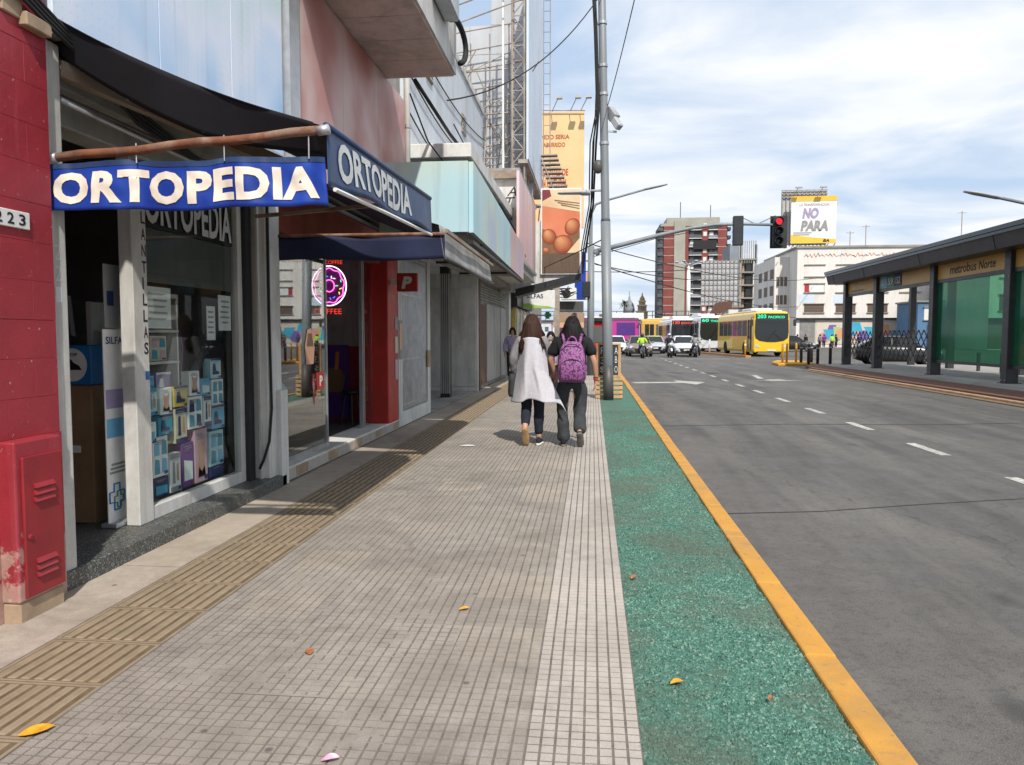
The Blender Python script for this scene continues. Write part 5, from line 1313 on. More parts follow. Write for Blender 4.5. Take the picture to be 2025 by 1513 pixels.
for k, dx in enumerate((-0.135, -0.16, -0.185)):
    B().tube([(polex(12) + dx, PY - 0.08, 12), (polex(8.9) + dx - 0.02, PY - 0.1, 8.9), (polex(8) + dx + 0.01, PY - 0.08, 8), (polex(7.3) + dx + 0.02, PY - 0.06, 7.3), (polex(6.3) + dx + 0.03, PY - 0.05, 6.3), (polex(5.6) + dx - 0.08 * (k + 1) * 0.5, PY, 5.6), (0.0 - 0.05 * k, PY + 2, 4.6), (-0.2 - 0.06 * k, PY + 5, 3.9), (-0.35, PY + 10, 3.6)], 0.026 - 0.005 * k, 6).build('cable', 'rubber', cbp, smooth=True)
wire([(0.05, 16.9, 6.9), (0.02, 16.95, 5.9), (-0.02, 17.1, 4.5), (-0.15, 18.5, 3.4)], 'thin cable hanging left of the tall pole', 0.01)
wire([(polex(10), 17.0, 10), (0.9, 4.0, 11.5)], 'wire from the tall pole overhead to the camera side', 0.012, 0.3)
wire([(polex(7) + 0.1, 17.0, 6.4), (0.95, 8.0, 7.4)], 'second wire from the tall pole overhead to the camera side', 0.009, 0.2)

# second pole with signal arm
tl = thing('traffic_signal', 'traffic signal on a long curved arm over the avenue showing red', 'traffic light', (-0.06, 27, 0))
B().tube([(-0.06, 27, -0.02), (-0.06, 27, 4.5)], [0.13, 0.115], 16).build('post', 'pole_grey', tl, smooth=True)
B().ball((-0.06, 27, 4.5), (0.116, 0.116, 0.06), 14, 6).build('post_cap', 'pole_grey', tl, smooth=True)
B().tube([(0.0, 27, 4.33), (0.9, 27, 4.55), (2.2, 27, 4.87), (3.4, 27, 5.12), (4.2, 27, 5.22), (5.2, 27, 5.225), (6.2, 27, 5.18)], [0.085, 0.08, 0.072, 0.064, 0.055, 0.05, 0.045], 12).build('arm', 'pole_grey', tl, smooth=True)
B().tube([(0.07, 27, 4.28), (0.18, 27, 4.36)], 0.12, 12).build('arm_flange', 'pole_grey', tl)
wire([(-0.05, 27, 4.15), (2.2, 27.0, 4.78), (4.4, 27, 5.15)], 'cable slung under the signal arm', 0.012)
def signal(x, y, zb, facing, lit, parent, label=None):
    s_ = 1 if facing < 0 else -1
    hd = B().box(x - 0.17, x + 0.17, y - 0.10, y + 0.10, zb, zb + 1.0).build('signal_head', 'signal_black', parent, bevel=0.02)
    for k in range(3):
        z = zb + 0.17 + 0.33 * k
        yy = y - 0.105 * s_
        rimpts = [(0.125, 0), (0.14, -0.20 * s_), (0.132, -0.20 * s_), (0.12, -0.01 * s_)]
        B().lathe((x, yy, z), rimpts, 16, axis='y').build('visor', 'signal_black', hd, smooth=True)
        B().lathe((x, yy - 0.03 * s_, z), [(0.115, 0.0), (0.08, -0.02 * s_), (0.01, -0.03 * s_)], 16, axis='y').build('lens', 'lens_red' if (lit and k == 2) else 'lens_dark', hd, smooth=True)
    return hd
h1 = signal(6.28, 27.0, 4.45, -1, True, tl)
h1.rotation_euler = (0, 0, 0)
h2 = signal(4.95, 27.0, 4.50, 1, False, tl)
B().box(6.05, 6.62, 27.11, 27.13, 4.40, 5.50).build('back_plate', 'signal_black', tl)
wire([(5.0, 27.02, 5.5), (5.5, 27.02, 5.24)], 'stay wire between the two signal heads', 0.012)
wire([(6.2, 27.02, 5.5), (5.65, 27.02, 5.24)], 'stay wire left of the red signal head', 0.012)
B().box(-0.35, -0.08, 26.8, 27.1, 2.75, 3.3).build('control_box', 'signal_black', tl, bevel=0.02)
def tall_lamp(x, y, zb, zt, tipx, label):
    q = thing('street_lamp', label, 'street lamp', (x, y, 0))
    B().tube([(x, y, zb), (x, y, zt - 2.2), (x + 0.02, y, zt - 1.2), (x + 0.22 * (1 if tipx > x else -1), y, zt - 0.8), (x + 0.7 * (1 if tipx > x else -1), y, zt - 0.62), (tipx - 0.5 * (1 if tipx > x else -1), y, zt - 0.1)], [0.1, 0.09, 0.07, 0.06, 0.055, 0.045], 10).build('mast', 'pole_grey', q, smooth=True)
    s_ = 1 if tipx > x else -1
    B().loft([[(tipx + s_ * dx, y + w * math.cos(a), zt + dx * 0.2 + h * math.sin(a)) for a in [2 * math.pi * k / 10 for k in range(10)]] for dx, w, h in ((-0.75, 0.05, 0.05), (-0.6, 0.14, 0.06), (0.0, 0.16, 0.05), (0.3, 0.08, 0.03))]).build('head', 'lamp_grey', q, smooth=True)
    return q
tall_lamp(-0.1, 36, 0, 8.3, 3.1, 'slender curved street lamp rising behind the tall pole')
tall_lamp(14.6, 24, 0, 5.6, 11.2, 'street lamp reaching in over the bus shelter from the right')
# chalkboard leaning on a pallet
M('chalkboard', (0.055, 0.058, 0.062), (0.035, 0.037, 0.04), scale=3, rough=0.8)
M('chalk', (0.72, 0.72, 0.70), (0.55, 0.55, 0.54), scale=12, rough=0.9)
cbd = thing('chalkboard', 'chalkboard with wooden frame standing on a pallet behind the tall pole', 'chalkboard', (0.37, 17.2, 0.5))
B().box(0.16, 0.58, 17.20, 17.23, 0.52, 1.20).build('board', 'chalkboard', cbd)
for x0, x1, z0, z1 in ((0.10, 0.16, 0.48, 1.24), (0.58, 0.64, 0.48, 1.24), (0.16, 0.58, 1.20, 1.24), (0.16, 0.58, 0.48, 0.52)):
    B().box(x0, x1, 17.185, 17.24, z0, z1).build('frame_slat', 'wood_plank', cbd, bevel=0.004)
for tx, x, z, w in (('P', 0.19, 1.00, 0.08), ('A', 0.50, 1.00, 0.07), ('3', 0.19, 0.78, 0.08), ('B', 0.51, 0.80, 0.05), ('$', 0.18, 0.57, 0.08), ('O', 0.50, 0.58, 0.07)):
    lettering(tx, 'chalk', cbd, (x, 17.192, z), '-y', w, 0.15, name='chalk_letter')
pal = thing('pallet', 'light wooden pallet under the chalkboard at the pole foot', 'pallet', (0.37, 17.15, 0))
for k in range(5):
    B().box(0.08, 0.68, 17.06, 17.085, 0.01 + k * 0.10, 0.075 + k * 0.10).build('slat', 'wood_plank', pal, bevel=0.004)
for x in (0.10, 0.36, 0.62):
    B().box(x, x + 0.05, 17.086, 17.18, -0.01, 0.49).build('block', 'wood_plank', pal, bevel=0.004)
# overhead wires
wire([(-0.3, 40, 6.2), (28, 99, 8.6)], 'wire crossing the avenue towards the white building', 0.03, 1.0)
wire([(-0.3, 36, 4.9), (30, 110, 5.6)], 'lower wire crossing the avenue towards the white building', 0.03, 1.0)
wire([(-2.0, 30, 4.0), (4.6, 38, 4.6)], 'wire with clamps crossing behind the tall pole', 0.018, 0.1)
wire([(0.1, 27, 3.9), (18, 80, 8.0)], 'long thin wire slanting behind the red tower', 0.02, 0.8)
wire([(-1.5, 24, 3.55), (0.35, 17.0, 3.6)], 'pair of cables from the egg billboard to the tall pole', 0.014, 0.02)

# ------------------------------------------------------------------ bus platform and shelter
pf = struct(B().prism([(10.7, -4, -0.30), (20.0, -4, -0.30), (20.0, 37.2, -0.30), (12.6, 38.3, -0.30), (11.2, 37.9, -0.30), (10.72, 36.4, -0.30)], (0, 0, 0.33)).build('platform', 'platform_concrete'))
pf['label'] = 'raised concrete bus platform with reddish edge'
B().prism([(9.45, -4, -0.30), (10.7, -4, -0.30), (10.7, 36.4, -0.30), (11.2, 38.0, -0.30), (11.0, 38.9, -0.30), (10.0, 37.0, -0.30), (9.45, 34.0, -0.30)], (0, 0, 0.31)).build('brick_edge', 'brick_red_band', pf)
for k in range(38):
    B().box(9.30, 9.45, -3.9 + k, -2.905 + k, -0.3, -0.035).build('kerb_stone', 'tan_plaster', pf, bevel=0.015)
B().box(9.12, 9.30, -4, 34.2, -0.3, -0.10).build('gutter_stone', 'gutter', pf)
B().quad((9.24, -4, -0.097), (9.30, -4, -0.097), (9.30, 34, -0.097), (9.24, 34, -0.097)).build('yellow_line', 'kerb_yellow', pf)

M('shelter_steel', (0.040, 0.042, 0.045), (0.030, 0.031, 0.034), scale=3, rough=0.4, dirt=0.2, dirtcol=(0.10, 0.10, 0.10))
M('band_mustard', (0.66, 0.39, 0.07), (0.56, 0.32, 0.055), scale=1, rough=0.4)
t = NT('green_panel')
v = t.coord('World')
gb = t.ramp(t.noise(v, 0.9, 5, 0.6), [(0.3, (0.02, 0.15, 0.085)), (0.6, (0.035, 0.24, 0.14)), (0.8, (0.14, 0.38, 0.26))])
pr = t.principled(Base_Color=gb, Roughness=0.06)
tp = t.n('ShaderNodeBsdfTransparent', {'Color': (0.42, 0.74, 0.58, 1)})
t.done(t.n('ShaderNodeMixShader', {0: 0.34, 1: tp.outputs[0], 2: pr.outputs[0]}))
she = thing('bus_shelter', 'long dark steel bus shelter with mustard sign band and green glass', 'bus shelter', (12, 28, 0.03))
PY_ = [13.5, 18.3, 23.3, 28.2, 33.6, 37.5]
for y in PY_:
    B().box(11.83, 12.17, y - 0.17, y + 0.17, 0.03, 4.0).build('post', 'shelter_steel', she, bevel=0.015)
    B().box(14.8, 15.05, y - 0.12, y + 0.12, 0.03, 3.8).build('rear_post', 'shelter_steel', she)
    B().bar((11.9, y, 3.98), (15.0, y, 3.80), 0.16, 0.2).build('rafter', 'shelter_steel', she)
B().hexa([(11.2, 12.5, 3.82), (15.6, 12.5, 3.9), (15.6, 37.9, 3.9), (11.2, 37.9, 3.82)], [(11.05, 12.5, 4.42), (15.6, 12.5, 4.3), (15.6, 37.9, 4.3), (11.05, 37.9, 4.42)]).build('roof', 'shelter_steel', she)
for k, (z0, z1, dx) in enumerate(((4.30, 4.425, 0.0), (4.20, 4.285, 0.03))):
    B().box(11.02 + dx, 11.08 + dx, 12.5, 37.95, z0, z1).build('gutter', 'lens_dark', she)
for y in PY_[1:]:
    B().bar((11.195, y - 0.6, 3.83), (11.047, y - 0.6, 4.415), 0.015, 0.012).build('fascia_joint', 'lens_dark', she)
for y in PY_:
    for z in (0.12, 3.1, 3.6):
        for dy in (-0.1, 0.1):
            B().lathe((11.829, y + dy, z), [(0.022, 0), (0.018, -0.012)], 8, axis='x').build('bolt', 'lamp_grey', she)
    B().box(11.78, 12.22, y - 0.22, y + 0.22, 0.03, 0.05).build('base_plate', 'shelter_steel', she)
for y0, y1 in zip(PY_[:-1], PY_[1:]):
    bd = B().box(11.96, 12.02, y0 + 0.171, y1 - 0.171, 3.34, 3.86).build('sign_band', 'band_mustard', she)
    B().box(11.93, 12.05, y0 + 0.171, y1 - 0.171, 3.22, 3.34).build('band_rail', 'shelter_steel', she)
    B().box(11.93, 12.05, y0 + 0.171, y1 - 0.171, 3.86, 3.93).build('band_rail', 'shelter_steel', she)
    if y0 > 23 and y0 < 24:
        lettering('metrobus', 'letter_black', bd, (11.955, 27.1, 3.46), '-x', 1.75, 0.30, bold=0.012)
        lettering('Norte', 'letter_black', bd, (11.955, 25.2, 3.46), '-x', 1.0, 0.27, bold=0.012, shear=0.2)
    if y0 > 33:
        lettering('metrobus', 'letter_black', bd, (11.955, 36.9, 3.40), '-x', 1.6, 0.10, bold=0.0)
    if 28 < y0 < 29:
        for k, (tx, m_) in enumerate((('071', 'print_sky'), ('59', 'print_green'), ('152', 'print_navy'))):
            ya = 33.4 - 0.15 - k * 0.72
            pn = B().box(11.935, 11.958, ya - 0.68, ya, 3.36, 3.84).build('line_plate', m_, bd)
            lettering(tx, 'paper_white', pn, (11.932, ya - 0.08, 3.46), '-x', 0.5, 0.26, bold=0.01)
    if y0 < 28:
        B().box(11.985, 12.0, y0 + 0.171, y1 - 0.171, 0.56, 3.22).build('green_glass', 'green_panel', she)
        B().box(11.95, 12.04, y0 + 0.171, y1 - 0.171, 0.47, 0.56).build('glass_rail', 'shelter_steel', she)
    else:
        # expanding trellis fence between the posts
        ya, yb = y0 + 0.2, y1 - 0.2
        n_ = int((yb - ya) / 0.42)
        for k in range(-2, n_ + 3):
            for sg_ in (1, -1):
                p0 = ya + k * (yb - ya) / n_
                a = [p0, 0.45]; b_ = [p0 + sg_ * 1.15, 1.60]
                if sg_ > 0:
                    if a[0] < ya: a = [ya, 0.45 + (ya - a[0])]
                    if b_[0] > yb: b_ = [yb, 1.60 - (b_[0] - yb)]
                else:
                    if a[0] > yb: a = [yb, 0.45 + (a[0] - yb)]
                    if b_[0] < ya: b_ = [ya, 1.60 - (ya - b_[0])]
                if b_[1] - a[1] > 0.15:
                    B().bar((12.0 + 0.012 * sg_, a[0], a[1]), (12.0 + 0.012 * sg_, b_[0], b_[1]), 0.02, 0.045).build('trellis_slat', 'shelter_steel', she)
for y in (29.5, 31.2, 35.2):
    B().box(14.9, 15.0, y, y + 0.1, 0.03, 0.75).build('rail_stub', 'shelter_steel', she)
# far-side seats hinted behind the glass
# bollards at the platform nose
bol = thing('bollard', 'dark steel bollard at the nose of the bus platform, nearest the trellis', 'bollard', (11.6, 38.6, 0), 'dark bollards by the platform')
B().lathe((0, 0, 0), [(0.075, -0.12), (0.075, 0.95), (0.06, 1.02), (0.02, 1.04)], 12).build('shaft', 'shelter_steel', bol, smooth=True, local=True)
B().lathe((0, 0, 0.8), [(0.079, 0), (0.079, 0.06)], 12).build('ring', 'lamp_grey', bol, local=True)
for k, (x, y, lb) in enumerate([(11.15, 39.1, 'dark steel bollard second from the trellis'), (10.9, 39.8, 'dark steel bollard third from the trellis'), (10.75, 40.6, 'dark steel bollard fourth from the trellis'), (11.6, 41.8, 'dark steel bollard behind the row near the yellow posts')]):
    q = copy_tree(bol); q.location = (x, y, -0.05); q['label'] = lb
# yellow guard posts on a yellow island
isl = struct(B().prism([(9.3, 39.3, -0.125), (11.4, 39.9, -0.125), (11.5, 44.2, -0.125), (10.4, 44.4, -0.125), (9.5, 41.5, -0.125)], (0, 0, 0.13)).build('traffic_island', 'yellow_post', bevel=0.02))
isl['label'] = 'low yellow painted traffic island before the shelter'
for k, (x, y, lb) in enumerate([(9.65, 39.9, 'yellow guard post at the near tip of the yellow island'), (9.98, 40.4, 'second yellow guard post on the yellow island'), (10.65, 41.2, 'third yellow guard post, in the middle of the island'), (11.05, 40.3, 'yellow guard post beside the dark bollards')]):
    q = thing('guard_post', lb, 'post', (x, y, 0), 'yellow guard posts')
    B().lathe((x, y, 0), [(0.055, 0), (0.055, 0.98), (0.04, 1.02)], 10).build('shaft', 'yellow_post', q, smooth=True)
    B().lathe((x, y, 0), [(0.10, 0.002), (0.10, 0.03)], 10).build('base_plate', 'yellow_post', q)
# low yellow divider with posts in front of the bus
M('orange_kerb', (0.52, 0.26, 0.10), (0.38, 0.19, 0.08), scale=4, rough=0.8)
dv = struct(B().prism([(8.9, 66, -0.125), (9.25, 66, -0.125), (10.9, 53.8, -0.125), (10.5, 53.6, -0.125)], (0, 0, 0.15)).build('divider_kerb', 'orange_kerb'))
dv['label'] = 'low orange kerb dividing the bus lane'
for k, (x, y, c_, lb) in enumerate([(10.55, 54.1, 'yellow_post', 'yellow post at the end of the lane divider'), (9.4, 62.5, 'paper_white', 'white thin post along the lane divider')]):
    q = thing('guard_post', lb, 'post', (x, y, 0), 'posts on the lane divider')
    B().lathe((x, y, 0), [(0.07, 0.0), (0.07, 1.05), (0.05, 1.1)], 10).build('shaft', c_, q, smooth=True)
    B().lathe((x, y, 0.7), [(0.074, 0), (0.074, 0.12)], 10).build('band', 'paper_white', q)
# ------------------------------------------------------------------ vehicles
def paint(name, col, rough=0.28):
    return M(name, col, tuple(c * 0.93 for c in col), scale=2, rough=rough, bump=0.02, coat=0.4, spec=0.5)
paint('car_white', (0.70, 0.71, 0.72)); paint('car_silver', (0.42, 0.44, 0.47)); paint('car_taupe', (0.20, 0.165, 0.135)); paint('car_red', (0.42, 0.02, 0.03)); paint('car_black', (0.02, 0.02, 0.022)); paint('car_lime', (0.40, 0.48, 0.10))
paint('bus_yellow', (0.84, 0.52, 0.018), 0.35); paint('bus_white', (0.62, 0.64, 0.66)); paint('bus_grey', (0.18, 0.185, 0.19)); paint('bus_plum', (0.10, 0.035, 0.09)); paint('bus_ochre', (0.60, 0.34, 0.05), 0.4)
M('bus_roof', (0.72, 0.72, 0.70), (0.62, 0.60, 0.55), scale=2, rough=0.5)
M('tyre', (0.018, 0.018, 0.018), rough=0.85); M('rim', (0.35, 0.36, 0.37), rough=0.35, metal=0.7)
t = NT('car_glass')
t.done(t.principled(Base_Color=(0.018, 0.022, 0.025, 1), Roughness=0.05, IOR=1.5))
t = NT('bus_window')
t.done(t.principled(Base_Color=(0.10, 0.105, 0.11, 1), Roughness=0.08, IOR=1.5))
t = NT('headlight')
t.done(t.principled(Base_Color=(0.7, 0.72, 0.74, 1), Roughness=0.08, Metallic=0.3, Coat_Weight=1.0))
emit('led_green', (0.03, 0.85, 0.40), 1.5); emit('led_red', (1.0, 0.10, 0.08), 1.2)
M('plate_white', (0.7, 0.7, 0.68), rough=0.5); M('amber_lens', (0.7, 0.25, 0.03), rough=0.2)

def wheel(parent, x, y, r=0.32, w=0.2, side=1):
    tw = B().lathe((x, y, r), [(r * 0.62, -w / 2), (r * 0.95, -w / 2), (r, -w / 4), (r, w / 4), (r * 0.95, w / 2), (r * 0.62, w / 2)], 20, axis='x').build('wheel', 'tyre', parent, smooth=True, local=True)
    B().lathe((x + side * w * 0.30, y, r), [(r * 0.64, 0), (r * 0.6, side * 0.05), (r * 0.2, side * 0.02), (0.03, side * 0.05)], 14, axis='x').build('rim', 'rim', tw, local=True)
def car(label, col, loc, rotz=0.0, L=4.1, W=1.74, Hh=1.48, group='cars waiting at the lights', roofcol=None):
    """front towards -y"""
    o = thing('car', label, 'car', loc, group, rotz)
    st = [(0.0, 0.62, 0.36, 0.62), (0.06, 0.80, 0.26, 0.70), (0.3, 0.93, 0.2, 0.80), (0.85, 0.98, 0.2, 0.92), (1.2, 1.0, 0.2, 0.98), (2.2, 1.0, 0.2, 1.0), (3.2, 1.0, 0.2, 1.02), (3.8, 0.95, 0.22, 1.02), (L - 0.04, 0.84, 0.3, 0.98), (L, 0.7, 0.4, 0.9)]
    rings = []
    for y, wk, z0, z1 in st:
        w = W / 2 * wk
        half = [(w * 0.86, z0), (w * 0.98, z0 + 0.10), (w, (z0 + z1) / 2), (w * 0.97, z1 - 0.10), (w * 0.88, z1 - 0.02), (w * 0.5, z1 + 0.02)]
        rings.append([(x, y, z) for x, z in half] + [(-x, y, z) for x, z in reversed(half)])
    B().loft(rings).build('body', col, o, smooth=True, local=True)
    cs = [(1.05, 0.80, 0.96), (1.75, 0.70, Hh - 0.05), (2.1, 0.69, Hh - 0.02), (3.2, 0.68, Hh - 0.05), (3.95, 0.74, 1.0)]
    rr = []
    for y, wk, zt in cs:
        w0 = W / 2 * 0.9; w = W / 2 * wk
        rr.append([(w0, y if zt > 1.1 else y, 0.95), (w, y, zt), (w * 0.8, y, zt + 0.01), (-w * 0.8, y, zt + 0.01), (-w, y, zt), (-w0, y, 0.95)])
    B().loft(rr).build('glasshouse', 'car_glass', o, local=True)
    B().loft([[(s_ * W / 2 * 0.71, y, z - 0.02), (s_ * W / 2 * 0.60, y, z + 0.03), (-s_ * W / 2 * 0.60, y, z + 0.03), (-s_ * W / 2 * 0.71, y, z - 0.02)] for s_, y, z in ((1, 1.72, Hh - 0.05), (1, 2.1, Hh), (1, 3.2, Hh - 0.02), (1, 3.4, Hh - 0.1))]).build('roof', roofcol or col, o, smooth=True, local=True)
    for s_ in (-1, 1):
        B().bar((s_ * W / 2 * 0.86, 1.06, 0.95), (s_ * W / 2 * 0.69, 1.76, Hh - 0.05), 0.06).build('pillar', col, o, local=True)
        B().bar((s_ * W / 2 * 0.90, 2.45, 0.95), (s_ * W / 2 * 0.70, 2.45, Hh - 0.03), 0.07).build('pillar', col, o, local=True)
        B().hexa([(s_ * W * 0.27, 0.03, 0.60), (s_ * W * 0.46, 0.16, 0.62), (s_ * W * 0.47, 0.34, 0.64), (s_ * W * 0.27, 0.14, 0.60)], [(s_ * W * 0.27, 0.08, 0.72), (s_ * W * 0.46, 0.20, 0.76), (s_ * W * 0.47, 0.36, 0.80), (s_ * W * 0.27, 0.2, 0.74)]).build('headlight', 'headlight', o, local=True)
        B().box(s_ * W * 0.40 - 0.08, s_ * W * 0.40 + 0.08, 0.02, 0.1, 0.36, 0.44).build('fog_lamp', 'car_black', o, local=True)
        B().ball((s_ * (W / 2 + 0.07), 1.32, 1.02), (0.10, 0.06, 0.075), 10, 6).build('mirror', col, o, smooth=True, local=True)
        wheel(o, s_ * (W / 2 - 0.12), 0.78, side=s_); wheel(o, s_ * (W / 2 - 0.12), 3.3, side=s_)
    B().hexa([(-0.42, -0.005, 0.34), (0.42, -0.005, 0.34), (0.42, 0.1, 0.34), (-0.42, 0.1, 0.34)], [(-0.5, -0.012, 0.58), (0.5, -0.012, 0.58), (0.5, 0.1, 0.58), (-0.5, 0.1, 0.58)]).build('grille', 'car_black', o, local=True)
    B().box(-0.55, 0.55, -0.02, 0.1, 0.585, 0.615).build('grille_bar', 'rim', o, local=True)
    B().box(-0.2, 0.2, -0.03, -0.015, 0.42, 0.53).build('number_plate', 'plate_white', o, local=True)
    B().box(-W * 0.44, W * 0.44, 0.0, 0.12, 0.24, 0.33).build('bumper_lip', 'car_black', o, local=True)
    return o
car('white hatchback stopped between the two motorcycles', 'car_white', (6.75, 55.6, -0.12), R(1))
car('taupe car with its headlamp lit behind the hi-vis motorcyclist', 'car_taupe', (3.5, 55, -0.12), R(2))
car('white car second row behind the taupe car', 'car_white', (1.95, 61, -0.12), R(2))
car('silver taxi with a lime roof in the second row', 'car_silver', (5.25, 64, -0.12), 0, roofcol='car_lime')
car('dark car parked behind the trellis of the bus shelter', 'car_black', (17.6, 40.5, -0.12), R(80), group='cars beyond the shelter')
car('dark grey car beyond the dark bollards', 'car_black', (21.0, 74, -0.12), R(75), group='cars beyond the shelter')
car('red car behind the yellow bus', 'car_red', (9.6, 82, -0.12), R(-8))

def bus(label, loc, rotz, body, L=11.0, W=2.6, Hh=3.25, front='LED', side=None, ad=False, led='led_green', lower=None, number='203', dest='PACIFICO'):
    o = thing('bus', label, 'bus', loc, 'buses at the junction', rotz)
    def sec(y, k=1.0, dz=0.0):
        w = W / 2 * k; r = 0.22
        z0, z1 = 0.32, Hh - dz
        pts = [(w - 0.06, z0), (w, z0 + 0.15), (w, z1 - 0.55), (w - 0.05, z1 - 0.2), (w - 0.2, z1 - 0.04), (w - 0.45, z1)]
        return [(x, y, z) for x, z in pts] + [(-x, y, z) for x, z in reversed(pts)]
    B().loft([sec(0.0, 0.93, 0.12), sec(0.05, 0.965, 0.05), sec(0.16, 0.99), sec(0.4), sec(L - 0.2), sec(L, 0.95, 0.1)]).build('body', body, o, smooth=False, local=True)
    B().box(-W / 2 + 0.35, W / 2 - 0.35, 0.7, L - 0.5, Hh - 0.015, Hh + 0.10).build('roof_cap', 'bus_roof', o, bevel=0.05, local=True)
    B().box(-0.8, 0.8, 2.5, 5.0, Hh + 0.10, Hh + 0.30).build('roof_unit', 'bus_roof', o, bevel=0.05, local=True)
    # windscreen with rounded lower edge
    ws = [(-W * 0.45, Hh - 0.62), (-W * 0.46, 1.75), (-W * 0.44, 1.35), (-W * 0.33, 1.15), (-W * 0.12, 1.06), (W * 0.12, 1.06), (W * 0.33, 1.15), (W * 0.44, 1.35), (W * 0.46, 1.75), (W * 0.45, Hh - 0.62)]
    B().prism([(x, -0.03, z) for x, z in ws], (0, 0.05, 0)).build('windscreen', 'car_glass', o, local=True)
    dsp = B().box(-W * 0.44, W * 0.44, -0.03, 0.1, Hh - 0.60, Hh - 0.16).build('destination_box', 'car_black', o, local=True)
    for tx, x, w, h in ((number, -W * 0.40, 0.62, 0.27), (dest, -W * 0.10, 1.15, 0.17)):
        me = fit(text_mesh(tx, 1.0, 0.01), x, x + w, Hh - 0.50, Hh - 0.50 + h)
        for v_ in me.vertices: v_.co.y = -0.04
        me.materials.append(MATS[led]); link('route_lettering', me, dsp, local=True)
    B().tube([(-0.35, -0.05, 1.12), (0.25, -0.06, 1.9)], 0.012, 5).build('wiper', 'tyre', o, local=True)
    B().tube([(0.75, -0.05, 1.15), (0.2, -0.06, 1.65)], 0.012, 5).build('wiper', 'tyre', o, local=True)
    for s_ in (-1, 1):
        B().prism([(s_ * W * 0.30, -0.02, 0.62), (s_ * W * 0.44, -0.02, 0.70), (s_ * W * 0.455, -0.02, 0.90), (s_ * W * 0.36, -0.02, 0.82)], (0, 0.06, 0)).build('headlight', 'headlight', o, local=True)
        mr = B().tube([(s_ * W * 0.48, 0.1, Hh - 0.4), (s_ * (W / 2 + 0.22), -0.28, Hh - 0.45), (s_ * (W / 2 + 0.22), -0.3, Hh - 0.65)], 0.025, 6).build('mirror_arm', 'car_black', o, local=True)
        B().box(s_ * (W / 2 + 0.22) - 0.1, s_ * (W / 2 + 0.22) + 0.1, -0.36, -0.24, Hh - 1.05, Hh - 0.6).build('mirror', 'car_black', mr, bevel=0.02, local=True)
        wheel(o, s_ * (W / 2 - 0.15), 2.3, 0.48, 0.3, s_); wheel(o, s_ * (W / 2 - 0.15), L - 2.9, 0.48, 0.3, s_)
        for yw in (2.3, L - 2.9):
            B().poly([(s_ * (W / 2 + 0.004), yw + 0.6 * math.cos(a), 0.45 + 0.62 * math.sin(a)) for a in [math.pi * k / 10 for k in range(11)]]).build('wheel_arch', 'tyre', o, local=True)
        n_w = 6; y0 = 1.6
        step = (L - 2.4) / n_w
        B().box(s_ * (W / 2 + 0.002) - 0.012, s_ * (W / 2 + 0.002) + 0.012, 0.42, 1.45, 0.45, Hh - 0.6).build('door', 'car_glass', o, local=True)
        B().box(s_ * (W / 2 + 0.005) - 0.012, s_ * (W / 2 + 0.005) + 0.012, 0.90, 0.96, 0.45, Hh - 0.6).build('door_edge', body, o, local=True)
        for k in range(n_w):
            wn_ = B().box(s_ * (W / 2) - 0.01, s_ * (W / 2) + 0.01, y0 + k * step + 0.09, y0 + (k + 1) * step - 0.05, 1.48, Hh - 0.62).build('side_window', 'bus_window', o, local=True)
            B().box(s_ * (W / 2 + 0.004) - 0.01, s_ * (W / 2 + 0.004) + 0.01, y0 + k * step + 0.09, y0 + (k + 1) * step - 0.05, Hh - 1.12, Hh - 1.07).build('window_bar', 'car_black', wn_, local=True)
        if lower:
            B().box(s_ * (W / 2 + 0.002) - 0.008, s_ * (W / 2 + 0.002) + 0.008, 1.6, L - 0.2, 0.50, 0.95).build('side_band', lower, o, local=True)
    B().box(-0.28, 0.28, -0.02, 0.02, 0.40, 0.52).build('number_plate', 'plate_white', o, local=True)
    B().hexa([(-W * 0.42, -0.02, 0.34), (W * 0.42, -0.02, 0.34), (W * 0.42, 0.1, 0.34), (-W * 0.42, 0.1, 0.34)], [(-W * 0.42, -0.02, 0.38), (W * 0.42, -0.02, 0.38), (W * 0.42, 0.1, 0.38), (-W * 0.42, 0.1, 0.38)]).build('bumper_gap', 'car_black', o, local=True)
    if ad:
        pa = B().box(W / 2 + 0.016, W / 2 + 0.03, 3.6, L * 0.99, 1.0, Hh - 0.4).build('advert', 'print_magenta', o, local=True)
        pf_ = [(L * 0.60 + 0.45 * math.cos(a), 2.0 + 0.6 * math.sin(a)) for a in [2 * math.pi * k / 16 for k in range(16)]]
        B().poly([(W / 2 + 0.034, y, z) for y, z in pf_]).build('face_print', 'print_pink', pa, local=True)
        B().box(W / 2 + 0.031, W / 2 + 0.036, L * 0.72, L * 0.95, 1.5, Hh - 0.6).build('pattern_print', 'purple_print', pa, local=True)
    return o
bus('yellow city bus turning at the junction with a green route display', (12.75, 56.0, -0.12), R(4), 'bus_yellow')
bus('white and grey bus with red lower band behind the yellow bus', (10.9, 70.5, -0.12), R(6), 'bus_white', lower='car_red', number='60', dest='TIGRE')
bus('white fronted bus with a red route display behind the white hatchback', (8.6, 73, -0.12), R(1), 'bus_white', led='led_red', number='130', dest='BOCA', Hh=3.1)
bus('yellow bus standing sideways across the far end of the avenue', (5.6, 90, -0.12), R(-90), 'bus_ochre', number='15', dest='VALLE', Hh=3.4)
bus('dark coach with a pink face advert standing across the far street', (-4.2, 97, -0.12), R(-90), 'bus_plum', ad=True, number='29', dest='OLIVOS', Hh=3.7, L=10)

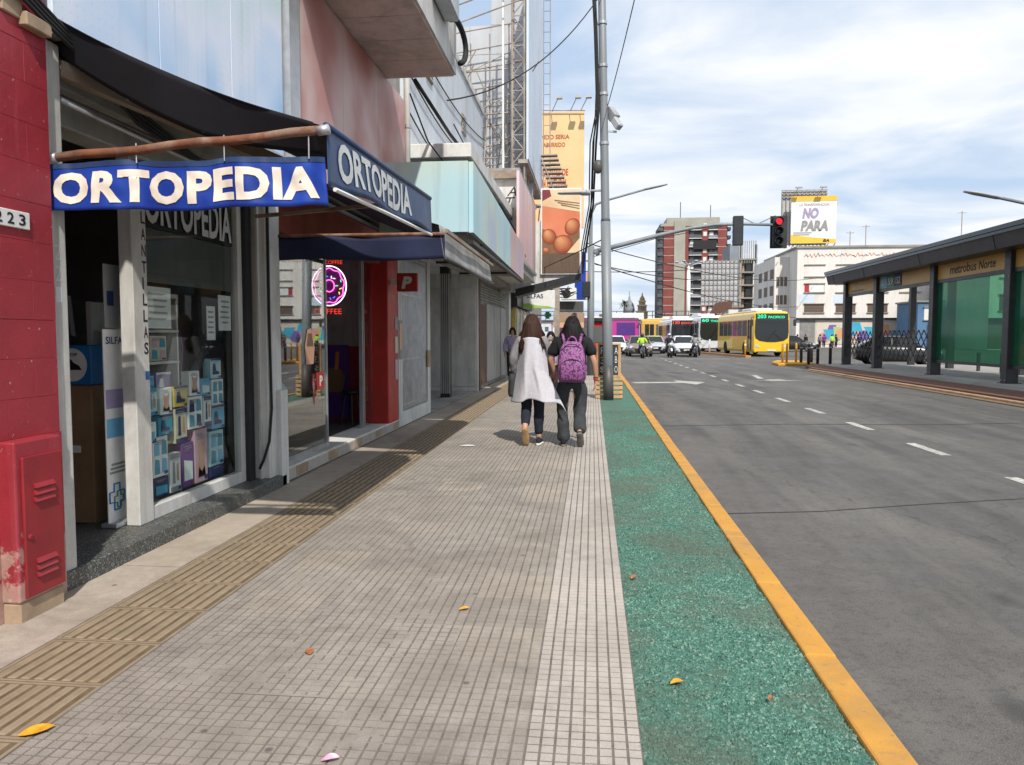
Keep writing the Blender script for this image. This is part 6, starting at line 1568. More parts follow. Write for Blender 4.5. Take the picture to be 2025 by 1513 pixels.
# ------------------------------------------------------------------ people
def skin_mesh(name, J, bones, levels=2, root=None):
    names = list(J); idx = {n: i for i, n in enumerate(names)}
    me = bpy.data.meshes.new(name)
    me.from_pydata([J[n][0] for n in names], [(idx[a], idx[b]) for a, b in bones], [])
    o = bpy.data.objects.new('tmp', me); COL.objects.link(o)
    m = o.modifiers.new('skin', 'SKIN'); m.use_smooth_shade = True; m.branch_smoothing = 0.3
    for i, n in enumerate(names):
        r = J[n][1]
        sv_ = me.skin_vertices[0].data[i]
        sv_.radius = r if isinstance(r, tuple) else (r, r)
        sv_.use_root = (n == (root or names[0]))
    s_ = o.modifiers.new('sub', 'SUBSURF'); s_.levels = levels; s_.render_levels = levels
    dg = bpy.context.evaluated_depsgraph_get(); dg.update()
    out = bpy.data.meshes.new_from_object(o.evaluated_get(dg))
    bpy.data.objects.remove(o); bpy.data.meshes.remove(me)
    out.polygons.foreach_set('use_smooth', [True] * len(out.polygons))
    out.materials.clear()
    return out
def crease(me, amp, sc, seed=0.0):
    me.update()
    nr = [v.normal.copy() for v in me.vertices]
    for v, n in zip(me.vertices, nr):
        v.co += n * amp * mnoise.noise(Vector((v.co.x * sc, v.co.y * sc, v.co.z * sc * 0.6 + seed)))
    return me
def attach(name, me, mat, parent):
    me.materials.append(MATS[mat])
    return link(name, me, parent, local=True)
M('skin', (0.52, 0.29, 0.20), (0.45, 0.24, 0.165), scale=6, rough=0.5, bump=0.05)
M('hair_brown', (0.055, 0.026, 0.017), (0.03, 0.015, 0.010), scale=40, rough=0.62, spec=0.2, bump=0.1, stretch=(1, 1, 0.1))
M('hair_black', (0.014, 0.011, 0.011), (0.008, 0.007, 0.007), scale=40, rough=0.6, spec=0.2, bump=0.1, stretch=(1, 1, 0.1))
M('cardigan_grey', (0.56, 0.545, 0.59), (0.49, 0.475, 0.51), scale=30, rough=0.9, bump=0.2)
M('knit_grey', (0.26, 0.25, 0.26), (0.18, 0.175, 0.18), scale=60, rough=0.9, bump=0.3)
M('denim_dark', (0.016, 0.019, 0.034), (0.011, 0.013, 0.024), scale=20, rough=0.85, bump=0.2)
M('tee_black', (0.012, 0.012, 0.014), (0.008, 0.008, 0.009), scale=12, rough=0.9, bump=0.15)
M('trouser_grey', (0.048, 0.051, 0.056), (0.030, 0.033, 0.036), scale=9, rough=0.9, bump=0.3)
M('sole_tan', (0.45, 0.30, 0.14), (0.36, 0.23, 0.10), scale=10, rough=0.7); M('sole_grey', (0.20, 0.18, 0.16), (0.14, 0.13, 0.12), scale=20, rough=0.8)
t = NT('backpack_print')
v = t.coord('Object')
vo = t.n('ShaderNodeTexVoronoi', {'Vector': t.scale(v, 1, 1, 0.7), 'Scale': 55.0}).outputs['Distance']
bc = t.ramp(vo, [(0.25, (0.25, 0.045, 0.22)), (0.45, (0.36, 0.15, 0.34)), (0.62, (0.10, 0.02, 0.10))])
t.done(t.principled(Base_Color=bc, Roughness=0.7))
M('strap_black', (0.03, 0.02, 0.03), rough=0.7)

def hand(J, bones, w, dirv, side, s=1.0):
    """palm and five fingers growing from wrist joint name w along dirv"""
    p = Vector(J[w][0]); d = Vector(dirv).normalized()
    lat = d.cross(Vector((1, 0, 0))).normalized()
    palm = p + d * 0.07 * s
    J[w + '_palm'] = (tuple(palm), (0.022 * s, 0.032 * s)); bones.append((w, w + '_palm'))
    for k, (off, ln) in enumerate(((-0.028, 0.07), (-0.010, 0.08), (0.009, 0.075), (0.027, 0.06))):
        a = palm + d * 0.025 * s + lat * off * s
        b_ = a + d * ln * 0.55 * s + Vector((-side * 0.008, 0, 0))
        c_ = b_ + d * ln * 0.4 * s + Vector((-side * 0.022, 0, 0))
        for q, pt, r in (('a', a, 0.0095), ('b', b_, 0.0088), ('c', c_, 0.0075)):
            J['%s_f%d%s' % (w, k, q)] = (tuple(pt), r * s)
        bones += [(w + '_palm', '%s_f%da' % (w, k)), ('%s_f%da' % (w, k), '%s_f%db' % (w, k)), ('%s_f%db' % (w, k), '%s_f%dc' % (w, k))]
    a = p + d * 0.035 * s - lat * 0.035 * s; b_ = a + d * 0.04 * s - lat * 0.018 * s
    J[w + '_t1'] = (tuple(a), 0.011 * s); J[w + '_t2'] = (tuple(b_), 0.009 * s)
    bones += [(w, w + '_t1'), (w + '_t1', w + '_t2')]
def body_skeleton(h=1.65, sh=0.165, arms=None, legs=None, lean=0.0, wide=1.0):
    k = h / 1.65
    J = {'pelvis': ((0, 0, 0.93 * k), (0.15 * wide, 0.115)), 'waist': ((0, 0.005, 1.08 * k), (0.125 * wide, 0.10)), 'chest': ((0, 0.01 + lean, 1.26 * k), (0.145 * wide, 0.11)),
         'neckb': ((0, 0.0 + lean, 1.385 * k), 0.062), 'neck': ((0, 0.012 + lean, 1.445 * k), 0.050), 'jaw': ((0, 0.03 + lean, 1.495 * k), (0.062, 0.075)), 'head': ((0, 0.02 + lean, 1.56 * k), (0.078, 0.092)), 'crown': ((0, 0.01 + lean, 1.625 * k), (0.058, 0.065))}
    bones = [('pelvis', 'waist'), ('waist', 'chest'), ('chest', 'neckb'), ('neckb', 'neck'), ('neck', 'jaw'), ('jaw', 'head'), ('head', 'crown')]
    J['nose'] = ((0, 0.115 + lean, 1.545 * k), 0.013); bones.append(('head', 'nose'))
    for s_, nm in ((-1, 'L'), (1, 'R')):
        el, wr, hd = arms[nm]
        J['sh' + nm] = ((s_ * sh, lean, 1.355 * k), 0.056); J['el' + nm] = (el, 0.041); J['wr' + nm] = (wr, 0.027)
        bones += [('chest', 'sh' + nm), ('sh' + nm, 'el' + nm), ('el' + nm, 'wr' + nm)]
        hand(J, bones, 'wr' + nm, hd, s_)
        kn, an, toe = legs[nm]
        J['hip' + nm] = ((s_ * 0.088, 0, 0.86 * k), 0.092); J['kn' + nm] = (kn, 0.058); J['an' + nm] = (an, 0.037); J['toe' + nm] = (toe, 0.032)
        bones += [('pelvis', 'hip' + nm), ('hip' + nm, 'kn' + nm), ('kn' + nm, 'an' + nm), ('an' + nm, 'toe' + nm)]
    return J, bones
def shoe(parent, heel, toe, w, mats, up=(0, 0, 1)):
    heel, toe, up = Vector(heel), Vector(toe), Vector(up).normalized()
    d = (toe - heel); L = d.length; d.normalize(); up = (up - d * up.dot(d)).normalized(); lat = d.cross(up)
    def rg(t_, ww, h0, h1):
        c = heel + d * L * t_
        return [tuple(c + lat * ww * math.cos(a) + up * (h0 + (h1 - h0) * (0.5 + 0.5 * math.sin(a)))) for a in [2 * math.pi * k / 12 for k in range(12)]]
    B().loft([rg(-0.02, w * 0.5, 0.02, 0.05), rg(0.05, w * 0.8, 0.015, 0.10), rg(0.3, w * 0.85, 0.015, 0.10), rg(0.55, w, 0.015, 0.075), rg(0.85, w * 0.9, 0.015, 0.055), rg(1.02, w * 0.45, 0.02, 0.035)]).build('shoe', mats[0], parent, smooth=True, local=True)
    B().loft([rg(-0.03, w * 0.6, -0.004, 0.022), rg(0.08, w * 0.92, -0.006, 0.024), rg(0.35, w * 0.88, -0.004, 0.024), rg(0.6, w * 1.08, -0.006, 0.024), rg(0.9, w * 0.95, -0.006, 0.022), rg(1.04, w * 0.5, 0.002, 0.02)]).build('sole', mats[1], parent, local=True)
def hair(parent, mat, cz, length, width, n=150, seed=1, cy=0.0, spread=1.0):
    rr = random.Random(seed); b = B()
    b.ball((0, cy - 0.005, cz), (0.088, 0.102, 0.112), 16, 12)
    n = int(n * 2.2)
    for k in range(n):
        a = rr.uniform(math.pi * 0.92, math.pi * 2.08) if rr.random() < 0.8 else rr.uniform(0, 2 * math.pi)
        front = math.sin(a) > 0.15
        el = rr.uniform(0.15, 1.2)
        p0 = Vector((0.09 * math.cos(a) * math.cos(el) , cy + 0.10 * math.sin(a) * math.cos(el), cz + 0.115 * math.sin(el)))
        p1 = Vector((0.105 * math.cos(a) * 1.03, cy + 0.12 * math.sin(a), cz - 0.03))
        ln = length * rr.uniform(0.8, 1.05) * (0.6 if front else 1.0)
        wv = rr.uniform(-1, 1) * (2.2 if rr.random() < 0.12 else 1)
        p2 = Vector((width * 0.85 * math.cos(a) + 0.01 * wv, cy + 0.125 * math.sin(a), cz - ln * 0.45))
        p3 = Vector((width * math.cos(a) * spread + 0.025 * wv, cy + 0.14 * math.sin(a) - 0.01, cz - ln * 0.8))
        p4 = Vector((width * math.cos(a) * spread * 0.97 + 0.03 * wv, cy + 0.135 * math.sin(a), cz - ln))
        r_ = rr.uniform(0.0045, 0.011)
        b.tube([p0, p1, p2, p3, p4], [r_ * 0.7, r_, r_, r_ * 0.8, 0.002], 6)
    return b.build('hair', mat, parent, smooth=True, local=True)

# --- woman with the backpack (right)
WR = thing('person', 'person in black top and grey trousers walking away with a purple backpack', 'person', (-0.255, 9.72, 0), 'people walking away together', R(1))
arms = {'L': ((-0.275, 0.02, 1.115), (-0.225, 0.10, 0.915), (0.25, 0.35, -0.9)), 'R': ((0.275, -0.02, 1.10), (0.305, 0.06, 0.87), (-0.05, 0.15, -1))}
legs = {'L': ((-0.105, 0.06, 0.49), (-0.10, 0.0, 0.085), (-0.11, 0.14, 0.035)), 'R': ((0.085, 0.07, 0.48), (0.10, -0.20, 0.21), (0.11, -0.10, 0.06))}
J, bn = body_skeleton(1.65, 0.17, arms, legs, 0.0, 1.15)
attach('body', skin_mesh('body', J, bn), 'skin', WR)
T = {'p': ((0, 0, 0.96), (0.21, 0.155)), 'a': ((0, 0.0, 0.90), (0.20, 0.15)), 'hL': ((-0.105, 0, 0.82), (0.122, 0.12)), 'hR': ((0.105, 0, 0.82), (0.122, 0.12)),
     'mL': ((-0.125, 0.03, 0.66), 0.090), 'kL': ((-0.125, 0.06, 0.48), 0.080), 'sL': ((-0.11, 0.02, 0.26), 0.080), 'fL': ((-0.10, 0.0, 0.045), (0.076, 0.092)), 'mR': ((0.11, 0.045, 0.66), 0.090), 'kR': ((0.105, 0.07, 0.48), 0.090), 'sR': ((0.105, -0.05, 0.34), 0.082), 'fR': ((0.105, -0.195, 0.19), (0.076, 0.084))}
attach('trousers', crease(skin_mesh('trousers', T, [('p', 'a'), ('a', 'hL'), ('a', 'hR'), ('hL', 'mL'), ('mL', 'kL'), ('kL', 'sL'), ('sL', 'fL'), ('hR', 'mR'), ('mR', 'kR'), ('kR', 'sR'), ('sR', 'fR')], 3), 0.016, 14), 'trouser_grey', WR)
S = {'c': ((0, 0.01, 1.27), (0.205, 0.15)), 'w': ((0, 0, 1.08), (0.195, 0.15)), 'h': ((0, 0, 0.93), (0.215, 0.165)), 'n': ((0, 0.0, 1.385), (0.10, 0.08)), 'sL': ((-0.185, 0, 1.345), 0.088), 'eL': ((-0.265, 0.015, 1.15), 0.082), 'sR': ((0.185, 0, 1.345), 0.088), 'eR': ((0.268, -0.01, 1.15), 0.082)}
attach('t_shirt', crease(skin_mesh('t_shirt', S, [('c', 'w'), ('w', 'h'), ('c', 'n'), ('c', 'sL'), ('sL', 'eL'), ('c', 'sR'), ('sR', 'eR')], 3), 0.010, 15, 3), 'tee_black', WR)
hair(WR, 'hair_black', 1.555, 0.33, 0.145, 170, 3, 0.01)
shoe(WR, (-0.10, -0.06, 0.006), (-0.11, 0.19, 0.006), 0.045, ('tee_black', 'sole_grey'))
shoe(WR, (0.10, -0.255, 0.185), (0.115, -0.115, 0.005), 0.046, ('trouser_grey', 'sole_grey'), (0, 0.8, 0.6))
for z in (0.875, 0.86, 0.845):
    B().lathe((0.305, 0.062, z), [(0.033, 0), (0.036, 0.005), (0.033, 0.01)], 12).build('bracelet', 'bright_red' if z < 0.87 else 'tee_black', WR, local=True)
bp = thing('backpack', 'purple patterned backpack on the back of the walker in black', 'backpack', (-0.255, 9.72, 1.0), None, R(1))
def pack_ring(z, w, d0, d1):
    pts = []
    for k in range(20):
        a = 2 * math.pi * k / 20
        ca, sa = math.cos(a), math.sin(a)
        e = 0.55
        pts.append((w * math.copysign(abs(ca) ** e, ca), (d0 + d1) / 2 + (d1 - d0) / 2 * math.copysign(abs(sa) ** e, sa), z))
    return pts
B().loft([pack_ring(-0.165, 0.135, -0.285, -0.155), pack_ring(-0.15, 0.165, -0.325, -0.15), pack_ring(0.0, 0.172, -0.345, -0.15), pack_ring(0.14, 0.165, -0.325, -0.15), pack_ring(0.25, 0.145, -0.29, -0.14), pack_ring(0.315, 0.115, -0.25, -0.13), pack_ring(0.345, 0.06, -0.22, -0.14)]).build('bag', 'backpack_print', bp, smooth=True, local=True)
B().loft([pack_ring(-0.14, 0.12, -0.365, -0.33), pack_ring(-0.12, 0.14, -0.385, -0.33), pack_ring(0.05, 0.14, -0.385, -0.33), pack_ring(0.12, 0.11, -0.375, -0.32), pack_ring(0.14, 0.05, -0.36, -0.32)]).build('front_pocket', 'backpack_print', bp, smooth=True, local=True)
arc = [(0.135 * math.cos(a), -0.388 + 0.02 * abs(math.cos(a)), 0.02 + 0.105 * math.sin(a)) for a in [math.pi * k / 16 for k in range(17)]]
B().tube(arc, 0.006, 6).build('pocket_zip', 'strap_black', bp, local=True)
B().tube([(0.15 * math.cos(a), -0.30 + 0.03 * abs(math.cos(a)), 0.12 + 0.19 * math.sin(a)) for a in [math.pi * k / 18 for k in range(19)]], 0.006, 6).build('main_zip', 'strap_black', bp, local=True)
B().tube([(0.055 * math.cos(a), -0.19, 0.325 + 0.075 * math.sin(a)) for a in [math.pi * k / 12 for k in range(13)]], 0.011, 8).build('handle', 'backpack_print', bp, smooth=True, local=True)
for s_ in (-1, 1):
    B().tube([(s_ * 0.09, -0.16, 0.30), (s_ * 0.12, -0.06, 0.43), (s_ * 0.13, 0.06, 0.42), (s_ * 0.15, 0.15, 0.28), (s_ * 0.17, 0.10, 0.05), (s_ * 0.16, -0.12, -0.12)], 0.02, 8).build('strap', 'backpack_print', bp, smooth=True, local=True)

# --- woman with the long grey cardigan (left)
WL = thing('person', 'person with long brown hair in a flowing grey cardigan walking away', 'person', (-0.775, 9.76, 0), 'people walking away together', R(-2))
arms = {'L': ((-0.245, -0.03, 1.10), (-0.235, 0.10, 0.90), (0.0, 0.3, -1)), 'R': ((0.235, 0.03, 1.13), (0.245, 0.15, 0.93), (0.3, 0.4, -0.8))}
legs = {'L': ((-0.07, 0.05, 0.49), (-0.065, -0.20, 0.24), (-0.06, -0.12, 0.07)), 'R': ((0.095, 0.04, 0.49), (0.09, 0.02, 0.09), (0.10, 0.16, 0.035))}
J, bn = body_skeleton(1.68, 0.155, arms, legs, 0.0, 0.95)
attach('body', skin_mesh('body', J, bn), 'skin', WL)
T = {'p': ((0, 0, 0.97), (0.165, 0.13)), 'a': ((0, 0, 0.90), (0.16, 0.125)), 'hL': ((-0.085, 0, 0.83), 0.11), 'hR': ((0.085, 0, 0.83), 0.11), 'kL': ((-0.07, 0.05, 0.49), 0.075), 'fL': ((-0.065, -0.17, 0.265), 0.056), 'kR': ((0.092, 0.04, 0.49), 0.076), 'fR': ((0.09, 0.02, 0.12), 0.054), 'cL': ((-0.068, -0.05, 0.39), 0.072), 'cR': ((0.092, 0.02, 0.33), 0.073)}
attach('jeans', crease(skin_mesh('jeans', T, [('p', 'a'), ('a', 'hL'), ('a', 'hR'), ('hL', 'kL'), ('kL', 'cL'), ('cL', 'fL'), ('hR', 'kR'), ('kR', 'cR'), ('cR', 'fR')], 3), 0.007, 22), 'denim_dark', WL)
S = {'c': ((0, 0.01, 1.27), (0.178, 0.135)), 'w': ((0, 0, 1.08), (0.16, 0.13)), 'n': ((0, 0, 1.40), (0.09, 0.075)), 'sL': ((-0.165, 0, 1.36), 0.078), 'eL': ((-0.243, -0.03, 1.11), 0.060), 'rL': ((-0.235, 0.09, 0.91), 0.046), 'sR': ((0.165, 0, 1.36), 0.078), 'eR': ((0.235, 0.03, 1.13), 0.064), 'rR': ((0.243, 0.14, 0.95), 0.05)}
attach('sleeves', crease(skin_mesh('sleeves', S, [('c', 'w'), ('c', 'n'), ('c', 'sL'), ('sL', 'eL'), ('eL', 'rL'), ('c', 'sR'), ('sR', 'eR'), ('eR', 'rR')], 3), 0.008, 20, 5), 'knit_grey', WL)
def lerp3(v_, a, b_, c_): return a + (b_ - a) * min(v_ * 2, 1) + (c_ - b_) * max(0, v_ * 2 - 1)
def cardi(u, v_):
    s_ = u * 2 - 1
    l = lerp3(v_, -0.165, -0.195, -0.262); r = lerp3(v_, 0.165, 0.235, 0.47)
    x = l + (r - l) * u
    edge = abs(s_) ** 2.2
    y = -0.155 - 0.07 * v_ + edge * (0.17 + 0.06 * v_) * (1 if s_ < 0 else (1 - 0.75 * v_))
    f = 0.004 + 0.026 * v_
    y += 0.8 * f * math.sin(s_ * 7.5 + 3.0 * v_ + 0.6) + 0.012 * v_ * mnoise.noise(Vector((s_ * 5, v_ * 2.5, 2.0)))
    x += 0.012 * v_ * math.sin(s_ * 9 + 1)
    z = 1.395 - 0.05 * edge - v_ * (0.80 + 0.10 * max(0, s_) ** 3 + 0.02 * math.sin(s_ * 6)) + 0.05 * v_ * (1 if s_ < -0.6 else 0) * (abs(s_) - 0.6)
    return (x, y, z)
cg = sheet(cardi, 60, 44).build('cardigan', 'cardigan_grey', WL, smooth=True, local=True); solidify(cg, 0.005)
hair(WL, 'hair_brown', 1.585, 0.40, 0.135, 190, 9, 0.01, 1.12)
shoe(WL, (-0.065, -0.245, 0.225), (-0.055, -0.13, 0.01), 0.044, ('sole_tan', 'sole_tan'), (0, 0.85, 0.5))
shoe(WL, (0.09, -0.04, 0.006), (0.10, 0.20, 0.006), 0.042, ('denim_dark', 'paper_white'))
hb_ = thing('handbag', 'dark patterned shoulder bag hanging at the left of the grey cardigan', 'handbag', (-1.05, 9.85, 0.7))
B().loft([[(-1.03 + w * math.cos(a), 9.86 + 0.10 * math.sin(a), z) for a in [2 * math.pi * k / 12 for k in range(12)]] for z, w in ((0.62, 0.05), (0.66, 0.065), (0.82, 0.06), (0.92, 0.04))]).build('pouch', 'trouser_grey', hb_, smooth=True)
B().tube([(-1.03, 9.86, 0.92), (-1.0, 9.80, 1.2), (-0.92, 9.74, 1.40)], 0.011, 6).build('strap', 'strap_black', hb_, smooth=True)

# --- others on the pavement, and riders
_SK = {}
def skin_cached(name, J, bones, levels):
    key = repr((name, sorted(J.items()), levels))
    if key not in _SK: _SK[key] = skin_mesh(name, J, bones, levels)
    return _SK[key].copy()
def simple_person(label, loc, rotz, top, bottom, hairm, h=1.68, sit=False, group='people in the distance', helmet=None, levels=1, arms=None, legs=None):
    o = thing('person', label, 'person', loc, group, rotz)
    arms = arms or {'L': ((-0.25, 0.0, 1.10), (-0.24, 0.08, 0.86), (0, 0.1, -1)), 'R': ((0.25, 0.0, 1.10), (0.24, 0.08, 0.86), (0, 0.1, -1))}
    legs = legs or {'L': ((-0.10, 0.05, 0.48), (-0.10, -0.02, 0.085), (-0.10, 0.12, 0.035)), 'R': ((0.10, 0.0, 0.48), (0.10, -0.08, 0.085), (0.10, 0.06, 0.035))}
    J, bn = body_skeleton(1.65, 0.165, arms, legs)
    attach('body', skin_cached('body', J, bn, levels), 'skin', o)
    hp = {}
    T = {'p': ((0, 0, 0.96), (0.17, 0.14)), 'hL': ((-0.09, 0, 0.85), 0.115), 'hR': ((0.09, 0, 0.85), 0.115)}
    for nm, s_ in (('L', -1), ('R', 1)):
        T['k' + nm] = (legs[nm][0], 0.085); T['f' + nm] = (legs[nm][1], 0.07)
    attach('trousers', skin_cached('trousers', T, [('p', 'hL'), ('p', 'hR'), ('hL', 'kL'), ('kL', 'fL'), ('hR', 'kR'), ('kR', 'fR')], levels), bottom, o)
    S = {'c': ((0, 0.01, 1.27), (0.19, 0.14)), 'w': ((0, 0, 1.02), (0.18, 0.145)), 'b': ((0, 0, 0.86), (0.19, 0.155)), 'n': ((0, 0, 1.385), (0.08, 0.07)), 'sL': ((-0.175, 0, 1.35), 0.08), 'eL': (arms['L'][0], 0.062), 'rL': (arms['L'][1], 0.046), 'sR': ((0.175, 0, 1.35), 0.08), 'eR': (arms['R'][0], 0.062), 'rR': (arms['R'][1], 0.046)}
    attach('jacket', skin_cached('jacket', S, [('c', 'w'), ('w', 'b'), ('c', 'n'), ('c', 'sL'), ('sL', 'eL'), ('eL', 'rL'), ('c', 'sR'), ('sR', 'eR'), ('eR', 'rR')], levels + 1), top, o)
    if helmet:
        B().ball((0, 0.01, 1.56), (0.135, 0.155, 0.15), 14, 10).build('helmet', helmet, o, smooth=True, local=True)
        B().ball((0, 0.10, 1.55), (0.10, 0.08, 0.055), 12, 6).build('visor', 'car_glass', o, smooth=True, local=True)
    else:
        hair(o, hairm, 1.565, 0.14, 0.10, 40, 5)
    return o
pm = simple_person('person with a white face mask seen between the two walkers', (-0.88, 16.2, 0), R(180), 'print_lilac', 'denim_dark', 'hair_black', group=None)
pm.scale = (0.9, 0.9, 0.9)
B().hexa([(-0.06, 0.06, 1.475), (0.06, 0.06, 1.475), (0.06, 0.09, 1.475), (-0.06, 0.09, 1.475)], [(-0.065, 0.07, 1.545), (0.065, 0.07, 1.545), (0.05, 0.135, 1.545), (-0.05, 0.135, 1.545)]).build('face_mask', 'paper_white', pm, local=True)
pc = simple_person('person in lilac with a bare arm at the left of the cardigan', (-2.52, 24.0, 0), R(185), 'print_lilac', 'trouser_grey', 'hair_brown', group=None, arms={'L': ((-0.26, 0.05, 1.12), (-0.30, 0.28, 1.0), (0, 1, -0.3)), 'R': ((0.25, 0.0, 1.10), (0.24, 0.08, 0.86), (0, 0.1, -1))})
pbag = thing('paper_bag', 'white paper bag carried by the person in lilac', 'bag', (-2.45, 23.66, 0.3))
B().hexa([(-2.58, 23.60, 0.30), (-2.38, 23.60, 0.33), (-2.38, 23.72, 0.33), (-2.58, 23.72, 0.30)], [(-2.52, 23.60, 0.86), (-2.32, 23.60, 0.83), (-2.32, 23.72, 0.83), (-2.52, 23.72, 0.86)]).build('bag', 'paper_white', pbag)

M('hi_vis', (0.45, 0.70, 0.05), (0.36, 0.58, 0.04), scale=6, rough=0.7)
def motorcycle(label, rlabel, loc, rotz, body, top, helmet):
    o = thing('motorcycle', label, 'motorcycle', loc, 'motorcycles at the stop line', rotz)
    for y, nm in ((0.0, 'front_wheel'), (1.28, 'rear_wheel')):
        w_ = B().lathe((0, y, 0.30), [(0.20, -0.05), (0.28, -0.055), (0.305, 0), (0.28, 0.055), (0.20, 0.05)], 20, axis='x').build(nm, 'tyre', o, smooth=True, local=True)
        B().lathe((0, y, 0.30), [(0.20, -0.03), (0.20, 0.03), (0.04, 0.06), (0.04, -0.06)], 14, axis='x').build('rim', 'rim', w_, local=True)
    for s_ in (-1, 1):
        B().tube([(s_ * 0.07, 0.0, 0.30), (s_ * 0.07, 0.28, 0.92)], 0.022, 8).build('fork', 'rim', o, local=True)
        B().tube([(s_ * 0.03, 0.30, 0.98), (s_ * 0.22, 0.30, 1.05), (s_ * 0.36, 0.40, 1.02)], 0.014, 6).build('handlebar', 'tyre', o, local=True)
        mr = B().tube([(s_ * 0.26, 0.32, 1.04), (s_ * 0.34, 0.26, 1.22)], 0.008, 5).build('mirror_stem', 'tyre', o, local=True)
        B().ball((s_ * 0.36, 0.25, 1.25), (0.07, 0.02, 0.045), 10, 6).build('mirror', 'tyre', mr, local=True)
    B().loft([[(w * math.cos(a), y, z + h * math.sin(a)) for a in [2 * math.pi * k / 12 for k in range(12)]] for y, w, z, h in ((0.22, 0.06, 0.88, 0.06), (0.34, 0.14, 0.86, 0.13), (0.6, 0.16, 0.84, 0.14), (0.8, 0.12, 0.78, 0.10))]).build('tank', body, o, smooth=True, local=True)
    B().loft([[(w * math.cos(a), y, z + 0.05 * math.sin(a)) for a in [2 * math.pi * k / 10 for k in range(10)]] for y, w, z in ((0.75, 0.10, 0.80), (1.0, 0.14, 0.80), (1.45, 0.12, 0.86), (1.6, 0.05, 0.90))]).build('seat', 'tyre', o, smooth=True, local=True)
    B().box(-0.14, 0.14, 0.42, 0.85, 0.32, 0.68).build('engine', 'rim', o, bevel=0.04, local=True)
    B().ball((0, 0.16, 0.90), (0.13, 0.08, 0.13), 12, 8).build('fairing', body, o, smooth=True, local=True)
    B().lathe((0, 0.09, 0.90), [(0.085, 0), (0.07, -0.02), (0.01, -0.03)], 12, axis='y').build('headlight', 'headlight', o, local=True)
    B().loft([[(0.06 * math.cos(a), -0.3 * math.cos(b_) , 0.30 + 0.34 * math.sin(b_) + 0.01 * math.sin(a)) for a in [2 * math.pi * k / 6 for k in range(6)]] for b_ in [0.5 + 0.35 * k for k in range(6)]]).build('mudguard', body, o, local=True)
    c, s_ = math.cos(rotz), math.sin(rotz)
    rp = (loc[0] - s_ * 0.95, loc[1] + c * 0.95, loc[2] - 0.02)
    simple_person(rlabel, rp, rotz + math.pi, top, 'denim_dark', 'hair_black', helmet=helmet, group='riders at the stop line',
                  arms={'L': ((-0.30, 0.22, 1.12), (-0.30, 0.52, 1.02), (0, 1, -0.2)), 'R': ((0.30, 0.22, 1.12), (0.30, 0.52, 1.02), (0, 1, -0.2))},
                  legs={'L': ((-0.26, 0.36, 0.62), (-0.30, 0.10, 0.10), (-0.32, 0.24, 0.04)), 'R': ((0.24, 0.40, 0.66), (0.22, 0.16, 0.34), (0.22, 0.30, 0.30))})
motorcycle('black motorcycle in front of the taupe car', 'rider in a hi-vis yellow jacket and dark helmet', (3.35, 50.6, -0.12), R(2), 'car_black', 'hi_vis', 'car_black')
motorcycle('white fronted scooter left of the white hatchback', 'rider in dark blue clothes with a dark helmet', (5.42, 53.2, -0.12), R(3), 'car_white', 'denim_dark', 'car_silver')
motorcycle('black motorcycle right of the white hatchback', 'rider with a light grey jacket right of the white hatchback', (7.15, 53.5, -0.12), R(-2), 'car_black', 'print_grey', 'car_black')
# ------------------------------------------------------------------ the far side of the junction
M('tower_red', (0.235, 0.060, 0.050), (0.19, 0.050, 0.043), scale=0.5, rough=0.8)
M('tower_beige', (0.36, 0.35, 0.29), (0.31, 0.30, 0.25), scale=0.4, rough=0.8)
M('tower_dark', (0.075, 0.075, 0.08), (0.05, 0.05, 0.055), scale=1, rough=0.7)
M('cream_wall', (0.77, 0.735, 0.69), (0.70, 0.665, 0.62), scale=0.35, rough=0.85, dirt=0.3, dirtcol=(0.34, 0.29, 0.25), stretch=(1, 1, 0.4), streak=0.45)
M('concrete', (0.36, 0.34, 0.30), (0.28, 0.26, 0.23), scale=0.6, rough=0.9, dirt=0.4, streak=0.45)
M('shade_brown', (0.17, 0.135, 0.11), (0.13, 0.10, 0.085), scale=2, rough=0.7, stretch=(1, 1, 8))
M('dome_grey', (0.26, 0.29, 0.31), (0.2, 0.22, 0.24), scale=0.5, rough=0.7)
M('ochre_stone', (0.52, 0.36, 0.17), (0.42, 0.28, 0.13), scale=0.7, rough=0.8)
tw = thing('apartment_tower', 'tall red brick apartment tower with pale stripes and stacked balconies', 'building', (29, 235, 0))
Y = 230.0
X0 = 19.4; X1 = 39.2; TOP = 35.0; n_fl = 14; fh = 34.2 / n_fl
B().box(X0 + 0.3, X1, Y, Y + 16, 0, TOP - 0.8).build('body', 'tower_dark', tw)
for a, b_, m_ in ((X0 + 1.4, X0 + 4.4, 'tower_red'), (X0 + 4.4, X0 + 7.6, 'tower_beige'), (X0 + 7.6, X0 + 8.6, 'tower_red'), (X0 + 12.4, X0 + 14.2, 'tower_red'), (X0 + 17.0, X1 - 0.3, 'tower_red')):
    B().box(a, b_ - 0.02, Y - 0.5 - (0.3 if m_ == 'tower_beige' else 0), Y, 0, TOP - (0 if m_ == 'tower_beige' else 1.6)).build('wall_strip', m_, tw)
B().box(X0 + 2.2, X0 + 17.5, Y - 0.4, Y + 10, TOP - 0.7, TOP + 0.9).build('roof_storey', 'tower_beige', tw)
B().box(X0 + 0.4, X1, Y - 0.45, Y + 12, TOP - 1.55, TOP - 0.72).build('parapet', 'tower_beige', tw)
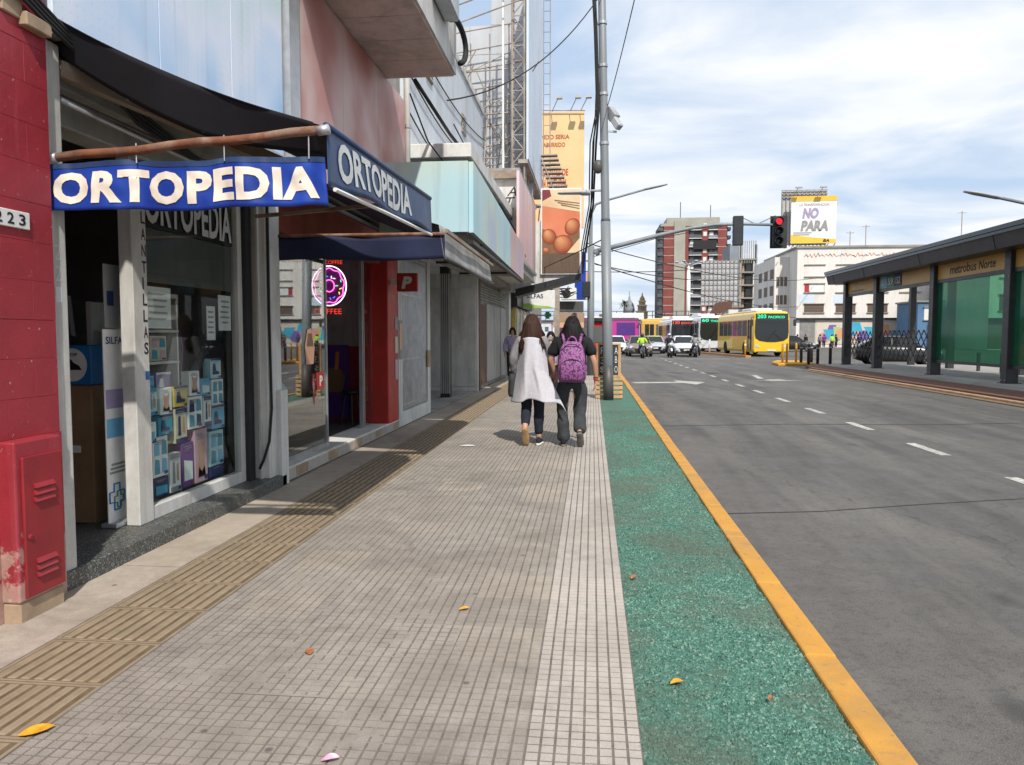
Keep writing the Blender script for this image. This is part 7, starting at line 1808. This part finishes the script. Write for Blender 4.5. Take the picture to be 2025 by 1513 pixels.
for k in range(n_fl):
    z = 0.4 + k * fh
    for a, b_ in ((X0 + 8.65, X0 + 12.35), (X0 + 14.25, X0 + 16.95)):
        bl = B().box(a, b_, Y - 0.9, Y - 0.02, z, z + 0.18).build('balcony', 'cream_wall', tw)
        B().box(a + 0.05, b_ - 0.05, Y - 0.88, Y - 0.82, z + 0.2, z + 0.95).build('railing', 'bus_window' if (k * 7 + int(a)) % 3 else 'dome_grey', bl)
        B().box(a + 0.4, a + 1.5, Y - 0.06, Y - 0.01, z + 0.5, z + 2.0).build('window', 'paper_white' if (k + int(a)) % 3 == 0 else 'bus_window', tw)
    B().box(X0 + 12.8, X0 + 13.8, Y - 0.54, Y - 0.49, z + 0.8, z + 2.0).build('window', 'cream_wall', tw)
    B().box(X0 + 1.35, X0 + 4.42, Y - 0.55, Y - 0.48, z, z + 0.16).build('floor_line', 'pale_tile', tw)
    B().box(X0 + 16.95, X1 - 0.25, Y - 0.55, Y - 0.48, z, z + 0.16).build('floor_line', 'pale_tile', tw)
    B().box(X0 - 0.3, X0 + 1.3, Y - 0.2, Y + 3, z, z + 0.2).build('side_balcony', 'tower_dark', tw)
    B().box(X0 - 0.25, X0 + 1.25, Y - 0.15, Y - 0.1, z + 0.2, z + 1.1).build('side_railing', 'bus_window', tw)
    B().box(X1 - 0.3, X1 + 1.0, Y, Y + 3, z, z + 0.9).build('side_balcony', 'tower_dark', tw)
B().box(X0 + 9.9, X0 + 16.5, Y - 1.1, Y - 0.95, 26.6, 29.2).build('dark_banner', 'letter_black', tw)
for x, h in ((X0 + 6.5, 6), (X0 + 15.3, 5)):
    B().tube([(x, Y + 3, TOP), (x, Y + 3, TOP + h)], 0.12, 5).build('antenna', 'tower_dark', tw)
# unfinished concrete frame block with a grey side wall
cf = thing('concrete_frame_block', 'narrow unfinished concrete frame block with open floors', 'building', (33, 172, 0))
B().box(29.3, 31.2, 168.5, 178, 6.0, 20.8).build('side_wall', 'dome_grey', cf)
for x in (31.3, 34.5):
    B().box(x, x + 0.45, 168, 168.5, 0, 20.8).build('column', 'concrete', cf)
B().box(31.2, 35.0, 172, 172.3, 0, 18).build('back_wall', 'shade_brown', cf)
for k in range(7):
    z = 1.0 + k * 2.75
    B().box(31.2, 35.0, 167.9, 172, z, z + 0.3).build('floor_slab', 'concrete', cf)
    if z < 16:
        B().box(32.0, 32.5, 169, 169.4, z + 0.3, z + 2.5).build('inner_post', 'tan_plaster', cf)
        B().box(33.0, 34.4, 170, 170.2, z + 0.4, z + 2.2).build('inner_panel', 'bus_window', cf)
for k in range(8):
    B().box(31.4 + k * 0.45, 31.55 + k * 0.45, 168, 168.15, 16.8, 21.6).build('fin', 'concrete', cf)
# grey lattice billboard back
lb_ = thing('billboard', 'large grey lattice back of a roof billboard before the tower', 'billboard', (31, 160, 0))
for i in range(9):
    for j in range(8):
        if j == 7 and i < 0: continue
        B().box(22.2 + i * 0.82, 22.98 + i * 0.82, 160, 160.1, 7.6 + j * 1.12, 8.66 + j * 1.12).build('back_sheet', 'sheet_metal_back', lb_)
for i in range(10):
    B().box(22.13 + i * 0.82, 22.23 + i * 0.82, 159.7, 159.85, 2, 16.8).build('upright', 'scaffold_steel', lb_)
for j in range(9):
    B().box(22.1, 29.6, 159.55, 159.68, 7.52 + j * 1.12, 7.62 + j * 1.12).build('rail', 'scaffold_steel', lb_)
mu = thing('mural_board', 'dark brown slanted sign panel below the lattice billboard', 'sign', (25, 150, 5))
B().prism([(22.3, 150, 5.2), (26.5, 150, 6.2), (26.8, 150, 8.0), (23.5, 150, 7.6)], (0, 0.3, 0)).build('panel', 'brown_door', mu)
B().box(24.3, 24.6, 150.1, 150.4, -0.1, 5.8).build('post', 'scaffold_steel', mu)
# white far building between
wf_ = thing('white_far_building', 'small stepped white building beyond the bus', 'building', (38, 185, 0))
B().box(37.2, 45, 185, 195, 0, 13.5).build('block', 'cream_wall', wf_); B().box(40.0, 43.0, 186, 195, 13.5, 16.6).build('upper_block', 'cream_wall', wf_); B().box(37.5, 39.0, 187, 195, 13.5, 15.4).build('stair_block', 'cream_wall', wf_)
for k in range(3):
    for i in range(3):
        B().box(37.8 + i * 2.2, 39.0 + i * 2.2, 184.93, 184.99, 4 + k * 3, 5.4 + k * 3).build('window', 'bus_window', wf_)
lw = thing('low_pink_wall', 'long low pale wall behind the yellow bus', 'wall', (28, 120, 0))
B().box(20.5, 27.5, 118, 119, -0.12, 5.4).build('wall', 'cream_wall', lw)
B().box(20.4, 27.6, 117.9, 119.1, 5.4, 5.6).build('coping', 'brown_door', lw)

# cream corner building with the billboard on its roof
wb = thing('corner_building', 'cream four storey corner building with graffiti under the roofline', 'building', (33, 105, 0))
B().box(25.75, 62, 100.0, 118, -0.12, 12.4).build('walls', 'cream_wall', wb)
B().box(25.55, 62.2, 99.8, 118.2, 12.4, 12.65).build('coping', 'concrete', wb)
B().box(23.9, 25.74, 104, 117, -0.12, 11.7).build('side_wing', 'cream_wall', wb)
def window(x0, x1, z0, z1, style, parent=wb, y=100.0):
    f = B().box(x0, x1, y - 0.03, y - 0.001, z0, z1).build('window', 'shade_brown' if style == 'shut' else ('cream_wall' if style == 'blind' else 'bus_window'), parent)
    B().box(x0 - 0.1, x1 + 0.1, y - 0.15, y - 0.031, z0 - 0.12, z0).build('sill', 'concrete', f)
    B().box(x0 - 0.1, x1 + 0.1, y - 0.18, y - 0.031, z1, z1 + 0.1).build('lintel', 'concrete', f)
    if style == 'curtain':
        B().box(x0 + 0.55, x1 - 0.05, y - 0.045, y - 0.031, z0 + 0.03, z1 - 0.03).build('curtain', 'paper_white', f)
        B().box(x0, x0 + 0.5, y - 0.045, y - 0.031, z0, z1).build('red_curtain', 'car_red', f)
    if style == 'shut':
        for k in range(5):
            B().box(x0, x1, y - 0.045, y - 0.031, z0 + 0.05 + k * (z1 - z0) / 5.2, z0 + 0.12 + k * (z1 - z0) / 5.2).build('slat', 'brown_door', f)
for i in range(9):
    x = 26.7 + i * 3.85
    window(x, x + 2.4, 8.85, 10.25, 'blind'); window(x, x + 2.4, 6.85, 7.9, 'curtain' if i % 2 == 0 else 'blind'); window(x, x + 2.4, 4.3, 5.35, 'shut')
for z in (8.9, 6.7, 4.4):
    for k in range(3):
        B().box(23.87, 23.90, 104.5 + k * 3.5, 106.5 + k * 3.5, z, z + 1.3).build('side_window', 'shade_brown', wb)
for k in range(3):
    for z in (7.9, 5.5):
        B().box(24.15 + k * 0.5, 24.5 + k * 0.5, 103.95, 103.99, z, z + 1.2).build('side_window', 'shade_brown', wb)
tg = random.Random(3)
for k in range(26):
    x = 26.6 + k * 0.48
    B().tube([(x, 99.97, 11.35 + tg.uniform(-0.1, 0.1)), (x + 0.2, 99.97, 11.6 + tg.uniform(-0.2, 0.2)), (x + 0.42, 99.97, 11.35 + tg.uniform(-0.15, 0.15))], 0.035, 5).build('graffiti_stroke', 'bill_coral' if k % 3 else 'brown_door', wb)
for (x0, x1, z0, z1) in ((26.0, 27.9, 5.55, 6.6), (30.2, 31.9, 5.5, 6.5)):
    B().box(x0, x1, 99.985, 99.999, z0, z1).build('blue_patch', 'print_sky' if False else 'vinyl_bluewhite', wb)
# mural on the ground floor: flat painted shapes
M('mural_pink', (0.62, 0.30, 0.36), (0.55, 0.24, 0.30), scale=0.8, rough=0.8); M('mural_purple', (0.20, 0.14, 0.42), (0.15, 0.10, 0.34), scale=0.8, rough=0.8); M('mural_cyan', (0.06, 0.42, 0.58), (0.05, 0.34, 0.50), scale=0.8, rough=0.8); M('mural_lime', (0.48, 0.55, 0.22), (0.40, 0.48, 0.18), scale=0.8, rough=0.8); M('mural_cream', (0.66, 0.60, 0.50), (0.58, 0.5, 0.42), scale=0.8, rough=0.8); M('mural_peach', (0.66, 0.36, 0.20), (0.6, 0.3, 0.16), scale=0.8, rough=0.8)
ml = B().box(28.2, 61.0, 99.94, 99.99, 0.3, 3.4).build('mural', 'mural_cream', wb)
mr_ = random.Random(12); cols = ['mural_pink', 'mural_purple', 'mural_cyan', 'mural_lime', 'mural_peach', 'mural_pink', 'mural_cyan']
for k in range(46):
    x = 28.4 + (k * 0.71) % 32; w = mr_.uniform(0.5, 1.9); s_ = mr_.choice((-1, 1)) * mr_.uniform(0.4, 1.6)
    z0 = mr_.uniform(0.35, 1.4); z1 = min(3.38, z0 + mr_.uniform(0.9, 2.4))
    x_ = max(29.2, min(58.5, x))
    yy = 99.935 - 0.0015 * k
    if k % 4 == 0:
        B().poly([(x_ + w * 0.6 * math.cos(a), yy, min(3.38, max(0.32, (z0 + z1) / 2 + w * 0.6 * math.sin(a)))) for a in [2 * math.pi * q / 16 for q in range(16)]]).build('painted_shape', cols[k % 7], ml)
    else:
        B().poly([(x_, yy, z0), (x_ + w, yy, z0), (x_ + w + s_ * 0.5, yy, z1), (x_ + s_ * 0.5, yy, z1)]).build('painted_shape', cols[k % 7], ml)
B().box(26.2, 28.1, 99.95, 99.99, 0, 3.3).build('dark_doorway', 'dark_interior', wb)
B().box(25.7, 62, 99.6, 99.99, 3.42, 3.6).build('ledge', 'letter_black', wb)
bbd = thing('billboard', 'white and yellow billboard reading NO PARA on the roof of the corner building', 'billboard', (28, 102, 12.65))
B().box(25.3, 30.9, 101.8, 102.0, 13.2, 19.2).build('board', 'paper_white', bbd)
M('bill_yellow', (0.78, 0.50, 0.06), (0.74, 0.44, 0.05), scale=0.6, rough=0.5)
B().box(25.3, 30.9, 101.77, 101.799, 18.55, 19.2).build('top_band', 'bill_yellow', bbd)
B().prism([(25.3, 101.785, 13.2), (30.9, 101.785, 13.2), (30.9, 101.785, 13.7), (28.0, 101.785, 13.95), (25.3, 101.785, 14.3)], (0, 0.01, 0)).build('bottom_band', 'bill_yellow', bbd)
for tx, x, z, w, h, m_, bo in [('LA TRANSFORMACION', 26.3, 17.95, 3.7, 0.3, 'print_grey', 0), ('NO', 26.7, 16.35, 2.0, 1.35, 'print_lilac', 0.05), ('PARA', 26.5, 14.75, 3.4, 1.35, 'print_grey', 0.05), ('BA', 29.3, 13.35, 0.8, 0.38, 'letter_black', 0.04)]:
    lettering(tx, m_, bbd, (x, 101.76, z), '-y', w, h, bold=bo, shear=0.2)
for k in range(2):
    B().box(25.6, 27.9 - 0.3 * k, 101.762, 101.768, 14.5 - 0.25 * k, 14.6 - 0.25 * k).build('small_print', 'print_grey', bbd)
B().box(24.5, 30.2, 103.5, 103.8, 13.2, 20.1).build('rear_board', 'sheet_metal_back', bbd)
for k in range(12):
    B().box(24.5 + k * 0.5, 24.6 + k * 0.5, 103.35, 103.5, 13.0, 20.1).build('rib', 'scaffold_steel', bbd)
for z in (19.3, 19.7, 20.15):
    B().box(24.4, 30.2, 103.2, 103.35, z, z + 0.12).build('rail', 'scaffold_steel', bbd)
for k in range(8):
    B().bar((24.6 + k * 0.85, 102.2, 12.6), (25.0 + k * 0.85, 102.0, 13.3), 0.09).build('leg', 'scaffold_steel', bbd)
for x in (25.5, 28.5):
    f_ = B().tube([(x, 101.8, 19.2), (x + 0.3, 100.6, 20.0)], 0.04, 5).build('lamp_arm', 'scaffold_steel', bbd)
    B().box(x, x + 0.8, 100.4, 100.8, 20.0, 20.15).build('lamp_head', 'lamp_grey', f_)
for (x, h, lb) in ((34.0, 2.6, 'thin roof antenna on the corner building, left one'), (36.0, 3.4, 'thin roof antenna on the corner building, middle one'), (48.0, 5.0, 'tall roof antenna on the corner building above the shelter')):
    q = thing('antenna', lb, 'antenna', (x, 106, 12.6), 'roof antennas')
    B().tube([(x, 106, 12.6), (x, 106, 12.6 + h)], 0.06, 5).build('mast', 'scaffold_steel', q)
    B().tube([(x - 0.5, 106, 12.4 + h), (x + 0.5, 106, 12.4 + h)], 0.04, 5).build('crossbar', 'scaffold_steel', q)
# blue house and brown fronted building seen through the shelter
bh = thing('blue_house', 'small blue fronted house seen through the shelter', 'building', (38.5, 92, 0))
M('house_blue', (0.10, 0.20, 0.34), (0.08, 0.16, 0.28), scale=0.8, rough=0.8)
B().box(37.2, 39.9, 92, 98, -0.12, 5.2).build('walls', 'house_blue', bh)
window(37.9, 39.2, 3.2, 4.6, 'blind', bh, 92.0)
B().box(37.0, 40.1, 91.8, 98.1, 5.2, 5.4).build('roof', 'concrete', bh)
gb_ = thing('graffiti_building', 'white building with red brown graffiti seen through the shelter', 'building', (48, 84, 0))
B().box(41.0, 70, 84, 98, -0.12, 11.5).build('walls', 'cream_wall', gb_)
for i in range(6):
    window(42 + i * 4.2, 44.2 + i * 4.2, 7.4, 9.0, 'blind', gb_, 84.0); window(42 + i * 4.2, 44.6 + i * 4.2, 4.0, 5.6, 'shut', gb_, 84.0)
B().box(41, 70, 83.6, 84, 2.9, 3.2).build('ledge', 'letter_black', gb_)
B().box(41, 70, 83.95, 83.99, 0, 2.9).build('dark_shopfront', 'shade_brown', gb_)
for k in range(14):
    x = 45 + k * 0.35
    B().tube([(x, 83.96, 5.8 + tg.uniform(-0.3, 0.3)), (x + 0.15, 83.96, 7.0 + tg.uniform(-0.4, 0.4)), (x + 0.4, 83.96, 5.9 + tg.uniform(-0.4, 0.4))], 0.09, 5).build('graffiti_stroke', 'brown_door', gb_)

# church dome and bell tower, low city on the horizon
dm = thing('church_dome', 'grey church dome on the horizon', 'dome', (12, 250, 0))
B().lathe((11.9, 250, 0), [(1.6, 0), (1.6, 9.0), (1.75, 9.2), (1.7, 10.2), (1.3, 11.6), (0.6, 12.7), (0.35, 13.0), (0.3, 13.8), (0.05, 14.4)], 16).build('drum', 'dome_grey', dm, smooth=True)
B().tube([(11.9, 250, 14.2), (11.9, 250, 15.6)], 0.12, 5).build('spire', 'dome_grey', dm)
bt = thing('bell_tower', 'ochre bell tower with a small cupola on the horizon', 'tower', (16, 250, 0))
for z0, z1, w in ((0, 9.2, 1.7), (9.2, 11.2, 1.35), (11.2, 12.6, 1.0)):
    B().box(16 - w, 16 + w, 250 - w, 250 + w, z0, z1 - 0.002).build('stage', 'ochre_stone', bt); B().box(16 - w - 0.2, 16 + w + 0.2, 250 - w - 0.2, 250 + w + 0.2, z1 - 0.35, z1).build('cornice', 'cream_wall', bt)
B().box(15.5, 16.5, 248.55, 248.6, 9.5, 10.8).build('belfry_opening', 'dark_interior', bt)
B().lathe((16, 250, 12.6), [(0.9, 0), (0.8, 0.8), (0.3, 1.5), (0.1, 2.6)], 12).build('cupola', 'ochre_stone', bt, smooth=True)
hz = random.Random(31)
names_ = ['cream', 'grey', 'white', 'pale ochre', 'brown', 'pale grey', 'beige', 'off-white']
for k in range(16):
    x0 = -30 + k * 6.4; w = 6.0; h = hz.uniform(4.0, 8.5); y = 205 + hz.uniform(0, 25)
    if 17 < x0 + w and x0 < 42 and h > 6: h = 5.5
    q = thing('low_house', ('%s low block %s on the horizon' % (names_[k % 8], ['left of the domes', 'below the domes', 'below the red tower', 'behind the bus'][min(3, k // 4)])) + (', taller' if k % 3 == 0 else ''), 'building', (x0, y, 0), 'low buildings on the horizon')
    B().box(x0, x0 + w, y, y + 10, -0.13, h).build('walls', ['cream_wall', 'concrete', 'blue_white_wall', 'ochre_stone'][k % 4], q)
    B().box(x0 - 0.1, x0 + w + 0.1, y - 0.1, y + 10.1, h, h + 0.25).build('parapet', 'concrete', q)
    for i in range(3):
        B().box(x0 + 0.7 + i * 1.8, x0 + 1.7 + i * 1.8, y - 0.05, y - 0.01, h - 2.2, h - 0.9).build('window', 'bus_window', q)
fb = thing('footbridge', 'dark railed footbridge crossing the far end of the avenue', 'bridge', (8, 130, 0))
B().box(-14, 19, 130, 132, 3.6, 4.0).build('deck', 'tower_dark', fb)
for k in range(17):
    B().box(-14 + k * 2.0, -13.88 + k * 2.0, 130, 130.1, 4.0, 5.4).build('baluster', 'tower_dark', fb)
for z in (4.7, 5.4):
    B().box(-14, 19, 130, 130.1, z, z + 0.1).build('rail', 'tower_dark', fb)
for x in (-12, 2, 17):
    B().box(x, x + 0.6, 130.5, 131.2, -0.13, 3.6).build('pier', 'concrete', fb)
B().box(2.5, 8.6, 129.8, 129.95, 4.1, 5.2).build('white_banner', 'paper_white', fb)
ws_ = thing('white_mast', 'tall white mast in front of the red tower', 'mast', (18.4, 150, 0))
B().tube([(18.4, 150, -0.1), (18.4, 150, 14.8)], [0.42, 0.34], 12).build('shaft', 'paper_white', ws_, smooth=True)
for k in range(6):
    a = k * math.pi / 3
    B().bar((18.4, 150, 14.8), (18.4 + 2.2 * math.cos(a), 150 + 2.2 * math.sin(a), 15.4), 0.25).build('lamp_arm', 'lamp_grey', ws_)
    B().ball((18.4 + 2.3 * math.cos(a), 150 + 2.3 * math.sin(a), 15.5), (0.4, 0.4, 0.2), 8, 6).build('lamp', 'lamp_grey', ws_)
tr = thing('palm_tree', 'ragged palm above the far roofs beside the tall pole', 'tree', (8, 210, 0))
B().tube([(8.2, 204, 0), (8.4, 204, 9.5)], [0.35, 0.22], 8).build('trunk', 'brown_door', tr)
M('foliage', (0.055, 0.085, 0.03), (0.03, 0.05, 0.018), scale=3, rough=0.7)
b = B(); pr_ = random.Random(2)
for k in range(60):
    a = pr_.uniform(0, 6.28); e = pr_.uniform(-0.5, 1.1); L = pr_.uniform(1.2, 2.1)
    c = Vector((8.4, 204, 9.6)); d = Vector((math.cos(a) * math.cos(e), math.sin(a) * math.cos(e), math.sin(e)))
    m_ = c + d * L * 0.6 + Vector((0, 0, 0.1)); e_ = c + d * L - Vector((0, 0, 0.5))
    s_ = d.cross(Vector((0, 0, 1))).normalized() * 0.12
    b.add([c - s_, c + s_, m_ + s_, m_ - s_, e_], [(0, 1, 2, 3), (3, 2, 4)])
b.build('crown', 'foliage', tr)
# red kiosk at the far corner
rk = thing('kiosk', 'red kiosk at the far corner beside the tall pole', 'kiosk', (0.45, 44, 0))
B().box(-0.15, 0.75, 44.4, 45.2, 0.0, 2.2).build('cabin', 'bright_red', rk, bevel=0.03)
B().box(-0.3, 0.9, 44.2, 45.3, 2.2, 2.4).build('roof', 'car_black', rk, bevel=0.03)
B().box(-0.05, 0.65, 44.38, 44.395, 1.0, 1.9).build('counter_window', 'bus_window', rk)
# pedestrians along the corner building and a traffic agent
pp_ = random.Random(17)
tops = ['print_darkred', 'tee_black', 'print_grey', 'print_plum', 'denim_dark', 'print_brown', 'bright_red', 'print_navy']
tn = ['dark red', 'black', 'grey', 'violet', 'dark blue', 'brown', 'red', 'navy']
proto = {}
for k in range(14):
    x = 25.2 + k * 1.05 + pp_.uniform(-0.2, 0.2)
    simple_person('pedestrian in a %s top, %s of the crowd by the corner building' % (tn[k % 8], 'left half' if k < 7 else 'right half'), (x, 96 + pp_.uniform(-1, 1.5), -0.12), R(180 + pp_.uniform(-60, 60)), tops[k % 8], 'denim_dark', 'hair_black', group='pedestrians by the corner building', levels=1)
simple_person('traffic agent in a hi-vis vest standing by the corner building', (26.6, 88, -0.12), R(180), 'hi_vis', 'denim_dark', 'hair_black', group=None, levels=1)
